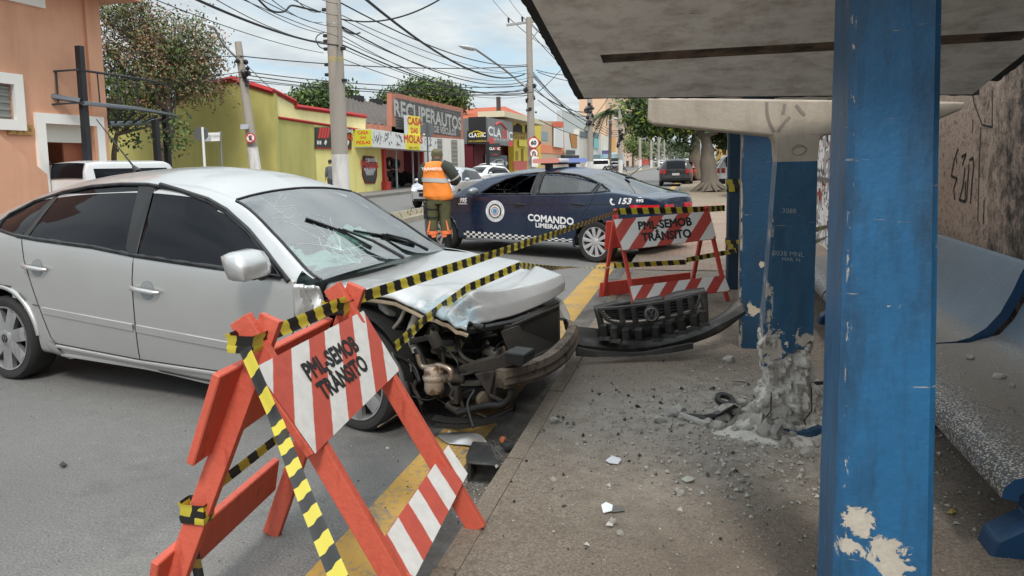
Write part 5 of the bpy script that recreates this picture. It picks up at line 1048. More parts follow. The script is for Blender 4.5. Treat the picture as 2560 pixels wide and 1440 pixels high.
# bumper skin: a long bowed strip, seen from its inner side
top_ = [(1432, 815), (1500, 822), (1580, 834), (1660, 832), (1740, 812), (1800, 786), (1852, 742)]; mid_ = [(1436, 860), (1500, 868), (1580, 872), (1660, 862), (1740, 840), (1800, 812), (1866, 776)]; bot_ = [(1438, 874), (1500, 884), (1580, 888), (1660, 878), (1740, 856), (1806, 828), (1862, 786)]
dep = [5.05, 5.12, 5.18, 5.2, 5.2, 5.22, 5.28]
def ptsd(L, dd, k=0): return [AD(x, y, d + k) for (x, y), d in zip(L, dd)]
T_, M_, B_ = ptsd(top_, dep, .05), ptsd(mid_, dep, -.04), ptsd(bot_, dep, -.02); b = MB(); rows = []
for t_ in np.linspace(0, 1, 40):
    p, q, r_ = crom(T_, t_), crom(M_, t_), crom(B_, t_); q.z = max(q.z, .15); r_.z = max(r_.z, .135); rows.append([p, p.lerp(q, .3) + Vector((0, .02, 0)), p.lerp(q, .55) + Vector((0, .03, 0)), p.lerp(q, .62), q, q.lerp(r_, .5), r_])
b.grid(rows); o = b.build('bumper_skin', PLB, gr, world=True, smooth=35); o.modifiers.new('thick', 'SOLIDIFY').thickness = .012
b = MB(); P = ptsd([(1437, 868), (1475, 876), (1520, 880), (1600, 882), (1680, 868), (1733, 858)], [5.0, 5.04, 5.06, 5.08, 5.08, 5.1], -.05); Q = ptsd([(1440, 890), (1480, 893), (1530, 892), (1600, 890), (1680, 882), (1733, 872)], [5.0, 5.04, 5.06, 5.08, 5.08, 5.1], -.05); rows = []
for t_ in np.linspace(0, 1, 30): p, q = crom(P, t_), crom(Q, t_); q.z = max(q.z, .135); p.z = max(p.z, .17); rows.append([p, p + Vector((0, .03, 0)), q + Vector((0, .03, 0)), q])
b.grid(rows, wrap=True); b.build('spoiler_lip', PLB, gr, world=True, smooth=35)
# upper edge strip with notches and the carrier under the grille
def strip(nm, up_, lo_, d0, mt=PLB, n=30, th=.014):
    b = MB(); U = [AD(x, y, d) for x, y, d in up_]; L = [AD(x, y, d) for x, y, d in lo_]; rows = []
    for t_ in np.linspace(0, 1, n): rows.append([crom(U, t_), crom(L, t_)])
    b.grid(rows); o = b.build(nm, mt, gr, world=True, smooth=40); o.modifiers.new('thick', 'SOLIDIFY').thickness = th; return o
G0 = 5.12
strip('upper_edge', [(1484, 765, 5.14), (1530, 753, 5.14), (1574, 744, 5.14)], [(1486, 776, 5.12), (1530, 766, 5.12), (1577, 758, 5.12)], 0)
strip('upper_edge', [(1586, 748, 5.12), (1620, 744, 5.12), (1652, 737, 5.12)], [(1580, 762, 5.1), (1620, 758, 5.1), (1660, 752, 5.1)], 0)
strip('upper_edge', [(1660, 740, 5.14), (1690, 728, 5.14), (1730, 722, 5.14), (1760, 718, 5.14)], [(1660, 755, 5.12), (1700, 748, 5.12), (1740, 738, 5.12), (1765, 732, 5.12)], 0)
# grille: frame, upright bars, slats, emblem (all real bars)
gl = [(1500, 776), (1520, 801), (1560, 809), (1625, 804), (1690, 790), (1735, 776), (1752, 734)]
b = MB(); F = [AD(x, y, 5.08) for x, y in gl]; TP = [AD(x, y, 5.09) for x, y in [(1498, 773), (1560, 768), (1625, 760), (1690, 748), (1754, 732)]]
b.tube([crom(F, t_) for t_ in np.linspace(0, 1, 30)], .012, 6); b.tube([crom(TP, t_) for t_ in np.linspace(0, 1, 20)], .014, 6)
grl = b.build('grille', PLB, gr, world=True, smooth=50)
def onto(nm, mk, mt, par, **kw):
    b = MB(); mk(b); return b.build(nm, mt, par, **kw)
off_ = Vector(gr.location)
def loc(p): return p - off_
for x0, y0, x1, y1 in ((1553, 772, 1557, 808), (1584, 768, 1589, 806), (1624, 762, 1628, 802), (1667, 755, 1670, 794), (1698, 749, 1701, 786), (1726, 742, 1729, 774)):
    onto('upright_bar', lambda b: b.beam(loc(AD(x0, y0, 5.07)), loc(AD(x1, y1, 5.07)), .03, .03), PLB, grl)
for k in range(4):
    f = (k + 1) / 5; P = [AD(1502 + 14 * f, 777 + 22 * f, 5.10), AD(1560, 769 + 38 * f, 5.10), AD(1625, 761 + 42 * f, 5.10), AD(1690, 750 + 40 * f, 5.10), AD(1750 - 10 * f, 736 + 36 * f, 5.10)]
    onto('slat', lambda b: b.tube([loc(crom(P, t_)) for t_ in np.linspace(0, 1, 16)], .0055, 5), BLACK, grl, smooth=50)
onto('grille_back', lambda b: b.grid([[loc(crom(TP, t_) + Vector((0, .10, 0))) for t_ in np.linspace(0, 1, 12)], [loc(crom(F, t_) + Vector((0, .10, 0))) for t_ in np.linspace(0, 1, 12)]]), UNDER, grl)
eo = AD(1629, 785, 5.03); ex_ = (AD(1649, 782, 5.03) - AD(1609, 788, 5.03)).normalized(); ey_ = Vector((0, 0, 1)) - ex_ * ex_.z; ey_.normalize()
def emb(b):
    n_ = ex_.cross(ey_).normalized(); b.lathe([(.001, -.01), (.052, -.01), (.056, .0), (.050, .008), (.001, .004)], loc(eo), n_, 24)
e_ = onto('emblem', emb, PLB, grl, smooth=40); b = MB(); vw_ring(b, loc(eo) + Vector((0, -.014, 0)), ex_, ey_, .042, 0); b.build('emblem_mark', M('pale_emblem', (.20, .195, .19), .5, .3), e_, smooth=50)
# absorber posts under the grille
for i, (x, y) in enumerate([(1508, 812), (1535, 818), (1565, 822), (1597, 822), (1640, 816), (1672, 806), (1703, 796), (1735, 786), (1757, 776)]):
    onto('absorber_rib', lambda b: (b.beam(loc(AD(x, y, 5.09)), loc(AD(x + 3, y + 34, 5.12)), .045, .05), b.box(loc(AD(x + 4, y + 34, 5.08)), (.07, .05, .02))), PLB, gr)
strip('carrier', [(1498, 806, 5.13), (1560, 814, 5.13), (1625, 809, 5.13), (1690, 795, 5.13), (1762, 765, 5.13)], [(1500, 838, 5.15), (1560, 848, 5.15), (1625, 842, 5.15), (1690, 826, 5.15), (1770, 798, 5.15)], 0)
strip('side_bracket', [(1748, 735, 5.08), (1756, 760, 5.08), (1765, 800, 5.1)], [(1768, 728, 5.1), (1770, 760, 5.1), (1772, 800, 5.12)], 0); strip('side_bracket', [(1484, 772, 5.1), (1492, 800, 5.1), (1500, 840, 5.12)], [(1500, 772, 5.1), (1508, 800, 5.1), (1516, 840, 5.12)], 0)

# loose car parts
def part(nm, label, cat, mk, mt, smooth=40, group=None, **kw):
    b = MB(); mk(b); o = b.build(nm, mt, smooth=smooth, label=label, cat=cat, group=group); return o
def shell(pts, dep_z, th=.006):
    pass
def sheetpiece(nm, label, cat, grid_, mt, th=.006, sub=2):
    b = MB(); b.grid(grid_); o = b.build(nm, mt, smooth=60, label=label, cat=cat); o.modifiers.new('thick', 'SOLIDIFY').thickness = th
    if sub: o.modifiers.new('sub', 'SUBSURF').levels = sub; o.modifiers['sub'].render_levels = sub
    return o
g = lambda x, y, z=.01: GP(x, y, z)
sheetpiece('wing_fragment', 'torn silver piece of the front wing lying in the gutter', 'car part', [[g(1085, 1085, .02), g(1130, 1080, .05), g(1175, 1080, .06), g(1210, 1086, .10)], [g(1100, 1098, .015), g(1140, 1098, .03), g(1180, 1096, .05), g(1222, 1110, .08)], [g(1120, 1112, .01), g(1150, 1112, .012), g(1190, 1116, .02), g(1222, 1128, .03)]], SILVER)
ab = thing('air_duct', 'black plastic air duct with open mouth lying on the yellow line', 'car part', GP(1200, 1180, 0))
b = MB(); rows = []
for (x, y, w, h, z) in ((1203, 1118, .045, .03, .06), (1202, 1140, .06, .04, .05), (1203, 1165, .075, .05, .05), (1212, 1185, .085, .05, .05)):
    c = GP(x, y, z); rows.append([c + Vector((w * sx, 0, h * sz)) for sx, sz in ((-1, -1), (1, -1), (1, 1), (-1, 1))])
c = rows[-1]; inn = [sum(c, Vector()) / 4 + (p - sum(c, Vector()) / 4) * .8 for p in c]; deep = [p + Vector((0, .08, 0)) for p in inn]
b.grid(rows + [inn, deep], wrap=True); n = len(b.v); b.f += [(n - 4, n - 3, n - 2, n - 1), (0, 1, 2, 3)]; b.m += [0, 0]
o = b.build('duct', PLB, ab, world=True); md = o.modifiers.new('bevel', 'BEVEL'); md.width = .008; md.segments = 2
part('plastic_fragment', 'black and orange broken lamp fragment beside the kerb', 'car part', lambda b: (b.blob(GP(1270, 1115, .03), (.035, .03, .025), 2, .5, 2, 3), b.blob(GP(1257, 1098, .03), (.018, .02, .02), 2, .5, 2, 5, mat=1)), [PLB, M('orange_lens', (.7, .22, .10), .3)])
hp = thing('lamp_housing', 'broken black headlamp housing lying among the rubble by the smashed post', 'car part', GP(1800, 1040, .13))
b = MB(); P = [GP(1705, 1032, .16), GP(1770, 1050, .15), GP(1815, 1058, .15), GP(1852, 1020, .19), GP(1835, 1010, .24), GP(1800, 1034, .20), GP(1758, 1036, .17)]; n = len(P); b.add(P + [p + Vector((.01, .05, -.02)) for p in P], [tuple(range(n)), tuple(range(2 * n - 1, n - 1, -1))] + [(i, n + i, n + (i + 1) % n, (i + 1) % n) for i in range(n)]); b.build('housing', PLB, hp, world=True)
b = MB(); P = [GP(1700, 1036, .155), GP(1760, 1058, .145), GP(1810, 1070, .14), GP(1856, 1032, .17)]; b.tube([crom(P, t_) for t_ in np.linspace(0, 1, 14)], .008, 5, flat=2.0); b.build('lens_rim', M('cloudy_lens', (.42, .40, .36), .3, var=.3), hp, world=True, smooth=50)
part('plastic_ring', 'small black plastic ring piece lying on top of the rubble', 'car part', lambda b: b.lathe([(.03, -.012), (.055, -.012), (.055, .014), (.03, .014)], GP(1812, 1000, .17), (.2, -.3, 1), 20, closed=True), PLB)
part('plastic_shard', 'black flat plastic shard leaning behind the smashed post', 'car part', lambda b: b.prism([(0, 0), (.16, .02), (.22, .07), (.1, .08), (.02, .05)], GP(2025, 962, .15), (1, 0, 0), (0, -.5, .5), (0, .2, .2), .012), PLB)
part('plastic_shard', 'thin dark splinter of plastic halfway between the bumper and rubble', 'car part', lambda b: b.prism([(0, 0), (.06, .005), (.09, .03), (.03, .022)], GP(1828, 955, .145), (1, 0, 0), (0, -.6, .35), (0, .2, .2), .012), PLB)
# concrete chunks: one of each shape, then copies
CHK = M('concrete_chunk_grey', (.52, .49, .44), .95, var=.35, vs=18, bump=.8, bs=60, second=(.34, .31, .27), th=(.55, .65), ss=14)
BLC = M('blue_faced_chunk', (.34, .32, .29), .9, var=.3, vs=18, bump=.6, bs=60, second=(.05, .14, .24), th=(.60, .63), ss=9)
rr = random.Random(77); protos = []
for k in range(9):
    bm = bmesh.new(); bmesh.ops.create_icosphere(bm, subdivisions=2, radius=1.0); me = bpy.data.meshes.new('concrete_chunk')
    for v in bm.verts: v.co = Vector((v.co.x, v.co.y * (.7 + .3 * (k % 3) / 2), v.co.z * (.5 + .06 * k))) * (1 + .5 * mnoise.noise(v.co * 1.5 + Vector((k * 9.1, 0, 0))) + .22 * mnoise.noise(v.co * 4 + Vector((k * 3.3, 1, 0))))
    bm.to_mesh(me); bm.free(); me.materials.append(BLC if k in (2, 6) else CHK); protos.append(me)
def chunk(p, r, label, k=None):
    o = bpy.data.objects.new('concrete_chunk', protos[rr.randrange(9) if k is None else k]); COL.objects.link(o); o.location = p; o.scale = (r, r, r); o.rotation_euler = (rr.uniform(-.4, .4), rr.uniform(-.4, .4), rr.uniform(0, 6.28)); return setp(o, label, 'rubble', 'concrete chunks broken from the post')
for x, y, r, lb_ in ((1695, 1035, .048, 'pale concrete chunk at the left end of the broken headlamp housing'), (1650, 1055, .038, 'whitish concrete chunk lying alone left of the headlamp housing'), (1794, 1073, .042, 'pale concrete chunk in front of the broken headlamp housing'), (1855, 1015, .04, 'concrete chunk just right of the headlamp housing'), (1870, 1062, .03, 'small brown chunk in front of the rubble heap'), (1560, 1128 + 20, .0, ''), (1820, 905, .04, 'grey chunk below the torn bumper end'), (1700, 1065, .018, 'tiny chip beneath the headlamp housing'), (1530, 1310, .018, 'small pale stone below the white paper'), (1385, 1055, .022, 'small white stone on the kerb side pavement'), (970, 1123, .013, 'small white stone on the road before the wheel'), (1700, 1235, .022, 'pinkish stone in the middle of the pavement'), (1384, 1202, .018, 'brown stone on the pavement left of the white paper'), (1550, 1335, .016, 'cream pebble lying below the glass shard'), (2055, 1210, .017, 'reddish pebble beside the near post'), (1855, 1203, .014, 'small grey pebble right of the silvery leaf')):
    if r: chunk(GP(x, y, .13 if x > 1000 else 0) + Vector((0, 0, r * .35)), r, lb_)
for i in range(125):
    a = rr.uniform(0, 6.28); q = abs(rr.gauss(0, .19)); x, y = .36 + q * math.cos(a) * 1.15, 3.86 + q * math.sin(a) * .8; r = rr.choice((.012, .016, .022, .03, .042, .055)) * rr.uniform(.8, 1.25)
    if .30 < x < .60 and 3.9 < y < 4.08: y = 3.84 - rr.random() * .12
    hgt = max(0, .11 - .42 * math.hypot(x - .42, (y - 3.9))) * rr.random()
    chunk(Vector((x, y, .13 + r * .3 + hgt)), r, 'broken concrete chunk in the heap round the smashed post foot')
# heap of crushed mortar under the chunks
b = MB(); rows = []
for i in range(40):
    q = i / 39; rows.append([(.41 + .42 * q * math.cos(t_) * (1 + .25 * mnoise.noise(Vector((math.cos(t_) * 2, math.sin(t_) * 2, 1)))), 3.88 + .30 * q * math.sin(t_), .128 + .075 * (1 - q) ** 1.3 * (1 + .8 * mnoise.noise(Vector((q * 6 * math.cos(t_), q * 6 * math.sin(t_), 4)))) + (.014 * (1 - q)) * mnoise.noise(Vector((q * 40 * math.cos(t_), q * 40 * math.sin(t_), 9)))) for t_ in np.linspace(0, 2 * math.pi, 56)[:-1]])
b.grid(rows, wrap=True); b.build('crushed_mortar', CHK, smooth=15, kind='stuff', label='heap of crushed mortar and dust round the smashed post', cat='rubble')
# gravel: grit scattered on pavement, in the gutter and on the benches
def grit(label, n, fn, rng, mt, seed):
    r_ = random.Random(seed); b = MB(); T = [(0, 0, 1), (.9, 0, -.3), (-.45, .8, -.3), (-.45, -.8, -.3)]
    for k in range(n):
        p = fn(r_); r = rng[0] + (rng[1] - rng[0]) * r_.random() ** 3; a = r_.uniform(0, 6.28); sc = (r * r_.uniform(.7, 1.4), r * r_.uniform(.6, 1.1), r * r_.uniform(.4, .8)); R = Matrix.Rotation(a, 3, 'Z') @ Matrix.Rotation(r_.uniform(-.6, .6), 3, 'X')
        b.add([R @ Vector((x * sc[0], y * sc[1], z * sc[2])) + p for x, y, z in T], [(0, 1, 2), (0, 2, 3), (0, 3, 1), (1, 3, 2)], r_.randrange(len(mt)))
    return b.build('grit', mt, kind='stuff', label=label, cat='grit', fixn=False)
G3 = [M('grit_pale', (.42, .40, .36), .9), M('grit_brown', (.20, .16, .13), .9), M('grit_grey', (.26, .25, .23), .9), M('grit_dark', (.05, .045, .04), .9)]
grit('pale grit scattered over the pavement', 8000, lambda r_: Vector((r_.uniform(-.72, 1.2), r_.uniform(1.6, 7.5), .135)), (.0015, .007), G3, 1)
grit('broken concrete grit around the smashed post', 4200, lambda r_: Vector((.36 + r_.gauss(0, .42), 3.75 + r_.gauss(0, .46), .136)), (.002, .017), G3[:1] + G3[:1] + G3[2:3], 2)
grit('black plastic splinters between the car and the smashed post', 240, lambda r_: Vector((-.25 + r_.gauss(0, .45), 3.9 + r_.gauss(0, .6), .137)), (.003, .020), [PLB, PLB, G3[3]], 7)
grit('broken glass and grit in the gutter', 1500, lambda r_: Vector((-1.05 + r_.gauss(0, .14), 3.35 + r_.gauss(0, .30), .004)), (.002, .011), G3[:1] + G3[2:], 3)
grit('small stones scattered on the road', 2200, lambda r_: Vector((r_.uniform(-4.5, -1.1), r_.uniform(2.2, 5.2), .003)), (.0015, .006), G3, 4)
grit('crumbs of plaster on the bench seats', 900, lambda r_: Vector((1.08 + .4 * r_.random(), r_.uniform(2.7, 6.0), .452 + .02 * 0)), (.002, .009), [G3[1], G3[2], G3[0]], 5)
for x, y, r in ((2495, 945, .03), (2530, 968, .016), (2425, 898, .02)):
    p = AD(x, y, 1); d = (p - Vector(CPOS)); k = (.455 - CAM_H) / d.z; chunk(Vector(CPOS) + d * k + Vector((0, 0, .008)), r, {2495: 'largest plaster chunk on the near bench seat', 2530: 'small plaster chunk beside the largest one on the near bench seat', 2425: 'plaster chunk at the back of the near bench seat'}[x])
# litter
def paper(nm, label, cat, pts, mt, z=.135): 
    b = MB(); P = [GP(x, y, z) + Vector((0, 0, .006 * (i % 2))) for i, (x, y) in enumerate(pts)]; n = len(P); b.add(P + [p + Vector((0, 0, .003)) for p in P], [tuple(reversed(range(n))), tuple(range(n, 2 * n))] + [(i, (i + 1) % n, n + (i + 1) % n, n + i) for i in range(n)]); return b.build(nm, mt, label=label, cat=cat)
paper('paper_scrap', 'crumpled pale paper scrap in the middle of the pavement', 'litter', [(1514, 1152), (1530, 1144), (1550, 1146), (1553, 1154), (1545, 1161), (1522, 1161)], M('pale_paper', (.6, .6, .64), .6, var=.25, vs=30))
o = paper('paper_scrap', 'white torn label with a dark photo, nearer the camera', 'litter', [(1503, 1264), (1515, 1260), (1532, 1264), (1530, 1281), (1508, 1283)], M('white_label', (.78, .82, .85), .5, var=.05)); b = MB(); b.add([GP(x, y, .137) for x, y in [(1531, 1264), (1552, 1263), (1563, 1277), (1529, 1281)]], [(0, 1, 2, 3)]); b.build('photo', M('dark_print', (.10, .09, .08), .4), o)
paper('leaf', 'silvery dry leaf lying on the pavement', 'leaf', [(1702, 1198), (1720, 1194), (1738, 1198), (1730, 1206), (1715, 1206)], M('silvery_leaf', (.36, .36, .32), .5, var=.2))
paper('glass_shard', 'triangular pale shard lying below the white label', 'litter', [(1514, 1314), (1530, 1297), (1532, 1316)], M('shard', (.45, .45, .43), .2, var=.2)); paper('leaf', 'yellow dry leaf under the near bench', 'leaf', [(2366, 1282), (2378, 1276), (2390, 1280), (2380, 1288)], M('yellow_leaf', (.45, .33, .08), .6))
paper('plastic_scrap', 'dark grey bit of plastic lying on the open road', 'litter', [(148, 1162), (158, 1157), (168, 1162), (158, 1169)], PLB, .01); paper('paper_scrap', 'white paper bit under the rear of the near barrier', 'litter', [(395, 1395), (412, 1390), (418, 1398), (404, 1404)], WHITEP, .01)
# ================================================================ the traffic officer, seen from behind
SKIN = M('skin', (.36, .22, .15), .55, var=.1); OLIVE = M('olive_trousers', (.085, .082, .035), .85, var=.25, vs=9, bump=.4, bs=50); SLEEVE = M('dark_green_sleeve', (.045, .052, .04), .85, var=.25, vs=9, bump=.4, bs=50)
ORANGE = M('orange_vest', (.86, .25, .035), .7, var=.1, vs=7, bump=.25, bs=18); REFL = M('reflective_grey', (.45, .44, .42), .4, var=.1); ORANGE2 = M('orange_gaiter', (.85, .20, .07), .55, var=.1); BOOT = M('black_boots', (.012, .012, .013), .35, var=.3); CAPM = M('olive_cap', (.12, .11, .06), .85, var=.2)
def fused(b, name, mat, parent, vox=.014, sm=6, label=None):
    """fuses overlapping shapes into one continuous skin"""
    me = bpy.data.meshes.new('t'); me.from_pydata([tuple(p) for p in b.v], [], b.f); o = bpy.data.objects.new('t', me); COL.objects.link(o)
    r = o.modifiers.new('r', 'REMESH'); r.mode = 'VOXEL'; r.voxel_size = vox; s = o.modifiers.new('s', 'SMOOTH'); s.iterations = sm; s.factor = .5
    bpy.context.view_layer.update(); m2 = bpy.data.meshes.new_from_object(o.evaluated_get(bpy.context.evaluated_depsgraph_get())); bpy.data.objects.remove(o); bpy.data.meshes.remove(me)
    m2.materials.clear(); m2.materials.append(mat); m2.polygons.foreach_set('use_smooth', [True] * len(m2.polygons)); m2.name = name
    o = bpy.data.objects.new(name, m2); COL.objects.link(o); o.parent = parent
    if label: o['label'] = label
    return o
def loft(b, secs, n=28, mat=0, wr=0.0, seed=0):
    """stack of ellipses (cx, cy, z, rx, ry)"""
    rows = []
    for cx, cy, z, rx, ry in secs:
        rows.append([(cx + rx * math.cos(t) * (1 + wr * mnoise.noise(Vector((math.cos(t) * 2.2, math.sin(t) * 2.2 + z * 3.5, z * 7 + seed)))), cy + ry * math.sin(t) * (1 + wr * 1.5 * mnoise.noise(Vector((math.cos(t) * 2.2 + z * 3, math.sin(t) * 2, z * 8 + seed)))), z) for t in np.linspace(0, 2 * math.pi, n + 1)[:-1]])
    b.grid(rows, mat, wrap=True); b.f += [tuple(range(len(b.v) - n, len(b.v)))]; b.m += [mat]
def secs_(pts, k=5):
    out = []; P = [np.array(p) for p in pts]
    for t in np.linspace(0, 1, k * (len(P) - 1) + 1):
        n = len(P) - 1; i = min(int(t * n), n - 1); f = t * n - i; f = f * f * (3 - 2 * f) if False else f; out.append(tuple(P[i] * (1 - f) + P[i + 1] * f))
    return out
def hand(b, w, d, up, s=1.0):
    """palm, four bent fingers and a side thumb"""
    w, d, up = Vector(w), Vector(d).normalized(), Vector(up).normalized(); sd = d.cross(up)
    b.tube([w, w + d * .045 * s, w + d * .085 * s], [.026 * s, .036 * s, .034 * s], 10, flat=.55)
    for i, L in enumerate((.066, .078, .072, .056)):
        o = w + d * .082 * s + sd * (.026 - .0175 * i) * s; b.tube([o, o + d * L * .45 * s - up * .006, o + d * L * .75 * s - up * .022, o + d * L * .85 * s - up * .042], [.009 * s, .0085 * s, .008 * s, .0065 * s], 8)
    o = w + d * .03 * s + sd * .03 * s; b.tube([o, o + d * .03 * s + sd * .022 * s - up * .01, o + d * .06 * s + sd * .02 * s - up * .02], [.012 * s, .010 * s, .008 * s], 8)
_oz = lambda y: (1375 - y) * .001335
_ox = lambda x: (x - 405) * .001335
op = thing('person', 'traffic officer in orange reflective vest and olive cap standing beside the patrol car wheel', 'person', GP(1098, 637, 0), R_(19.6))
b = MB()
loft(b, secs_([(_ox(405), 0, .86, .15, .10), (_ox(405), 0, 1.0, .16, .11), (_ox(395), -.01, 1.25, .17, .11), (_ox(385), 0, 1.42, .16, .09), (_ox(395), .02, 1.48, .07, .06), (_ox(408), .03, 1.53, .058, .062), (_ox(412), .04, 1.56, .06, .07)]))
b.blob((_ox(415), .05, 1.645), (.078, .095, .108), 3, .03, 1, 1); b.tube([(_ox(415), .14, 1.64), (_ox(415), .165, 1.62)], [.02, .013], 8)
for sx in (-1, 1): b.blob((_ox(415) + sx * .08, .045, 1.635), (.014, .026, .034), 2, .02)
AR = [[(_ox(540), 0, _oz(285)), (_ox(640), .02, _oz(440)), (_ox(600), .22, _oz(480))], [(_ox(240), 0, _oz(285)), (_ox(205), .06, _oz(450)), (_ox(300), .27, _oz(480))]]
for A in AR: b.tube([A[0], Vector(A[0]).lerp(Vector(A[1]), .5), A[1], Vector(A[1]).lerp(Vector(A[2]), .5), A[2]], [.055, .048, .042, .038, .028], 12)
hand(b, AR[0][2], (-.55, .8, .1), (0, 0, 1)); hand(b, AR[1][2], (.5, .85, .1), (0, 0, 1))
LG = [[(_ox(338), 0, .88), (_ox(335), .02, _oz(900)), (_ox(322), -.01, _oz(1180)), (_ox(322), 0, .05)], [(_ox(482), 0, .88), (_ox(492), .03, _oz(900)), (_ox(515), -.01, _oz(1180)), (_ox(520), 0, .05)]]
for L in LG: b.tube(L, [.085, .06, .05, .04], 12); b.tube([L[3], (L[3][0], .15, .04)], [.04, .035], 8)
fused(b, 'body', SKIN, op, .012, 5)
b = MB(); V_ = []
for y, xl, xr, d in ((205, 335, 455, .075), (228, 262, 478, .115), (265, 236, 488, .13), (330, 224, 500, .145), (400, 224, 520, .15), (450, 226, 542, .155), (520, 232, 572, .158), (580, 236, 592, .162), (640, 230, 604, .165), (668, 262, 600, .155), (690, 300, 580, .14)):
    V_.append((_ox((xl + xr) / 2), .01, _oz(y), (xr - xl) / 2 * .001335, d))
loft(b, secs_(V_, 5), 44, wr=.055, seed=3); vest = b.build('vest', ORANGE, op, smooth=60)
b = MB(); rows = []
for k, yy in enumerate((412, 430, 448, 466)):
    s_ = [v for v in secs_(V_, 12)]; z = _oz(yy); c = min(s_, key=lambda q: abs(q[2] - z)); rows.append([(c[0] + (c[3] + .012) * math.cos(t), c[1] + (c[4] + .014) * math.sin(t), z - .03 * (math.cos(t)) * .5) for t in np.linspace(0, 2 * math.pi, 41)[:-1]])
b.grid(rows, wrap=True); b.build('reflective_band', REFL, vest, smooth=60)
b = MB(); text_on(b, 'TRÂNSITO', .060, (_ox(346), -.158, _oz(302)), (1, 0.0, -.02), (0, .10, 1), bold=.0018, sx=1.12); b.build('lettering', LETTER_WHITE, vest)
b = MB()
A = AR[0]; b.tube([Vector(p) for p in ((_ox(470), 0, _oz(245)), (_ox(545), 0, _oz(285)), (_ox(600), .0, _oz(360)), (_ox(652), .03, _oz(440)), (_ox(630), .13, _oz(475)), (_ox(600), .20, _oz(482)))], [.085, .098, .092, .082, .062, .046], 16)
A = AR[1]; b.tube([Vector(p) for p in ((_ox(285), 0, _oz(250)), (_ox(242), .01, _oz(295)), (_ox(222), .03, _oz(370)), (_ox(212), .07, _oz(450)), (_ox(260), .19, _oz(478)), (_ox(300), .25, _oz(482)))], [.07, .075, .07, .062, .055, .045], 16)
b.lathe([(.088, _oz(222)), (.082, _oz(205)), (.072, _oz(178)), (.066, _oz(175))], (_ox(400), .02, 0), (0, 0, 1), 24); b.build('jacket_sleeves', SLEEVE, op, smooth=60)
b = MB(); c_ = Vector((_ox(630), .02, _oz(412))); d_ = (Vector((_ox(652), .03, _oz(440))) - Vector((_ox(600), .0, _oz(360)))).normalized(); b.lathe([(.091, -.014), (.094, 0), (.090, .014)], c_, d_, 24); b.build('sleeve_band', REFL, op, smooth=60)
b = MB()
loft(b, secs_([(_ox(415), .0, .86, .165, .12), (_ox(415), 0, .92, .19, .13), (_ox(415), 0, 1.0, .185, .13)]), 28)
for (c0, c1, c2, sd) in ((345, 338, 332, 1), (490, 492, 502, 7)): loft(b, secs_([(_ox(c2), .0, _oz(1085), .082, .082), (_ox(c2), .0, _oz(1040), .092, .088), (_ox(c1), .02, _oz(920), .092, .09), (_ox(c1), .01, _oz(820), .102, .10), (_ox(c0), 0, _oz(700), .108, .115)]), 24, wr=.10, seed=sd)
b.build('trousers', OLIVE, op, smooth=60)
b = MB()
for cx in (332, 502): loft(b, [(_ox(cx), 0, _oz(y), r, r) for y, r in ((1118, .078), (1112, .094), (1075, .096), (1070, .080))], 24)
for sg, x0, x1 in ((1, 300, 268), (1, 500, 520)): b.add([(_ox(x0), -.098, _oz(940)), (_ox(x0 + 12), -.098, _oz(940)), (_ox(x1 + 22), -.098, _oz(1075)), (_ox(x1 - 4), -.098, _oz(1075))], [(0, 1, 2, 3)])
for cx, x in ((332, 350), (502, 480)): b.add([(_ox(x - 40), -.084, _oz(1116)), (_ox(x + 30), -.084, _oz(1116)), (_ox(x + 18), -.08, _oz(1150)), (_ox(x - 22), -.08, _oz(1150))], [(0, 1, 2, 3)])
b.build('gaiter', ORANGE2, op, smooth=50, fixn=False)
b = MB()
for cx, fx_ in ((325, 322), (512, 520)):
    loft(b, secs_([(_ox(fx_), .02, .0, .06, .075), (_ox(fx_), .0, .10, .055, .062), (_ox(fx_), 0, .18, .062, .066), (_ox(cx), 0, _oz(1120), .078, .078)]), 20); b.tube([(_ox(fx_), -.02, .045), (_ox(fx_ + 10), .12, .045), (_ox(fx_ + 14), .20, .035)], [.06, .055, .035], 12, flat=.8)
b.build('boots', BOOT, op, smooth=60)
b = MB(); b.blob((_ox(415), .04, _oz(105)), (.093, .11, .075), 3, .05, 1.5, 4); b.lathe([(.098, -.015), (.100, .015), (.09, .03)], (_ox(415), .04, _oz(128)), (0, 0, 1), 28); b.tube([(_ox(415), .13, _oz(130)), (_ox(418), .21, _oz(136))], [.07, .05], 12, flat=.2); b.build('cap', CAPM, op, smooth=60)
b = MB(); b.box((_ox(248), .0, _oz(800)), (.055, .10, .16), bev=.015); b.box((_ox(250), .0, _oz(880)), (.06, .09, .10), bev=.015); b.tube([(_ox(250), .0, _oz(730)), (_ox(250), .02, _oz(700))], .03, 8)
for y in (798, 900): b.lathe([(.108, -.012), (.110, 0), (.108, .012)], (_ox(342), .01, _oz(y)), (.05, 0, 1), 24)
b.build('holster', BLACK, op, smooth=50)
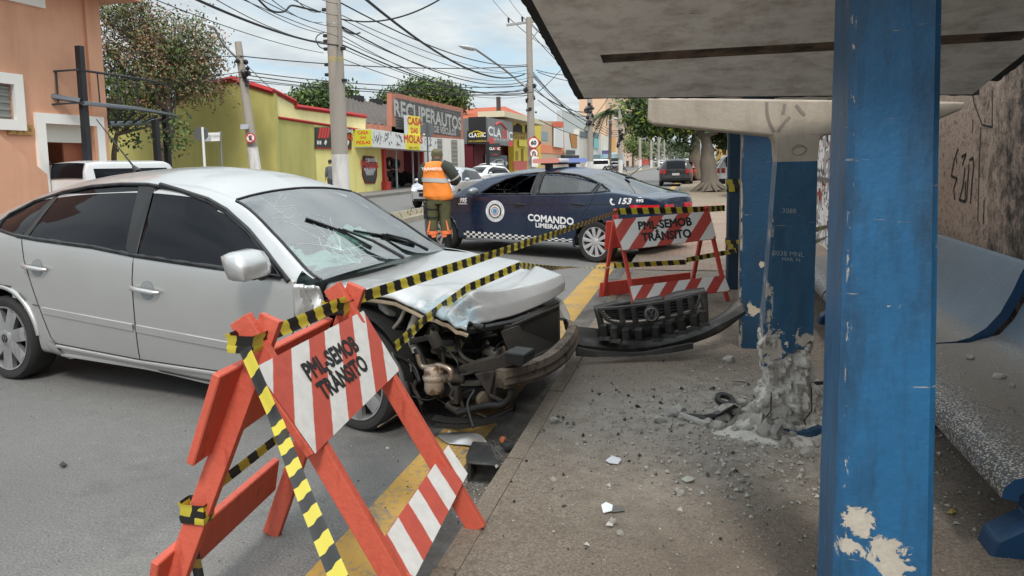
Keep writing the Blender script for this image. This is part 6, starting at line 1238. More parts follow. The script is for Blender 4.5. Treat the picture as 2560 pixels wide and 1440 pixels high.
def walker(label, loc, rz, top, low, h=1.65, group=None):
    p = thing('person', label, 'person', loc, rz, group); s = h / 1.7; b = MB()
    loft(b, secs_([(0, 0, .80 * s, .14, .10), (0, 0, 1.0 * s, .13, .10), (0, 0, 1.3 * s, .18, .11), (0, 0, 1.42 * s, .12, .08), (0, 0, 1.5 * s, .05, .05)], 3)); b.blob((0, .02, 1.6 * s), (.075, .09, .11), 2, .02)
    for sx in (-1, 1): b.tube([(sx * .18, 0, 1.38 * s), (sx * .22, .02, 1.1 * s), (sx * .2, .1, .9 * s)], [.05, .04, .03], 8); b.tube([(sx * .08, 0, .85 * s), (sx * .09, .02 + .05 * sx, .45 * s), (sx * .09, .06 * sx, .03)], [.08, .055, .04], 8); b.tube([(sx * .09, .06 * sx, .04), (sx * .09, .06 * sx + .14, .03)], .04, 6); hand(b, (sx * .2, .1, .9 * s), (0, .3, -1), (0, 1, 0), .9)
    fused(b, 'body', SKIN, p, .016, 4); b = MB(); loft(b, secs_([(0, 0, .84 * s, .17, .125), (0, 0, 1.0 * s, .165, .125), (0, 0, 1.3 * s, .2, .13), (0, 0, 1.43 * s, .13, .095)], 3), wr=.05)
    for sx in (-1, 1): b.tube([(sx * .18, 0, 1.38 * s), (sx * .23, .02, 1.1 * s), (sx * .205, .08, .96 * s)], [.068, .058, .045], 10)
    b.build('shirt', top, p, smooth=60); b = MB()
    for sx in (-1, 1): b.tube([(sx * .08, 0, .88 * s), (sx * .09, .02 + .05 * sx, .45 * s), (sx * .09, .06 * sx, .08)], [.10, .075, .062], 10)
    b.build('trousers', low, p, smooth=60); b = MB(); b.blob((0, .0, 1.64 * s), (.083, .095, .09), 2, .05); b.build('hair', BLACK, p, smooth=60); return p
walker('pedestrian in grey clothes half hidden behind the thick concrete pole', Vector((AD(829, 495, 33).x, AD(829, 495, 33).y, .12)), 1.2, M('grey_shirt', (.12, .13, .14), .8), M('dark_trousers', (.05, .05, .055), .85), 1.7)
# ================================================================ buildings across the avenue (fronts stand on the line x = FX)
FX = -17.5; GZ = 0.12
def wallm(name, col, **kw): return M(name, col, .85, var=kw.pop('var', .1), vs=kw.pop('vs', 2.0), bump=.15, bs=30, **kw)
PINK = wallm('salmon_wall', 'd9a283', dirt=('a87a60', 1.2, .45)); OLIVEW = wallm('olive_yellow_wall', 'b8b16a', dirt=('8d8340', 1.0, .5)); CREAM = wallm('cream_wall', 'f3e6a8', dirt=('d8c98a', 1.0, .4)); YELLOW = wallm('pale_yellow_wall', 'e8dc8e', dirt=('b9aa52', 1.0, .45))
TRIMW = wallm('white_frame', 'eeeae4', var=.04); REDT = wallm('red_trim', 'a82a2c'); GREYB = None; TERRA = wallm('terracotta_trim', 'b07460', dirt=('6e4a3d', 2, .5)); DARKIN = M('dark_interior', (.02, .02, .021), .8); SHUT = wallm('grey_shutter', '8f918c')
def P_(px, py, X=FX): return ONX(px, py, X)
def facade(mb, pts, X=FX, th=.25, mat=0):
    """a real slab whose outline is given on the plane x = X"""
    P = [Vector((X, p.y, p.z)) for p in pts]; n = len(P); Q = [p - Vector((th, 0, 0)) for p in P]
    mb.add(P + Q, [tuple(range(n)), tuple(range(2 * n - 1, n - 1, -1))] + [(i, n + i, n + (i + 1) % n, (i + 1) % n) for i in range(n)], mat)
def yz(Y, z): return Vector((FX, Y, z))
def panel(root, name, px, X, th, mt, **kw):
    b = MB(); facade(b, [ONX(x, y, X) for x, y in px], X, th); return b.build(name, mt, root, world=True, **kw)
def sidepanel(root, name, px, Y, th, mt, **kw):
    b = MB(); P = [ONY(x, y, Y) for x, y in px]; n = len(P); Q = [p + Vector((0, th, 0)) for p in P]; b.add(P + Q, [tuple(range(n)), tuple(range(2 * n - 1, n - 1, -1))] + [(i, n + i, n + (i + 1) % n, (i + 1) % n) for i in range(n)])
    return b.build(name, mt, root, world=True, **kw)
def frame_yz(b, y0, y1, z0, z1, X, w, th):
    b.box((X, (y0 + y1) / 2, z1 + w / 2), (th, y1 - y0 + 2 * w, w)); b.box((X, (y0 + y1) / 2, z0 - w / 2), (th, y1 - y0 + 2 * w, w))
    for y in (y0 - w / 2, y1 + w / 2): b.box((X, y, (z0 + z1) / 2), (th, w, z1 - z0))
def ftext(root, txt, px, py, X, size, mt, sx=1.0, slope=0.0, par=None, **kw):
    p = ONX(px, py, X); b = MB(); text_on(b, txt, size, p, (0, 1, slope), (0, 0, 1), sx=sx, **kw); return b.build('lettering', mt, root, world=True, fixn=False)
LRED = M('red_lettering', (.62, .04, .03), .5); LYEL = M('yellow_lettering', (.85, .62, .05), .5); SIGNY = M('yellow_sign', (.82, .68, .03), .45, var=.06); SIGNG = M('green_yellow_sign', (.55, .56, .04), .5, var=.08); SIGNW = M('white_sign', (.70, .70, .68), .5, var=.05); SIGNK = M('black_sign', (.022, .022, .024), .4)
# --- salmon house at the left corner
pk = thing('house', 'salmon pink two-storey house with white window frames at the left edge', 'house', (FX, 14, GZ)); e = P_(264, 240); Y1 = e.y
wz0, wz1 = P_(45, 300).z, P_(35, 212).z; wy1 = P_(32, 260).y; dz1 = P_(170, 312).z; dy0, dy1 = P_(112, 380).y, P_(240, 380).y; w2 = P_(40, 8).z
b = MB(); ya = 2.0
for (y0, y1, z0, z1) in ((ya, Y1, dz1, wz0 if wz0 > dz1 else dz1 + .01), (ya, wy1 - 1.6, wz0, wz1), (wy1, Y1, wz0, wz1), (ya, Y1, wz1, 9.0), (ya, dy0, GZ, dz1), (dy1, Y1, GZ, dz1)): b.box((FX - .15, (y0 + y1) / 2, (z0 + z1) / 2), (.3, y1 - y0, z1 - z0))
b.box((FX - 4.4, Y1 - .15, 4.5), (8.2, .3, 9)); b.box((FX - 4.4, ya + .15, 4.5), (8.2, .3, 9)); b.build('wall', PINK, pk, world=True)
b = MB(); b.box((FX + .02, Y1 - .55, 5), (.12, .16, 8)); b.build('downpipe', PINK, pk, world=True)
b = MB(); b.box((FX - 4, (ya + Y1) / 2, P_(235, 8).z + .25), (10, Y1 - ya + 1.2, .25)); b.build('roof', wallm('eave_pink', 'c99a80'), pk, world=True)
b = MB(); frame_yz(b, wy1 - 1.6, wy1, wz0, wz1, FX + .03, .28, .14); wf = b.build('window', TRIMW, pk, world=True); b = MB(); b.box((FX - .12 - wf.parent.location.x, wy1 - .8 - pk.location.y, (wz0 + wz1) / 2 - pk.location.z), (.05, 1.6, wz1 - wz0)); 
for k in range(5): b.box((FX - .08 - pk.location.x, wy1 - .8 - pk.location.y, wz0 + (wz1 - wz0) * (k + .5) / 5 - pk.location.z), (.05, 1.55, .05))
b.build('shutter', SHUT, wf)
b = MB(); frame_yz(b, wy1 - 1.6, wy1 + .9, w2 + .3, w2 + 1.6, FX + .03, .28, .14); b.build('window', TRIMW, pk, world=True)
b = MB(); k = .28; b.box((FX + .03, (dy0 + dy1) / 2, dz1 + k / 2), (.16, dy1 - dy0 + 2 * k, k)); b.box((FX + .03, dy0 - k / 2, (dz1 + GZ) / 2), (.16, k, dz1 - GZ)); b.box((FX + .03, dy1 + k / 2, (dz1 + GZ) / 2), (.16, k, dz1 - GZ)); df = b.build('door', TRIMW, pk, world=True)
b = MB(); o_ = pk.location; b.box((FX - .2 - o_.x, (dy0 + dy1) / 2 - o_.y, dz1 - .25 - o_.z), (.1, dy1 - dy0, .5)); b.build('roller_shutter', wallm('pale_roller', 'cfcabf'), df)
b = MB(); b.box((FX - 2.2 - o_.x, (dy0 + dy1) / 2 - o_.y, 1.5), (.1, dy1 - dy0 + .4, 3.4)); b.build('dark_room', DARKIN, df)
b = MB(); b.box((FX - 1.2 - o_.x, dy0 + .75 - o_.y, 1.35), (.05, 1.1, .8)); b.build('display_panel', wallm('pale_display', 'b9bec0'), df)
b = MB(); b.box((FX - .5 - o_.x, dy1 - .35 - o_.y, 1.2), (.06, .7, 2.4)); b.box((FX - .8 - o_.x, dy0 + .8 - o_.y, .45), (.06, 1.4, .9)); b.build('door_leaf', wallm('inner_salmon', 'b9745a'), df)
b = MB(); p, q = ONX(0, 338, FX + .9), ONX(118, 436, FX + .9); b.prism([(p.y - 2, p.z + .9), (p.y, p.z), (q.y, q.z), (q.y + .05, GZ), (p.y - 2, GZ)], (FX + .9, 0, 0), (0, 1, 0), (0, 0, 1), (-.2, 0, 0), 1.0); b.build('stair_parapet', PINK, pk, world=True)
b = MB(); p = P_(48, 324); b.box((FX + .02, p.y, p.z), (.08, .75, .28)); b.build('wall_vent', wallm('vent_ochre', 'b08a52', second='7d5c33', th=(.5, .6)), pk, world=True)
# --- steel balcony frame on posts in front of the side street
st = thing('steel_balcony', 'unfinished dark steel balcony with curved railing on posts beside the salmon house', 'balcony', (FX + .5, 20, GZ)); DS = M('dark_steel', (.035, .037, .042), .5, .5, var=.2)
XB = FX + .9
def bar(b, a, c, w=.05): b.beam(a, c, w, w)
PB = lambda x, y, d: AD(x, y, d)
for (x, y0, y1, d) in ((198, 115, 470, 21.0), (388, 300, 470, 24.5), (412, 272, 470, 26.0)):
    b = MB(); t_ = AD(x, y0, d); b.box((t_.x, t_.y, (t_.z + GZ) / 2), (.17, .17, t_.z - GZ)); b.build('post', DS, st, world=True)
b = MB(); deck = [AD(210, 258, 21), AD(270, 264, 22), AD(340, 272, 23.5), (AD(400, 282, 25.5)), AD(438, 290, 27.5), AD(425, 298, 29)]; Q = [crom(deck, t_) for t_ in np.linspace(0, 1, 20)]
b.tube(Q, .13, 6, flat=.5); inn = [AD(75, 232, 20.5), AD(200, 252, 21)]; b.tube(inn, .08, 6); b.tube([AD(272, 310, 23), AD(350, 308, 25), AD(420, 298, 28)], .08, 6); b.build('deck_beam', M('grey_steel', (.20, .22, .25), .5, .4), st, world=True, smooth=40)
for k in range(9): b = MB(); t_ = k / 8; b.tube([crom(deck, .2 + .75 * t_) - Vector((0, 0, .12)), crom([AD(272, 310, 23), AD(350, 308, 25), AD(420, 298, 28)], t_)], .035, 5); b.build('deck_joist', DS, st, world=True)
b = MB(); rail = [AD(205, 176, 21), AD(262, 184, 22), AD(330, 194, 23.5), AD(395, 206, 25.5), AD(435, 222, 27.5), AD(440, 240, 29)]; b.tube([crom(rail, t_) for t_ in np.linspace(0, 1, 24)], .035, 6); bar(b, AD(68, 183, 20.5), AD(200, 174, 21)); bar(b, AD(68, 183, 20.5), AD(75, 265, 20.5)); bar(b, AD(140, 178, 20.8), AD(146, 260, 20.8)); bar(b, AD(75, 265, 20.5), AD(210, 256, 21))
for k in range(7): t_ = (k + 1) / 7; b.tube([crom(rail, t_), crom(deck, t_)], .022, 5)
b.build('railing', DS, st, world=True, smooth=40)
# --- olive and cream spring shop on the far corner
sp_ = thing('shop', 'olive and pale yellow corner shop with red roof edging and spring advertisements', 'shop', (FX, 30, GZ)); Yc = P_(684, 320).y; Ye = P_(912, 320).y; o_ = sp_.location
sidepanel(sp_, 'side_wall', [(120, 330), (440, 242), (540, 208), (580, 200), (684, 232), (700, 520), (120, 560)], Yc, .25, OLIVEW)
b = MB(); GP_ = [ONY(x, y, Yc - .06) for x, y in ((440, 242), (540, 206), (580, 197), (684, 229))]; b.tube(GP_, .13, 4); T2 = [P_(684, 227, FX + .05), P_(738, 254, FX + .05), P_(739, 266, FX + .05), P_(914, 291, FX + .05)]; b.tube(T2, .11, 4); b.build('roof_edging', REDT, sp_, world=True)
lowz = [P_(684, 292), P_(786, 306), P_(914, 326)]
panel(sp_, 'parapet', [(684, 230), (738, 256), (739, 268), (914, 293), (914, 326), (684, 292)], FX, .25, CREAM)
b = MB(); facade(b, [P_(684, 293), P_(786, 307), Vector((FX, P_(786, 307).y, GZ)), Vector((FX, Yc, GZ))], FX - .01, .24); b.build('front_wall', OLIVEW, sp_, world=True)
b = MB(); facade(b, [P_(786, 307), P_(955, 331), Vector((FX, P_(955, 331).y, GZ)), Vector((FX, P_(786, 307).y, GZ))], FX - .012, .24); b.build('front_wall', YELLOW, sp_, world=True)
b = MB(); b.tube([P_(684, 292, FX + .02), P_(914, 327, FX + .02)], .06, 4); b.build('ledge', REDT, sp_, world=True)
b = MB(); b.add([(FX - .2, Yc, 4.6), (FX - .2, Ye, 3.9), (FX - 16, Ye, 4.2), (FX - 16, Yc, 5)], [(0, 1, 2, 3)]); b.build('roof', wallm('dull_roof', '6a5b52'), sp_, world=True)
# advertising board MOLAS
sg = thing('sign', 'black advertising board with red spring logo on the yellow shop wall', 'sign', P_(835, 345, FX + .06)); so_ = sg.location
panel(sg, 'board', [(789, 318), (879, 319), (879, 374), (789, 372)], FX + .06, .05, SIGNK); panel(sg, 'red_strip', [(789, 369), (879, 371), (879, 374), (789, 372)], FX + .064, .003, REDT)
b = MB()
for k in range(4): b.prism([(0, 0), (.20, 0), (.42, .50), (.22, .50)], Vector(P_(795 + k * 7, 345, FX + .064)), (0, 1, 0), (0, 0, 1), (.004, 0, 0), 1)
b.build('logo', LRED, sg, world=True); ftext(sg, 'RODAS', 868, 327, FX + .066, .24, LETTER_WHITE, shear=.2, sx=1.5, bold=.006); ftext(sg, 'MOLAS', 862, 343, FX + .066, .42, LRED, sx=1.4, bold=.012)
b = MB()
for k, (x, y) in enumerate(((795, 357), (801, 357), (812, 357), (868, 358))): b.beam(ONX(x, y + 4, FX + .068), ONX(x + (4 if k > 1 else 0), y - 5, FX + .068), .14, .02, (1, 0, 0))
b.build('picture', SIGNW, sg, world=True)
# Casa das Molas box sign over the doors
cs = thing('sign', 'long white and yellow box sign of the spring shop above its doors', 'sign', P_(1000, 345, FX + 1.0)); XS = FX + 1.0
y0, y1 = ONX(930, 345, XS).y, ONX(1093, 360, XS).y; zt0, zb0, zt1, zb1 = ONX(930, 322, XS).z, ONX(930, 367, XS).z, ONX(1093, 346, XS).z, ONX(1093, 379, XS).z
b = MB(); P = [(XS, y0, zb0), (XS, y1, zb1), (XS, y1, zt1), (XS, y0, zt0)]; Q = [(FX, y, z) for x, y, z in P]; b.add(P + Q, [(0, 1, 2, 3), (7, 6, 5, 4), (0, 4, 5, 1), (1, 5, 6, 2), (2, 6, 7, 3), (3, 7, 4, 0)]); b.build('box', SIGNW, cs, world=True)
b = MB(); b.box(((XS + FX) / 2, y0 - .008, (zt0 + zb0) / 2), (.98, .01, zt0 - zb0 - .06)); b.build('end_panel', SIGNG, cs, world=True)
b = MB()
for s_, dz, sz in (('CASA', .28, .24), ('DAS', .02, .17), ('MOLAS', -.24, .25)): text_on(b, s_, sz, ((XS + FX) / 2, y0 - .015, (zt0 + zb0) / 2 + dz), (1, 0, 0), (0, 0, 1), bold=.007)
b.build('lettering', LRED, cs, world=True, fixn=False)
panel(cs, 'yellow_panel', [(1014, 334), (1051, 340), (1051, 376), (1014, 373)], XS + .006, .004, SIGNY); ftext(cs, 'MOLAS', 1034, 349, XS + .012, .62, LRED, sx=1.55, bold=.02); ftext(cs, '3441-4122', 1034, 370, XS + .012, .22, LETTER_BLACK, sx=1.7)
b = MB(); rr = random.Random(9)
for k in range(60):
    x = rr.choice([rr.uniform(935, 1010), rr.uniform(1054, 1090)]); y = 345 + (x - 935) * .14 + rr.uniform(-14, 14); p = ONX(x, y, XS + .01); L = rr.uniform(.06, .3); a = rr.uniform(.3, 2.6); b.beam(p, p + Vector((0, L * math.cos(a) * 1.4, L * math.sin(a))), rr.uniform(.03, .09), .006, (1, 0, 0))
b.build('spring_picture', M('grey_print', (.14, .14, .15), .5, var=.4), cs, world=True)
vs_ = thing('sign', 'upright yellow sign with red letters against the grey brick gable', 'sign', P_(1035, 318, FX + .7)); b = MB(); p, q = ONX(1021, 288, FX + .75), ONX(1050, 338, FX + .75); b.box((FX + .6, (p.y + q.y) / 2, (p.z + q.z) / 2), (.3, q.y - p.y, p.z - q.z)); b.build('box', wallm('grey_sign_side', 'b5bdbf'), vs_, world=True)
panel(vs_, 'yellow_panel', [(1021, 288), (1051, 292), (1051, 340), (1021, 337)], FX + .757, .005, SIGNY); ftext(vs_, 'CASA', 1036, 304, FX + .765, .62, LRED, sx=1.5, bold=.02); ftext(vs_, 'DAS', 1036, 327, FX + .765, .45, LRED, sx=1.4, bold=.014)
# octagonal sign, shop front with tyres
oc = thing('sign', 'elongated octagonal red and black sign on the pale yellow wall by the shop doors', 'sign', P_(924, 425, FX + .05)); panel(oc, 'board', [(910, 389), (934, 391), (943, 412), (943, 440), (938, 459), (914, 459), (907, 438), (906, 410)], FX + .05, .05, wallm('dark_red_sign', '6a1d20')); panel(oc, 'inner_board', [(912, 392), (933, 394), (941, 412), (941, 438), (936, 455), (915, 455), (909, 437), (908, 411)], FX + .056, .005, SIGNK)
ftext(oc, 'Molas', 925, 412, FX + .062, .62, LRED, sx=1.5, bold=.012); ftext(oc, 'CENTRO', 929, 401, FX + .062, .25, LETTER_WHITE, sx=1.5, bold=.008)
for k in range(3): ftext(oc, ('AMORTECEDORES', 'SUSPENSÃO', 'FREIOS')[k], 925, 423 + k * 6, FX + .062, .2, LETTER_WHITE, sx=(.9, 1.1, 1.5)[k], bold=.006)
ya_, yb_ = P_(956, 430).y, P_(1056, 430).y; zdt = P_(1000, 374).z
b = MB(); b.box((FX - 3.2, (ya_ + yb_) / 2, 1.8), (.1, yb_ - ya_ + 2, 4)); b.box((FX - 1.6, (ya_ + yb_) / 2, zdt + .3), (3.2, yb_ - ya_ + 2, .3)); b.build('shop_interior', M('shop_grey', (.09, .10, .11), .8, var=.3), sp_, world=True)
zl_ = P_(1000, 318).z; b = MB(); b.box((FX - .12, (ya_ + yb_) / 2, (zdt + zl_) / 2), (.24, yb_ - ya_, zl_ - zdt)); b.build('lintel', TERRA, sp_, world=True)
RPOST = wallm('red_post', 'b23a36')
for y in (ya_ + .12, yb_ - .12):
    b = MB(); b.box((FX + .06, y, zdt / 2), (.16, .30, zdt)); y < ya_ + 1 and b.box((FX + .15, y, .35), (.35, .6, .5)); b.build('door_post', RPOST, sp_, world=True)
b = MB(); 
for f in (.36, .78): b.box((FX - .1, ya_ + (yb_ - ya_) * f, zdt / 2), (.08, .10, zdt - .1))
b.build('door_upright', wallm('pale_upright', 'b5b8ba'), sp_, world=True)
b = MB(); y_ = ya_ + (yb_ - ya_) * .62; b.box((FX - 2.6, y_, 1.75), (.06, 2.6, 1.5)); b.build('yellow_board', SIGNY, sp_, world=True)
for k, (px, py, r, lb_) in enumerate(((974, 408, .40, 'tyre hanging upper left in the spring shop doorway'), (990, 410, .34, 'tyre hanging upper right in the spring shop doorway'), (968, 450, .55, 'biggest tyre standing on the spring shop floor'), (982, 438, .36, 'wheel leaning in the middle of the spring shop'))):
    p = ONX(px, py, FX - 1.4); b = MB(); b.lathe([(r * .5, -.08), (r * .95, -.1), (r, 0), (r * .95, .1), (r * .5, .08)], p, (.95, -.3, 0), 24, closed=True); b.build('tyre', RUBBER, smooth=50, label=lb_, cat='tyre', group='tyres in the spring shop')
for k in range(6):
    rr = random.Random(k); p = ONX(985 + k * 9, 446 + rr.uniform(-6, 8), FX - 2); b = MB(); b.blob(p, (.3, .5, .4), 2, .5, 2, k); b.build('machine_part', DARKIN, sp_, world=True)
# --- grey brick gable, dark corrugated roof
gb = thing('warehouse', 'warehouse with grey brick gable, faded white lettering and terracotta borders', 'warehouse', (FX, 45, GZ))
m, t, bb = newmat('grey_brick'); v = coordn(t); s = N(t, 'ShaderNodeSeparateXYZ'); t.links.new(v, s.inputs[0]); cmb = N(t, 'ShaderNodeCombineXYZ'); t.links.new(s.outputs[1], cmb.inputs[0]); t.links.new(s.outputs[2], cmb.inputs[1])
br = N(t, 'ShaderNodeTexBrick'); t.links.new(cmb.outputs[0], br.inputs['Vector']); setin(br, Scale=1.0, Color1=lin('6b6a68') + (1,), Color2=lin('595857') + (1,), Mortar=lin('45413f') + (1,)); br.inputs['Brick Width'].default_value = .55; br.inputs['Row Height'].default_value = .17; br.inputs['Mortar Size'].default_value = .03; t.links.new(br.outputs[0], bb.inputs['Base Color']); setin(bb, Roughness=.9)
panel(gb, 'gable', [(990, 244), (1152, 280), (1152, 342), (990, 322)], FX + .03, .25, m)
panel(gb, 'border', [(979, 230), (1158, 271), (1158, 350), (979, 331)], FX, .3, TERRA)
b = MB(); facade(b, [P_(1052, 341), P_(1160, 349), Vector((FX, P_(1160, 349).y, GZ)), Vector((FX, P_(1052, 341).y, GZ))], FX + .004, .26); b.build('lower_wall', wallm('white_lower_wall', 'dedad2', dirt=('a39a90', 1, .5)), gb, world=True)
for px0, px1 in ((1092, 1104), (1128, 1142)):
    y0, y1 = P_(px0, 380).y, P_(px1, 380).y; b = MB(); b.box((FX + .03, (y0 + y1) / 2, 2.15), (.06, y1 - y0, 2.3)); w_ = b.build('window', wallm('grey_blind', '85807a'), gb, world=True); b = MB()
    for k in range(8): b.box((FX + .07 - gb.location.x, (y0 + y1) / 2 - gb.location.y, 1.05 + k * .3 - gb.location.z), (.03, y1 - y0, .05))
    b.build('blind_slat', wallm('pale_slat', 'b0aaa2'), w_)
FADED = M('faded_white_lettering', (.42, .41, .39), .9, var=.25, vs=3)
ftext(gb, 'RECUPERAUTOS', 1079, 294, FX + .036, 1.30, FADED, sx=1.36, slope=-.03, bold=.02); ftext(gb, 'E PEÇAS DE VEICULOS', 1096, 325, FX + .036, .62, FADED, sx=1.25, slope=-.02, bold=.008)
yr0, yr1 = P_(868, 300).y, P_(980, 300).y; zr_ = [P_(868, 302).z, P_(978, 314).z]; zp = ONX(925, 256, FX - 5).z; n = 90; rows = []
ye1 = 56.0; yk = ONX(862, 256, FX - 5).y
for i in range(n + 1):
    t_ = i / n; ya2 = yr0 + (ye1 - yr0) * t_; yb2 = yk + (ye1 - yk) * t_; w_ = .07 * (1 if (i // 2) % 2 else 0); ze = zr_[0] + (zr_[1] - zr_[0]) * (ya2 - yr0) / (yr1 - yr0); rows.append([(FX - .35, ya2, min(ze, 5.0) + w_), (FX - 5, yb2, zp + w_), (FX - 10, yb2 + 3, zr_[0] + w_)])
b = MB(); b.grid(rows); b.build('roof', M('dark_corrugated_roof', (.105, .088, .078), .9, var=.35, vs=2), gb, world=True)
b = MB(); b.box((FX - .25, (yr0 + yr1) / 2, (2.5 + zr_[1]) / 2), (.2, yr1 - yr0, zr_[1] - 2.5)); b.build('side_wall', TERRA, gb, world=True)
for px in (893, 940): b = MB(); p = ONX(px, 254, FX - 5); b.box((p.x, p.y, zp + .12), (.6, 1.0, .35)); b.build('roof_vent', DARKIN, gb, world=True)
# --- tiled house behind the black and grey car-audio shop
th_ = thing('house', 'salmon house with orange tiled roof behind the black and grey shop', 'house', (FX - 5, 64, GZ)); m, t, bb = newmat('roof_tiles'); v = coordn(t); wv = N(t, 'ShaderNodeTexWave', bands_direction='Y'); wv.inputs['Scale'].default_value = 1.4; t.links.new(v, wv.inputs['Vector']); t.links.new(mixn(t, mathn(t, 'MULTIPLY', wv.outputs['Fac'], .5), mixn(t, noisen(t, v, 1.5, 6), lin('c8643c'), lin('a8502f')), lin('7c3a24')), bb.inputs['Base Color']); setin(bb, Roughness=.9)
a_, c_, d_, e_ = ONX(1152, 300, FX - 1), ONX(1340, 300, FX - 1), ONX(1262, 266, FX - 9), ONX(1172, 271, FX - 9); b = MB(); b.add([a_, c_, d_, e_, a_ + Vector((-16, 0, 0)), c_ + Vector((-16, 0, 0))], [(0, 1, 2, 3), (1, 5, 2), (0, 3, 4), (4, 3, 2, 5)]); b.build('roof', m, th_, world=True); b = MB(); b.box((FX - 9, (a_.y + c_.y) / 2, a_.z / 2), (15, c_.y - a_.y - .6, a_.z - .1)); b.build('wall', wallm('salmon_pink', 'c98070'), th_, world=True)
b = MB(); p = ONX(1247, 290, FX - 5); b.box((p.x, p.y, p.z + .9), (.4, .5, 2.6)); b.build('chimney', wallm('dark_chimney', '4a4440'), th_, world=True)
cl = thing('shop', 'black and grey car audio shop with dark red walls', 'shop', (FX, 60, GZ)); XC = FX + 1.2; yc0, yc1 = ONX(1217, 330, XC).y, ONX(1282, 330, XC).y; zt_, zb_ = ONX(1217, 294, XC).z, ONX(1217, 358, XC).z
GREYS = M('grey_panel', (.16, .16, .155), .5, var=.06)
b = MB(); b.box((XC - 2.2, (yc0 + yc1) / 2, (zt_ + zb_) / 2), (4.4, yc1 - yc0, zt_ - zb_)); b.build('upper_box', GREYS, cl, world=True)
b = MB(); p, q = ONY(1171, 293, yc0 - .02), ONY(1216, 352, yc0 - .02); b.box(((p.x + q.x) / 2, yc0 - .015, (p.z + q.z) / 2), (q.x - p.x, .05, p.z - q.z)); b.build('side_panel', SIGNK, cl, world=True)
def ytext(root, txt, px, py, Y, size, mt, sx=1.0, **kw):
    p = ONY(px, py, Y); b = MB(); text_on(b, txt, size, p, (1, 0, 0), (0, 0, 1), sx=sx, **kw); return b.build('lettering', mt, root, world=True, fixn=False)
def runs(root, parts, size, o, ex, ey, sx=1.0, bold=0.0):
    Wd = []
    for tx, mt in parts:
        V, F = text_geo(tx, size, bold=bold, sx=sx); x0, x1 = min(v[0] for v in V), max(v[0] for v in V); Wd.append((V, F, x0, x1, mt))
    gap = size * .05 * sx; tot = sum(w[3] - w[2] for w in Wd) + gap * (len(Wd) - 1); x = -tot / 2
    for V, F, x0, x1, mt in Wd:
        b = MB(); b.add([Vector(o) + Vector(ex) * (v[0] - x0 + x) + Vector(ey) * v[1] + Vector(ex).cross(Vector(ey)) * v[2] for v in V], F); b.build('lettering', mt, root, world=True, fixn=False); x += x1 - x0 + gap
sb = thing('sign', 'black sign with gold and white lettering on the left of the grey shop', 'sign', ONY(1192, 340, yc0 - .3)); sidepanel(sb, 'board', [(1168, 327), (1217, 328), (1217, 359), (1168, 360)], yc0 - .12, .06, SIGNK); runs(sb, (('CLA', LETTER_WHITE), ('SS', LYEL), ('IC', LETTER_WHITE)), .46, ONY(1193, 338, yc0 - .135), (1, 0, 0), (0, 0, 1), .8, .006); ytext(sb, 'SOM E ACESSÓRIOS', 1193, 353, yc0 - .135, .17, LYEL)
b = MB(); P = [ONY(x, y, yc0 - .135) for x, y in ((1176, 334), (1186, 329), (1194, 328), (1203, 331), (1210, 334))]; b.tube([crom(P, t_) for t_ in np.linspace(0, 1, 16)], .035, 5); b.build('emblem', LYEL, sb, world=True, smooth=50)
sb = thing('sign', 'large grey sign panel with white and red lettering and car outline', 'sign', ONX(1250, 330, XC + .05)); panel(sb, 'board', [(1219, 293), (1281, 305), (1281, 366), (1219, 359)], XC + .05, .04, GREYS); runs(sb, (('CLA', LETTER_WHITE), ('SS', LRED), ('IC', LETTER_WHITE)), 1.0, ONX(1253, 335, XC + .06), (0, 1, -.03), (0, 0, 1), 2.2, .015); ftext(sb, 'CENTRO AUTOMOTIVO', 1254, 350, XC + .06, .34, LETTER_WHITE, 1.5)
b = MB(); P = [ONX(x, y, XC + .06) for x, y in ((1239, 313), (1244, 308), (1252, 308), (1259, 315), (1266, 322))]; b.tube([crom(P, t_) for t_ in np.linspace(0, 1, 16)], .10, 5); b.build('emblem', LRED, sb, world=True, smooth=50)
b = MB()
for x, y in ((1229, 352), (1277, 359)): p = ONX(x, y, XC + .06); b.box(p, (.01, 1.6, .5))
b.build('red_mark', LRED, sb, world=True)
DRED = wallm('dark_red_wall', '5e1522'); b = MB(); b.box((FX - 3, (yc0 + yc1) / 2, (zb_ + GZ) / 2), (6, yc1 - yc0 - .1, zb_ - GZ)); p = ONY(1167, 400, yc0); b.box(((p.x + FX) / 2 - 1, yc0 + .2, zb_ / 2), (FX - p.x + 2, .2, zb_)); b.build('wall', DRED, cl, world=True)
po = thing('poster', 'poster of a silver coupe on the dark red shop wall', 'poster', ONX(1240, 405, FX + .15)); panel(po, 'board', [(1213, 386), (1268, 389), (1268, 427), (1213, 427)], FX + .15, .05, M('poster_dark', (.03, .045, .06), .4)); b = MB(); facade(b, [ONX(x, y, FX) for x, y in ((1217, 412), (1220, 406), (1228, 403), (1236, 398), (1250, 397), (1257, 402), (1265, 405), (1266, 411), (1260, 414), (1240, 415), (1222, 416))], FX + .158, .006); b.build('picture', M('poster_silver', (.45, .47, .48), .4), po, world=True)
b = MB(); facade(b, [ONX(x, y, FX) for x, y in ((1232, 404), (1238, 400), (1249, 399), (1254, 403))], FX + .163, .004); 
for x in (1241, 1262): q = ONX(x, 412, FX + .163); b.lathe([(.001, 0), (.38, 0)], q, (1, 0, 0), 16)
b.build('picture', SIGNK, po, world=True); ftext(po, 'SOM E ACESSÓRIOS', 1241, 422, FX + .16, .5, LETTER_WHITE, 1.5)
hs = thing('sign', 'small black hanging sign on a pole before the dark red wall', 'sign', AD(1236, 378, 52)); s0 = hs.location; d0 = 52
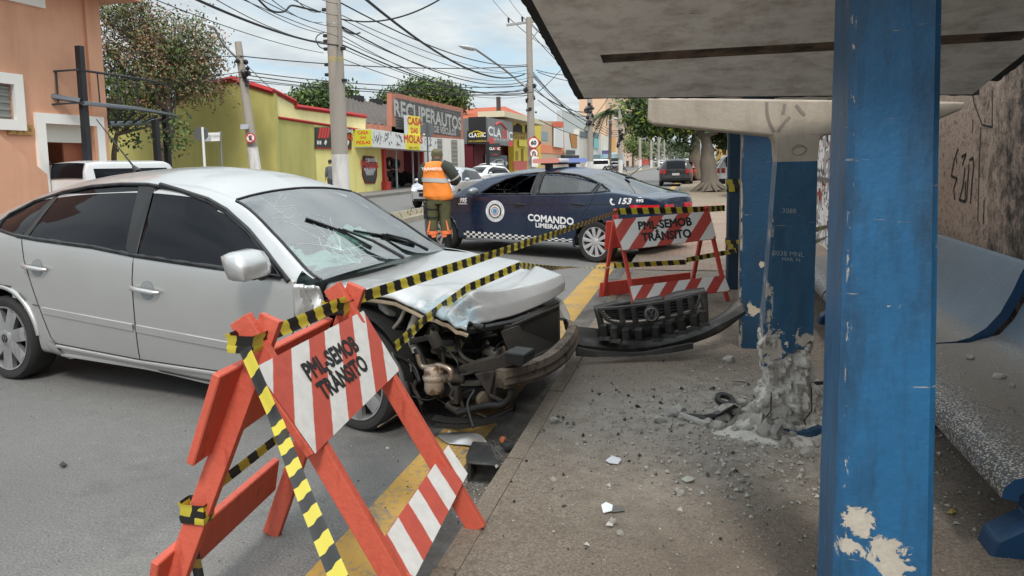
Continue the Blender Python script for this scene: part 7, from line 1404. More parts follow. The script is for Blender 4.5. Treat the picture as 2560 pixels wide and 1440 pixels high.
def dpanel(root, nm, px, dd, th, mt):
    P = [AD(x, y, dd) for x, y in px]; n_ = (P[1] - P[0]).cross(P[2] - P[0]).normalized(); b = MB(); n = len(P); b.add(P + [p + n_ * th for p in P], [tuple(range(n)), tuple(range(2 * n - 1, n - 1, -1))] + [(i, n + i, n + (i + 1) % n, (i + 1) % n) for i in range(n)]); return b.build(nm, mt, root, world=True)
dpanel(hs, 'board', [(1222, 359), (1250, 358), (1252, 393), (1224, 394)], d0, .05, SIGNK)
def dtext(root, txt, px, py, dd, size, mt, sx=1.0, **kw):
    b = MB(); text_on(b, txt, size, AD(px, py, dd), Vector(_r), Vector(_u), sx=sx, **kw); return b.build('lettering', mt, root, world=True, fixn=False)
runs(hs, (('CLA', LETTER_WHITE), ('SS', LRED), ('IC', LETTER_WHITE)), .25, AD(1237, 372, d0 - .1), Vector(_r), Vector(_u), .8, .004); dtext(hs, 'SOM', 1238, 387, d0 - .1, .16, LRED)
b = MB(); p = AD(1219, 355, d0); b.box((p.x, p.y, (p.z + GZ) / 2), (.22, .22, p.z - GZ)); b.build('pole', DARKIN, hs, world=True)
# --- further fronts, each a building of its own
def block(nm, label, cat, pxa, pxb, pyta, pytb, col, X=FX, depth=None, pxl=None, **kw):
    a, c = ONX(pxa, pyta, X), ONX(pxb, pytb, X); depth = depth if pxl is None and depth else (X - ONY(pxl or pxa - 14, pyta, a.y).x); r = thing(nm, label, cat, (X, (a.y + c.y) / 2, GZ)); b = MB(); P = [(X, a.y, GZ), (X, c.y, GZ), (X, c.y, c.z), (X, a.y, a.z)]; Q = [(X - depth, y, z) for x, y, z in P]; b.add(P + Q, [(0, 1, 2, 3), (7, 6, 5, 4), (0, 4, 5, 1), (1, 5, 6, 2), (2, 6, 7, 3), (3, 7, 4, 0)]); b.build('wall', wallm(label[:14].replace(' ', '_') + '_wall', col, **kw), r, world=True); return r, a.y, c.y
r, ya_, yb_ = block('shop', 'yellow building with arched upper veranda beyond the grey sign', 'shop', 1283, 1352, 302, 312, 'd9c04e')
b = MB(); p, q = ONX(1256, 294, FX + 1.2), ONX(1357, 300, FX + 1.2); b.box((FX + .2, (p.y + q.y) / 2, (p.z + q.z) / 2), (2.4, q.y - p.y, .5)); b.build('canopy', wallm('pale_canopy', 'cfc4a8'), r, world=True)
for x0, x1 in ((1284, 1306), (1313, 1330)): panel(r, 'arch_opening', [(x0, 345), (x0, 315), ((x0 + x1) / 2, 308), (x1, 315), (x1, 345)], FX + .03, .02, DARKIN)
panel(r, 'balustrade', [(1283, 330), (1335, 330), (1335, 347), (1283, 347)], FX + .06, .02, wallm('ochre_rail', 'b79a50', second='6e5a30', th=(.5, .52), ss=3)); panel(r, 'board', [(1298, 349), (1317, 351), (1317, 367), (1298, 365)], FX + .2, .05, SIGNY); panel(r, 'window', [(1289, 378), (1296, 378), (1296, 400), (1289, 400)], FX + .03, .02, wallm('dark_yellow', 'a08a26')); panel(r, 'door', [(1303, 372), (1309, 372), (1309, 404), (1303, 404)], FX + .03, .02, wallm('brown_yellow', '8a6f22')); panel(r, 'dado', [(1284, 402), (1318, 402), (1318, 425), (1284, 425)], FX + .02, .01, wallm('pink_dado', 'c96a5e'))
r, _, _ = block('shop', 'beige and coral building with a tall white sign panel', 'shop', 1352, 1410, 302, 303, 'c3a88e'); panel(r, 'coral_band', [(1352, 360), (1410, 368), (1410, 386), (1352, 382)], FX + .05, .05, wallm('coral', 'e08a63')); panel(r, 'sign_panel', [(1386, 318), (1408, 321), (1408, 370), (1386, 367)], FX + .3, .1, SIGNW); panel(r, 'coral_top', [(1385, 305), (1408, 305), (1408, 318), (1385, 317)], FX + .3, .1, wallm('red_coral', 'd9634d')); panel(r, 'window', [(1354, 328), (1370, 330), (1370, 352), (1354, 350)], FX + .04, .03, wallm('blue_grey_glass', '8a9aa0'))
r, _, _ = block('building', 'pale grey blank block behind the coral building', 'building', 1405, 1470, 276, 290, 'b9bab8', X=FX - 6, pxl=1392)
r, _, _ = block('tower', 'tall beige apartment tower in the distance above the street', 'tower', 1512, 1592, 120, 200, 'd8b799', X=-26, pxl=1446); 
for k in range(10): panel(r, 'window', [(1525 + (k % 2) * 36, 262 + (k // 2) * 22), (1531 + (k % 2) * 36, 262 + (k // 2) * 22), (1531 + (k % 2) * 36, 270 + (k // 2) * 22), (1525 + (k % 2) * 36, 270 + (k // 2) * 22)], -25.9, .05, wallm('tower_window', '8a7666'))
r, _, _ = block('shop', 'white shop front with brown and orange shapes past the coral building', 'shop', 1411, 1448, 330, 336, 'd6d2cc'); panel(r, 'brown_panel', [(1424, 334), (1443, 336), (1443, 370), (1430, 368)], FX + .1, .05, wallm('brown_panel', 'b07a3e')); panel(r, 'dark_band', [(1411, 388), (1448, 388), (1448, 396), (1411, 396)], FX + 1, .5, DARKIN); panel(r, 'board', [(1416, 375), (1438, 376), (1438, 387), (1416, 387)], FX + .5, .05, SIGNK)
r, _, _ = block('building', 'low building with grey shutters and turquoise corner', 'building', 1448, 1502, 322, 332, 'c9c4ba'); panel(r, 'window', [(1451, 328), (1495, 332), (1495, 345), (1451, 343)], FX + .1, .05, wallm('slate_glass', '6d757a')); panel(r, 'turquoise_corner', [(1485, 345), (1497, 346), (1497, 372), (1485, 370)], FX + .2, .05, wallm('turquoise', '7fb5b4'))
r, _, _ = block('shop', 'orange trimmed white building beside the purple sign', 'shop', 1503, 1541, 338, 345, 'dcd3c6'); panel(r, 'orange_part', [(1527, 342), (1540, 344), (1540, 380), (1527, 378)], FX + .1, .05, wallm('soft_orange', 'e0a25c')); panel(r, 'board', [(1506, 376), (1521, 376), (1521, 392), (1506, 392)], FX + 1, .1, M('purple_sign', (.10, .06, .22), .5))
r, _, _ = block('shop', 'pale blue garage front with a wide dark opening', 'shop', 1500, 1561, 386, 384, 'a9c6cf', X=FX + 1.5, depth=6); panel(r, 'opening', [(1507, 396), (1550, 395), (1550, 412), (1507, 414)], FX + 1.52, .02, DARKIN)
r, _, _ = block('shop', 'pale pink gateway building farther along the street', 'shop', 1562, 1602, 383, 385, 'e3c3ac', X=FX + 1.5, depth=6); panel(r, 'door', [(1566, 402), (1572, 402), (1572, 420), (1566, 420)], FX + 1.55, .02, DARKIN)
r, _, _ = block('wall', 'low red wall at the far end of the shops', 'wall', 1604, 1628, 395, 396, 'd2533e', X=FX + 2, depth=1)
for k, (pa, pb, y, col, X) in enumerate(((1560, 1600, 330, 'd9c8b4', -30), (1600, 1636, 322, 'cfcdc8', -40), (1640, 1672, 345, 'd5d8d8', -26), (1660, 1712, 352, 'c9cccb', -16), (1586, 1640, 350, 'ddc9a8', -34))):
    r, _, _ = block('building', ('far cream block above the pink gateway', 'far white tower left of the big tree', 'far pale slab at the end of the avenue', 'lowest far grey building under the tree branches', 'far sandy building above the red wall')[k], 'building', pa, pb, y, y + 1, col, X=X, pxl=pa - 12)
r = thing('house', 'ochre building seen behind the tree trunk near the blue posts', 'house', (6, 60, GZ)); b = MB(); b.box((7.6, 62, 2.6), (12, 16, 5)); b.build('wall', wallm('ochre_wall', 'cfa75e'), r, world=True); b = MB()
for x in (1.9, 3.4): b.box((x, 53.9, 2.4), (.12, .12, 4.8))
for z in (1.5, 2.5): b.box((2.8, 53.9, z), (2.4, .08, .08))
b.build('gate_bar', DARKIN, r, world=True)
# ================================================================ poles, wires, signs
def col_z(px, py, X): return ONX(px, py, X)
def pole(label, x, y, h, r0, r1, whitez=None, name='utility_pole', lean=(0, 0), group=None):
    p = thing(name, label, 'pole', (x, y, 0), 0, group); b = MB(); b.tube([(lean[0] * t, lean[1] * t, h * t) for t in np.linspace(0, 1, 9)], [r0 + (r1 - r0) * t for t in np.linspace(0, 1, 9)], 20); b.build('shaft', CONCRETE_POLE, p, smooth=60)
    if whitez: b = MB(); k = whitez / h; b.tube([(0, 0, .0), (lean[0] * k, lean[1] * k, whitez)], [r0 + .003, r0 + (r1 - r0) * k + .003], 20); b.build('whitewash', POLE_WHITE, p, smooth=60)
    return p
XM = -8.0; q1 = ONX(846, 300, XM); q2 = ONX(1326, 250, XM); INS = M('porcelain_black', (.02, .02, .022), .3)
p1 = pole('thick concrete utility pole with whitewashed foot rising behind the crashed car', XM, q1.y, 7.5, .20, .155, ONX(846, 386, XM).z)
for k, (y, s_) in enumerate(((12, -1), (78, -1), (92, -1), (112, -1), (152, -1), (178, -1), (128, 1), (205, 1))):
    p = ONX(830 + s_ * 24, y, XM); b = MB(); b.box((s_ * .21, -.03, p.z), (.10, .09, .07), bev=.01); b.tube([(s_ * .14, -.03, p.z), (s_ * .27, -.03, p.z)], .02, 6); b.build('insulator', INS, p1, smooth=50)
for k, y in enumerate((60, 112, 148, 210)): z = ONX(830, y, XM).z; b = MB(); b.lathe([(.17, -.02), (.176, 0), (.17, .02)] if y != 148 else [(.172, -.07), (.176, -.06), (.176, .06), (.172, .07)], (0, 0, z), (0, 0, 1), 20); b.build('yellow_band' if y == 148 else 'clamp_ring', M('yellow_band_paint', (.5, .38, .06), .6, var=.3) if y == 148 else STEEL, p1, smooth=40)
def lamp_arm(pr, a, m_, c, hd): 
    b = MB(); o_ = pr.location; b.tube([Vector(crom([a, m_, c], t_)) - o_ for t_ in np.linspace(0, 1, 14)], .045, 6); ar = b.build('lamp_arm', STEEL, pr, smooth=60); b = MB(); c = Vector(c) - o_; d = (Vector(hd) - o_ - c); b.tube([c, c + d * .2, c + d * .6, c + d], [.07, .16, .17, .05], 10, flat=.55); b.build('lamp_head', M('lamp_grey', (.55, .57, .56), .4), ar, smooth=60)
p2 = pole('slim concrete utility pole with crossarm, street lamp and speed sign on the median', XM, q2.y, ONX(1313, 36, XM).z, .21, .14, 1.1, lean=(0, 0))
z = ONX(1310, 45, XM).z; b = MB(); b.beam((-1.15, .1, z - .06), (1.35, .1, z + .10), .12, .1); b.tube([(.1, 0, z - .9), (.75, .1, z)], .03, 5); b.build('crossarm', M('grey_crossarm', (.35, .34, .33), .7), p2); b = MB()
for x in (-1.05, -.35, .9): b.tube([(x, .1, z + .05), (x, .1, z + .28)], [.04, .06], 8)
b.build('insulator', INS, p2, smooth=50)
lamp_arm(p2, ONX(1315, 218, XM), ONX(1262, 175, XM - .9), ONX(1190, 124, XM - 1.3), ONX(1147, 114, XM - 1.5))
b = MB(); zt = ONX(1326, 240, XM).z
for k in range(22): rr = random.Random(k); b.blob((rr.uniform(-.28, .28), rr.uniform(-.25, .1), zt + rr.uniform(-.9, .9)), rr.uniform(.05, .14), 1, .4, 2, k)
b.build('splice_box', INS, p2, smooth=40)
med = []
for k, (px, top, wz) in enumerate(((1476, 246, 1.5), (1551, 246, 1.6), (1600, 318, 1.6), (1628, 325, 1.5), (1647, 330, 1.5), (1661, 338, 1.5), (1672, 342, 1.5))):
    y = ONX(px, 380, XM).y; h = 9.5 if k < 2 else ONX(px, top, XM).z; pp = pole(('second median pole from the patrol car roof, wrapped in dark boxes', 'median pole in front of the palm', 'third slim median pole with white foot, left of the red wall', 'slim median pole before the red wall', 'thin far median pole left of the black SUV', 'very thin far median pole above the black SUV', 'farthest thin median pole')[k], XM, y, h, .24, .17, wz); med.append(pp)
    if k < 2:
        b = MB()
        for j in range(16): rr = random.Random(j + 50 * k); b.blob((rr.uniform(-.3, .3), rr.uniform(-.3, 0), 3.0 + 1.8 * rr.random() + (1.2 if k == 0 else 0)), rr.uniform(.1, .24), 1, .4, 2, j)
        b.build('splice_box', INS, pp, smooth=40)
lamp_arm(med[1], Vector((XM, med[1].location.y, 5.2)), Vector((XM - 1.2, med[1].location.y - .5, 5.7)), ONY(1545, 297, med[1].location.y - .5), ONY(1533, 295, med[1].location.y - .5))
yl_ = 26.2; ql = ONY(626, 400, yl_); qt = ONY(595, 105, yl_); p3 = pole('leaning grey utility pole in front of the olive wall', ql.x + .35, yl_, qt.z, .24, .13, ONY(626, 368, yl_).z, lean=(qt.x - ql.x - .35, 0))
b = MB()
for k in range(14): rr = random.Random(k + 9); zz = ONY(604, 190, yl_).z + rr.uniform(-.5, .6); b.blob((qt.x - ql.x + .0 + rr.uniform(-.3, .25), -.2, zz), rr.uniform(.05, .13), 1, .3, 2, k)
b.build('splice_box', INS, p3, smooth=40)
lamp_arm(p3, Vector((qt.x, yl_, ONY(598, 150, yl_).z)), ONY(560, 112, yl_ - .6), ONY(536, 70, yl_ - 1.2), ONY(518, 60, yl_ - 1.4))
WIREM = M('cable_black', (.018, .018, .02), .6)
def cable(P, Q, sag, r=.014, grp='overhead cables between the poles', label=None):
    P, Q = Vector(P), Vector(Q); b = MB(); b.tube([P.lerp(Q, t) - Vector((0, 0, 4 * sag * t * (1 - t))) for t in np.linspace(0, 1, 22)], r, 5, caps=False); return b.build('cable', WIREM, smooth=60, label=label or 'thin black overhead cable strung between the utility poles', cat='cable', group=grp)
y0_ = q1.y - 20; rr = random.Random(4); H1 = [ONX(830, y, XM).z for y in (8, 22, 38, 52, 66, 78, 90, 100, 112, 128)]; TX = (760, 720, 690, 650, 610, 575, 555, 500, 441, 330); H2 = [ONX(1322, y, XM).z for y in (160, 172, 182, 190, 200, 208, 214, 222, 228, 236)]; Y3 = med[0].location.y; Y4 = med[1].location.y
for k in range(10):
    x1 = XM + (-.2 if k % 2 else .2); x2 = XM + rr.uniform(-.25, .25)
    cable((x1 - .1, q1.y, H1[k]), AD(TX[k], -25, 9.0), rr.uniform(.03, .14), .007 if k != 8 else .02)
    cable((x1, q1.y, H1[k]), (x2, q2.y, H2[k]), rr.uniform(.3, .75), .010 if k % 4 else .018)
    if k < 7: cable((x2, q2.y, H2[k]), (XM + rr.uniform(-.2, .2), Y3, 4.2 + k * .2), rr.uniform(.3, .7), .02); 
    if k < 4: cable((XM, Y3, 4.4 + k * .25), (XM, Y4, 4.2 + k * .2), .5, .025)
for x in (-1.05, -.35, .9): cable((XM + x, q2.y, ONX(1310, 42, XM).z + .25), (XM + x + 2, q2.y - 18, ONX(1310, 42, XM).z + .8), .4, .010, 'high voltage wires on the crossarm', 'thin high wire running to the crossarm of the slim pole'); cable((XM + x, q2.y, ONX(1310, 42, XM).z + .25), (XM + x, Y3, 9.3), .4, .018, 'high voltage wires on the crossarm', 'thin high wire running to the crossarm of the slim pole')
cable(AD(905, -10, 14), ONX(1312, 185, XM), .7, .03, None, 'thick twisted cable sweeping down to the slim pole from overhead')
cable(ONX(845, 46, XM), AD(1110, -8, 16), .25, .018, None, 'single cable rising right from the thick pole'); 
for (a, c, s_, r_) in (((600, 140), (1318, 166), .25, .022), ((604, 178), (1318, 214), .3, .02), ((605, 186), (1318, 226), .35, .022), ((606, 196), (1318, 232), .3, .016), ((606, 202), (1318, 238), .2, .014)): cable(ONY(a[0], a[1], yl_ - .15), ONX(c[0], c[1], XM), s_, r_, 'cables crossing from the leaning pole', 'cable crossing the side street from the leaning pole to the slim pole')
for (a, c) in (((600, 140), (250, 120)), ((604, 180), (255, 196)), ((604, 192), (255, 205)), ((606, 150), (735, 262))): cable(ONY(a[0], a[1], yl_ - .15), ONY(c[0], c[1], yl_ + (1.0 if c[0] > 700 else -3)), .15, .014, 'cables crossing from the leaning pole', 'thin cable leaving the leaning pole towards the walls')
for (a, c, X2) in (((1345, 230), (1420, 152), -1.5), ((1330, 60), (1420, 145), -2), ((1330, 85), (1430, 185), -3), ((1340, 175), (1450, 187), -3), ((1345, 180), (1452, 205), -3), ((1345, 250), (1470, 330), -8), ((1480, 300), (1600, 250), -2), ((1478, 296), (1520, 245), -4), ((1348, 300), (1470, 345), -8.2)): cable(ONX(a[0], a[1], XM), ONY(c[0], c[1], 50), .12, .02, 'service drops across the avenue', 'thin service cable leaving the slim pole towards the right')
def loop(pts, X, r, lb): b = MB(); P = [ONX(x, y, X) for x, y in pts]; b.tube([crom(P, t_) for t_ in np.linspace(0, 1, 5 * len(P))], r, 5); b.build('cable', WIREM, smooth=60, label=lb, cat='cable')
loop([(640, -8), (668, 20), (690, 30), (712, 28), (728, 14), (760, 20), (800, 30)], XM + .5, .02, 'thick black cable with a drooping loop left of the thick pole'); loop([(812, 80), (795, 88), (790, 100), (800, 118), (815, 122)], XM, .012, 'small wire loop on the left of the thick pole'); loop([(845, 58), (862, 75), (885, 85), (900, 82)], XM, .02, 'short bent jumper cable on the right of the thick pole')
# signs
SGREY = M('sign_back_grey', (.10, .105, .11), .5, .3); SRED = M('sign_red', (.55, .03, .03), .45); SWHITE = M('sign_white', (.75, .75, .73), .45, var=.04)
def disc(root, px, py, dd, r, n, mt, nm='plate', a0=0, th=.03, off=0):
    c = AD(px, py, dd - off); b = MB(); P = [c + Vector(_r) * r * math.cos(a0 + 2 * math.pi * i / n) + Vector(_u) * r * math.sin(a0 + 2 * math.pi * i / n) for i in range(n)]; Q = [p + Vector(_w) * th for p in P]; b.add(P + Q, [tuple(range(n)), tuple(range(2 * n - 1, n - 1, -1))] + [(i, n + i, n + (i + 1) % n, (i + 1) % n) for i in range(n)]); return b.build(nm, mt, root, world=True)
def post(root, px, py, dd, r=.04, mt=None):
    t_ = AD(px, py, dd); b = MB(); b.tube([(t_.x, t_.y, 0), t_], r, 10); b.build('post', mt or STEEL, root, world=True, smooth=60)
d = 24; r = thing('traffic_sign', 'back of an octagonal grey stop sign on a pale post before the olive wall', 'sign', AD(505, 412, d)); disc(r, 502, 335, d, .245, 8, SGREY, a0=math.pi / 8); post(r, 506, 318, d - .1, .04, SWHITE)
r = thing('street_sign', 'white street name plates on a grey post beside the stop sign', 'sign', AD(552, 412, 25)); post(r, 550, 328, 25.2, .035); dpanel(r, 'plate', [(512, 332), (549, 331), (549, 352), (512, 354)], 25, .03, SWHITE); dpanel(r, 'lower_plate', [(509, 338), (524, 338), (524, 353), (509, 353)], 24.9, .02, M('greyish_plate', (.4, .42, .44), .5)); dtext(r, 'R. SÃO JOÃO', 531, 340, 24.95, .10, LETTER_BLACK, sx=.9)
r = thing('traffic_sign', 'round no parking sign with letter E on the leaning pole', 'sign', AD(626, 345, 29)); disc(r, 626, 345, 29, .20, 24, SRED, 'rim'); disc(r, 626, 345, 29, .15, 24, SWHITE, off=.01); dtext(r, 'E', 626, 345, 28.97, .24, LETTER_BLACK, bold=.01); b = MB(); c = AD(626, 345, 28.95); b.beam(c + (Vector(_r) * -.13 + Vector(_u) * .13), c + (Vector(_r) * .13 - Vector(_u) * .13), .01, .035, Vector(_w)); b.build('bar', SRED, r, world=True)
r = thing('street_sign', 'small grey name plate fixed to the leaning pole', 'sign', AD(611, 316, 29)); dpanel(r, 'plate', [(601, 311), (621, 310), (621, 322), (601, 323)], 29, .02, M('faded_plate', (.40, .44, .50), .5))
d = 30; r = thing('traffic_sign', 'round dark sign seen from behind on a tall thin post behind the officer', 'sign', AD(1069, 405, d)); disc(r, 1069, 324, d, .29, 28, SGREY); post(r, 1067, 305, d - .1, .035, SGREY); disc(r, 1060, 336, d - .05, .045, 4, SWHITE, 'sticker')
d = q2.y * .97 + 1; d = float((Vector((XM, q2.y, 3)) - Vector(CPOS)).dot(Vector(_w))) - .45
r = thing('traffic_sign', 'speed limit sign reading 60 with a dark diamond plate behind on the slim pole', 'sign', AD(1334, 357, d)); disc(r, 1336, 357, d + .1, .36, 4, M('dark_diamond', (.09, .02, .02), .5), 'diamond_plate'); disc(r, 1334, 357, d, .285, 28, SRED, 'rim'); disc(r, 1334, 357, d, .225, 28, SWHITE, off=.02); dtext(r, '60', 1334, 357, d - .05, .27, LETTER_BLACK, bold=.008)
r = thing('traffic_sign', 'round no U-turn sign below the speed limit sign', 'sign', AD(1335, 383, d)); disc(r, 1335, 383, d, .225, 28, SRED, 'rim'); disc(r, 1335, 383, d, .18, 28, SWHITE, off=.02); b = MB(); b.tube([AD(x, y, d - .05) for x, y in ((1332, 390), (1332, 381), (1335, 378), (1338, 381), (1338, 389))], .022, 5); b.tube([AD(1338, 386, d - .05), AD(1338, 391, d - .05)], [.05, .001], 5); b.build('arrow', LETTER_BLACK, r, world=True); b = MB(); b.beam(AD(1329, 377, d - .07), AD(1341, 389, d - .07), .01, .03, Vector(_w)); b.build('bar', SRED, r, world=True)
r = thing('utility_box', 'white box fixed to the slim pole below the round sign', 'box', AD(1338, 405, d)); c = AD(1338, 405, d); b = MB(); b.box(c, (.32, .2, .5), bev=.02); b.build('box', SWHITE, r, world=True)

# ================================================================ other vehicles
LAMP = M('lamp_glass', (.55, .55, .54), .08, .2, coat=.8); LIT = emat('headlamp_lit', (1.0, .93, .75), 2.2); TAILM = M('tail_red_dull', (.40, .02, .02), .2, coat=.6); PLATE = M('plate_grey', (.45, .45, .46), .5)
def simple_car(label, loc, rz, paint, kind='hatch', lit=False, cat='car', W=.80, s=1.0):
    r = thing('parked_car' if cat == 'car' else cat.replace(' ', '_'), label, cat, loc, rz)
    if kind == 'van': k = dict(zt=[(-.75, .8), (-.72, 1.5), (-.6, 1.78), (0, 1.84), (2.2, 1.84), (2.6, 1.74), (2.95, 1.2), (3.1, .95), (3.2, .7)], zs=[(-.75, .7), (-.7, 1.0), (2.6, 1.0), (3.0, .95), (3.2, .65)], hr=[(-.75, .6), (0, .68), (2.4, .68), (3.2, .55)]); G = [(-.5, 1.05), (-.5, 1.6), (2.35, 1.6), (2.75, 1.05)]; wsr = (2.55, 2.98); rwr = (-.73, -.62)
    elif kind == 'suv': k = dict(zt=[(-.72, .7), (-.66, 1.0), (-.5, 1.42), (-.1, 1.54), (1.3, 1.56), (1.9, 1.42), (2.5, 1.05), (3.1, .95), (3.3, .7)], zs=[(-.72, .68), (-.6, .98), (2.4, .98), (3.0, .88), (3.3, .62)], hr=[(-.72, .58), (0, .60), (1.6, .60), (2.4, .66), (3.3, .5)]); G = [(-.35, 1.02), (-.25, 1.38), (1.3, 1.42), (1.75, 1.3), (2.2, 1.02)]; wsr = (1.75, 2.42); rwr = (-.66, -.42)
    else: k = dict(zt=[(-.72, .7), (-.66, .95), (-.45, 1.25), (0, 1.38), (1.1, 1.42), (1.65, 1.30), (2.3, .98), (2.9, .86), (3.12, .74), (3.2, .62)], zs=[(-.72, .66), (-.6, .88), (2.2, .88), (2.9, .80), (3.2, .58)], hr=[(-.72, .56), (0, .56), (1.4, .57), (2.3, .66), (3.2, .5)]); G = [(-.3, .93), (-.2, 1.2), (1.1, 1.31), (1.6, 1.18), (2.05, .92)]; wsr = (1.55, 2.26); rwr = (-.62, -.2)
    x1 = k['zt'][-1][0]; c = Car(r, hw=[(-.72, W * .78), (-.5, W * .94), (0, W), (2.4, W), (2.95, W * .92), (x1, W * .72)], crown=[(-.72, .02), (0, .06), (1.4, .06), (x1, .02)], zb=[(-.72, .35), (-.3, .24), (2.6, .22), (x1, .28)], x0=-.715, x1=x1 - .005, step=.07, **k)
    c.body('body', paint, lambda x, y, z, sd: sd and z < .75 and (math.hypot(x, z - .29) < .35 or math.hypot(x - 2.5, z - .29) < .35))
    for sd in (1, -1):
        b = MB(); c.drape(b, G, sd, .006, 4); b.build('side_window', TINT, r, smooth=60); b = MB(); xf = x1; c.drape(b, [(xf - .42, .66), (xf - .38, .76), (xf - .12, .70), (xf - .1, .60), (xf - .3, .58)], sd, .012, 3); b.build('headlight', LAMP, r, smooth=60)
        b = MB(); c.drape(b, [(-.68, .72), (-.66, .95), (-.5, .95), (-.48, .74)], sd, .008, 3); b.box((-.71, sd * W * .66, .84), (.04, .16, .22)); b.build('tail_light', TAILM, r); b = MB(); b.blob((1.98, sd * (W + .10), .96), (.07, .10, .07), 2, .03); b.build('door_mirror', paint, r, smooth=60)
        if lit and sd == -1 or lit == 2: b = MB(); b.blob((xf - .10, sd * W * .70, .66), (.06, .10, .07), 2, .02); b.build('headlight', LIT, r, smooth=60)
    for rg, nm in ((wsr, 'windscreen'), (rwr, 'rear_window')):
        b = MB(); b.grid([[(x - (.02 if nm != 'windscreen' else 0), y, c.top(x, y) + .008) for y in np.linspace(-c.hr(x) + .07, c.hr(x) - .07, 9)] for x in np.linspace(rg[0], rg[1], 8)]); b.build(nm, TINT, r, smooth=60)
    b = MB(); z = .5; b.box((x1 + .0, 0, .62), (.05, .9, .07), bev=.01); b.box((x1 + .0, 0, .48), (.05, .8, .12), bev=.02); b.box((x1 - .02, 0, .30), (.06, 1.2, .08)); b.build('grille', TRIM, r); b = MB(); b.box((x1 + .03, 0, .40), (.02, .38, .11)); b.build('number_plate', PLATE, r); b = MB(); b.box((-.745, 0, .68), (.03, .40, .12)); b.build('number_plate', PLATE, r); b = MB(); b.box((-.72, 0, .40), (.06, W * 1.7, .16), bev=.02); b.build('rear_bumper', TRIM, r)
    b = MB()
    for y0, y1 in ((-W + .05, -.45), (.45, W - .05)):
        for xw in (0, 2.5): well(b, xw, .29, .35, y0, y1)
    b.box((1.25, 0, .26), (3.4, W * 1.5, .05)); b.build('underbody', UNDER, r)
    for x in (0, 2.5):
        for y in (W - .02, -W + .02): wheel(r, x, y, .29, .18, .19, 6, ALLOY_B, sw=(.06, .08))
    return r
PW = carpaint('white_car_paint', (.70, .70, .70), .0, .3, .1); PS = carpaint('silver_car_paint', (.50, .51, .53), .5, .32, .1); PB = carpaint('black_car_paint', (.014, .014, .016), .1, .25, .1); PR = carpaint('maroon_car_paint', (.10, .015, .02), .2, .3, .1)
g_ = GP(1082, 521); simple_car('silver hatchback with one headlight lit driving past behind the officer', (g_.x, g_.y + 3.1, 0), R_(-91), PS, lit=True, cat='car', W=.86)
g_ = GP(1187, 476); simple_car('white hatchback with clear side windows behind the patrol car bonnet', (g_.x + .4, g_.y + 2.9, 0), R_(-108), PW, W=.92)
g_ = GP(1168, 466); simple_car('white car mostly hidden behind the other white hatchback', (g_.x, g_.y + 7, 0), R_(-95), PW, 'suv', W=.95)
simple_car('white van parked before the salmon house behind the crashed car', (-16.85, 17.6, 0), R_(90), PW, 'van', cat='van', W=.85)
g_ = GP(1691, 466); simple_car('black compact SUV parked at the kerb seen from behind', (g_.x - .05, g_.y + .8, 0), R_(91), PB, 'suv', W=.95); simple_car('maroon car parked in front of the black SUV', (g_.x + .35, g_.y + 6.5, 0), R_(90), PR, 'hatch'); simple_car('white car parked beyond the maroon one by the trees', (g_.x + .45, g_.y + 12.5, 0), R_(90), PW, 'suv')
simple_car('white pickup with a red tail lamp standing beside the nearer tree trunk', (1.75, 35, .13), R_(90), PW, 'suv', W=.95); simple_car('maroon car on the pavement at the edge of the blue post', (2.0, 28, .13), R_(75), PR, 'suv', W=.9)
for k, (px, py, y, kind, pt, lb_) in enumerate(((1512, 424, 0, 'van', PW, 'white van parked before the pale blue garage'), (1548, 421, 0, 'hatch', PS, 'grey car in the far carriageway by the blue garage'), (1652, 411, 0, 'hatch', PW, 'small white far car left of the black SUV'), (1668, 409, 0, 'hatch', PW, 'distant white car coming down the avenue'), (1700, 408, 0, 'suv', PS, 'far silver car beyond the parked maroon car'))):
    g_ = GP(px, py + 3); simple_car(lb_, (g_.x, g_.y, 0), R_(-90 if k > 1 else (200 if k else 190)), pt, kind)
for k, (px, py) in enumerate(((1522, 428), (1536, 430), (1549, 431), (1640, 416))):
    g_ = GP(px, py + 2); m_ = thing('motorcycle', ('leftmost parked motorcycle by the blue garage', 'middle parked motorcycle by the blue garage', 'rightmost parked motorcycle by the blue garage', 'motorcycle riding alone on the far carriageway')[k], 'motorcycle', g_, R_(20 if k < 3 else 80), None)
    for x in (-.6, .6): b = MB(); b.lathe([(.22, -.05), (.30, -.04), (.30, .04), (.22, .05)], (x, 0, .30), (0, 1, 0), 16, closed=True); b.build('wheel', RUBBER, m_, smooth=50)
    b = MB(); b.blob((.1, 0, .75), (.35, .14, .16), 2, .1); b.tube([(-.6, 0, .3), (-.2, 0, .6), (.3, 0, .7), (.5, 0, .95), (.6, 0, .3)], .05, 6); b.box((-.35, 0, .8), (.6, .22, .1)); b.tube([(.45, -.3, 1.0), (.45, .3, 1.0)], .02, 5); b.build('body', (PB, NAVY, PR, PB)[k], m_, smooth=50)

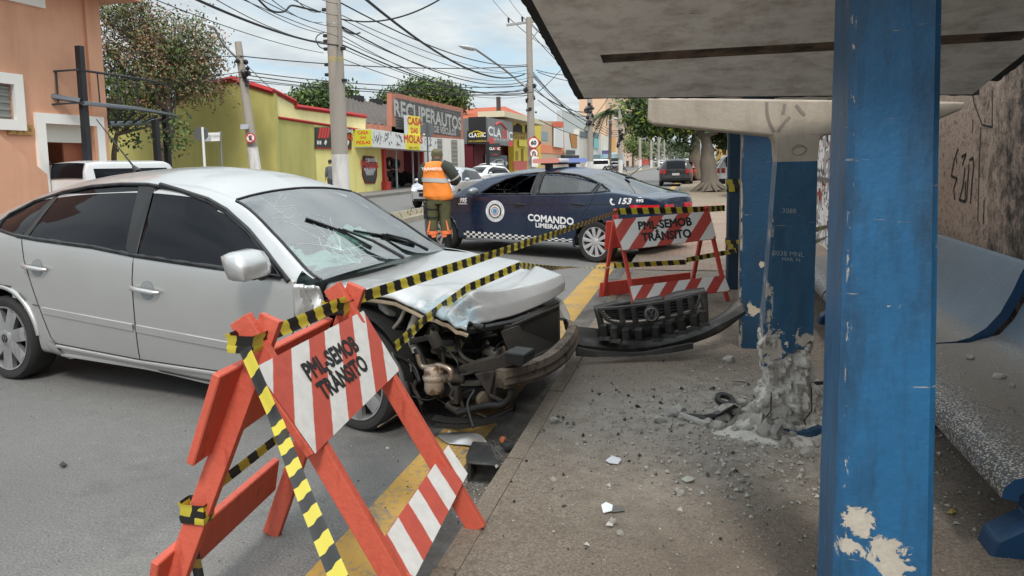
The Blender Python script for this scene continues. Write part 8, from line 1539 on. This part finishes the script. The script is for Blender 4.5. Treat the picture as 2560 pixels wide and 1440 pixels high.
# ================================================================ trees
BARK = M('bark', (.13, .105, .08), .95, var=.4, vs=5, bump=.9, bs=14, stretch=(1, 1, .3)); BARKG = M('grey_bark', (.15, .125, .10), .95, var=.35, vs=4, bump=1.0, bs=10, stretch=(1.5, 1.5, .3))
def leafm(n, c): return M(n, c, .6, var=.3, vs=.8)
GRN = [leafm('leaf_green', (.062, .105, .022)), leafm('leaf_dark', (.032, .060, .016)), leafm('leaf_light', (.13, .19, .03))]; BRN = [leafm('leaf_brown', (.27, .155, .08)), leafm('leaf_rust', (.19, .11, .06)), leafm('leaf_olive', (.12, .135, .045))]; DGR = [leafm('leaf_deep', (.030, .058, .018)), leafm('leaf_mid', (.055, .095, .025)), leafm('leaf_bright', (.20, .26, .03))]
def tree(label, base, trunk, lobes, mats, wts, nclump, nleaf, ls, bark=BARK, tr=.25, twigs=True, seed=1, kind_leaf=1.0, flare=0, cr=.55):
    """trunk: list of points from the base; lobes: (centre, radii) ellipsoids filled with leaf clumps"""
    rr = random.Random(seed); root = thing('tree', label, 'tree', base); off = Vector(base); b = MB(); T = [Vector(p) for p in trunk]; n = len(T); b.tube([crom(T, t_) - off for t_ in np.linspace(0, 1, 5 * n)], [tr * (1 + flare * max(0, 1 - 8 * t_) ** 2) * (1 - .55 * t_) * (1 + .06 * math.sin(t_ * 23)) for t_ in np.linspace(0, 1, 5 * n)], 14)
    if flare:
        for k in range(9): a = k * .7 + rr.random() * .4; L = tr * rr.uniform(1.5, 2.5); b.tube([Vector((0, 0, tr * .9)) + Vector((math.cos(a), math.sin(a), 0)) * tr * .6, Vector((math.cos(a), math.sin(a), 0)) * tr * 1.5 + Vector((0, 0, tr * .35)), Vector((math.cos(a), math.sin(a), 0)) * L], [tr * .30, tr * .17, .02], 6)
    top = T[-1]; CL = []
    for c, r, w in lobes:
        for k in range(int(nclump * w)):
            while True:
                p = Vector((rr.uniform(-1, 1), rr.uniform(-1, 1), rr.uniform(-1, 1)))
                if .25 < p.length < 1: break
            p = p.normalized() * p.length ** .6; CL.append(Vector(c) + Vector((p.x * r[0], p.y * r[1], p.z * r[2])))
    for c, r, w in lobes:
        c = Vector(c); m_ = top.lerp(c, .5) + Vector((rr.uniform(-.3, .3), rr.uniform(-.3, .3), .2)); b.tube([top - off - (top - T[-2]) * .1, m_ - off, c - off], [tr * .45, tr * .28, tr * .12], 8)
        if twigs:
            for q in CL:
                if (q - c).length < max(r) * 1.05 and rr.random() < .7: s_ = m_.lerp(c, rr.random()); mid = s_.lerp(q, .55) + Vector((rr.uniform(-.2, .2), rr.uniform(-.2, .2), rr.uniform(0, .3))); b.tube([s_ - off, mid - off, q - off], [tr * .10, tr * .06, .008], 4, caps=False)
    b.build('trunk', bark, root, smooth=60, fixn=False); b = MB()
    for q in CL:
        mi0 = rr.choices(range(len(mats)), wts)[0]; R0 = cr * rr.uniform(.6, 1.25)
        for k in range(int(nleaf * rr.uniform(.6, 1.3))):
            d = Vector((rr.gauss(0, 1), rr.gauss(0, 1), rr.gauss(0, .75))); p = q + d * R0 * .5 - off; a = Vector((rr.gauss(0, 1), rr.gauss(0, 1), rr.gauss(0, 1) - .3)).normalized(); u = a.orthogonal().normalized() * ls * rr.uniform(.35, .7); v = a * ls * rr.uniform(.8, 1.5)
            b.add([p, p + u * .5 + v * .5, p + v, p - u * .5 + v * .5], [(0, 1, 2, 3)], mi0 if rr.random() < .9 else rr.randrange(len(mats)))
    b.build('crown', mats, root, fixn=False); return root
dT = 29.5; A_ = lambda x, y, d=dT: AD(x, y, d); tb = AD(402, 470, dT); tb.z = .1
tree('half bare tree with brown and olive leaves beside the salmon house', tb, [tb, A_(410, 390), A_(428, 320), A_(420, 270)], [(A_(330, 90), (1.6, 1.6, 1.5), 1.0), (A_(290, 200), (.8, 1.2, 1.4), .8), (A_(440, 90), (1.2, 1.3, 1.0), .8), (A_(500, 130), (1.0, 1.2, 1.0), .6), (A_(420, 190), (1.5, 1.4, 1.0), 1.2), (A_(500, 210), (1.0, 1.1, .7), .7), (A_(330, 260), (1.0, 1.0, .7), .6), (A_(310, 30), (1.1, 1.1, .8), .5)], BRN + GRN[:2], (3, 2.5, 4, 3, 2), 80, 38, .12, tr=.24, seed=3, cr=.68)
tree('leafy low green shoots of a tree under the steel balcony', AD(300, 470, 24.5) * 1.0, [AD(300, 470, 24.5), AD(285, 400, 24.5), AD(292, 330, 24.5)], [(AD(285, 250, 24.5), (.5, .8, .9), 1), (AD(300, 330, 24.5), (.5, .6, .5), .6), (AD(430, 330, 26), (.5, .5, .6), .5)], GRN, (3, 2, 1), 26, 20, .15, tr=.12, seed=8)
dd = 58; tree('dark green round tree behind the dark warehouse roof left of the thick pole', (lambda p: Vector((p.x, p.y, .1)))(AD(810, 300, dd)), [(lambda p: Vector((p.x, p.y, .1)))(AD(810, 300, dd)), AD(810, 290, dd)], [(AD(790, 250, dd), (1.5, 1.5, .8), 1), (AD(835, 246, dd), (1.3, 1.4, .9), 1)], GRN, (2, 3, .6), 90, 40, .30, seed=5, twigs=False, cr=.9)
dd = 70; tree('green tree rising behind the grey brick gable', (lambda p: Vector((p.x, p.y, .1)))(AD(1075, 300, dd)), [(lambda p: Vector((p.x, p.y, .1)))(AD(1075, 300, dd)), AD(1075, 270, dd)], [(AD(1045, 235, dd), (1.8, 1.6, 1.2), 1), (AD(1090, 238, dd), (1.6, 1.6, 1.0), .9), (AD(1130, 250, dd), (1.3, 1.5, 1.1), .8), (AD(970, 250, dd), (.5, .8, .8), .25)], GRN, (3, 2, 1), 95, 42, .32, seed=6, twigs=False, cr=.9)
tb = GP(1776, 478, .13); dd = float((tb - Vector(CPOS)).dot(Vector(_w))); F_ = lambda x, y, k=0: AD(x, y, dd + k)
tree('nearer thick grey tree trunk with spreading roots on the far pavement', tb, [tb, F_(1770, 410), F_(1768, 370), F_(1760, 335)], [(F_(1700, 270), (1.5, 2.0, 1.0), 1), (F_(1640, 290), (1.0, 1.5, .7), .7), (F_(1800, 260), (1.5, 2, .9), 1), (F_(1830, 335, 1), (.8, .9, .6), .7), (F_(1665, 305, 0), (1.1, 1.4, .5), .8), (F_(1900, 230, 1), (1.8, 2, .8), .9), (F_(2020, 232, 1), (1.9, 2, .7), .9), (F_(1608, 262), (.8, 1.2, .9), .5)], DGR, (3, 3, 1.2), 85, 34, .20, BARKG, .40, seed=12, flare=.55)
t2 = GP(1742, 450, .13); d2 = float((t2 - Vector(CPOS)).dot(Vector(_w))); E_ = lambda x, y, k=0: AD(x, y, d2 + k)
tree('second dark trunked tree standing behind the nearer one', t2, [t2, E_(1738, 400), E_(1738, 360), E_(1742, 320)], [(E_(1685, 300), (1.4, 2, .9), 1), (E_(1730, 300), (1.6, 2, .9), 1), (E_(1630, 296), (1.2, 2, .8), .7), (E_(1705, 365), (.4, .5, .4), .15)], DGR, (4, 3, .4), 85, 34, .22, BARK, .5, seed=14)
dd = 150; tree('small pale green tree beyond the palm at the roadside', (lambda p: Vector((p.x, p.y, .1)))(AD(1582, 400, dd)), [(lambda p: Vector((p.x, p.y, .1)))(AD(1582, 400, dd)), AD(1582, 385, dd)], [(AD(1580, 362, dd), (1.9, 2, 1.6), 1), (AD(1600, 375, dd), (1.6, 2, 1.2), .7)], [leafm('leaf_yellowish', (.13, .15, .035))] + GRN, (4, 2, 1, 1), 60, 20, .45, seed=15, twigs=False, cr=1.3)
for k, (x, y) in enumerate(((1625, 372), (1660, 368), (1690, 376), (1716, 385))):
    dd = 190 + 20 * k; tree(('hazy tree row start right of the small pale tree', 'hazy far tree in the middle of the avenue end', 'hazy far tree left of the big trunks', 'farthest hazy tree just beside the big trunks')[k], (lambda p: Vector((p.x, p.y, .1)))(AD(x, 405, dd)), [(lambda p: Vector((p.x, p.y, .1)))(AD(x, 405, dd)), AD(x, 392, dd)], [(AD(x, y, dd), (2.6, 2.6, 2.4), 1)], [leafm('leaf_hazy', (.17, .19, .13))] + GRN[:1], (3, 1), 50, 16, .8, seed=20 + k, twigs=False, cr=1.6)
pt = AD(1524, 395, 120); pt.z = .1; pm = thing('palm_tree', 'tall palm with drooping fronds in front of the beige tower', 'palm', pt); b = MB(); hub = AD(1526, 278, 120); b.tube([pt - pt, hub - pt], [.28, .2], 10); b.build('trunk', BARKG, pm, smooth=60)
for k in range(17):
    rr = random.Random(k); a = k * 2.4; up_ = rr.uniform(-.2, 1.0); L = rr.uniform(3.6, 5.0); b = MB(); d = Vector((math.cos(a), math.sin(a), 0)); P = [hub - pt + d * L * t_ + Vector((0, 0, up_ * L * .6 * t_ - 1.5 * L * .6 * t_ * t_)) for t_ in np.linspace(0, 1, 9)]; b.tube(P, .06, 4); sd = d.cross(Vector((0, 0, 1)))
    for i in range(1, 9):
        for s_ in (-1, 1):
            for j in range(3): p = P[i - 1].lerp(P[i], j / 3); q = p + sd * s_ * .8 + d * .5 - Vector((0, 0, .5)); b.add([p - d * .10, p + d * .16, q], [(0, 1, 2)])
    b.build('frond', GRN[1] if k % 2 else GRN[0], pm, fixn=False)
b = MB(); rr = random.Random(2)
for k in range(260): x, y = rr.uniform(-8.4, -7.5), rr.uniform(17, 60); b.add([(x, y, .12), (x + rr.uniform(-.1, .1), y, .12 + rr.uniform(.04, .16)), (x + .04, y + .02, .12)], [(0, 1, 2)])
b.build('grass', GRN[2], kind='stuff', label='sparse weeds growing on the sandy median', cat='grass', fixn=False)
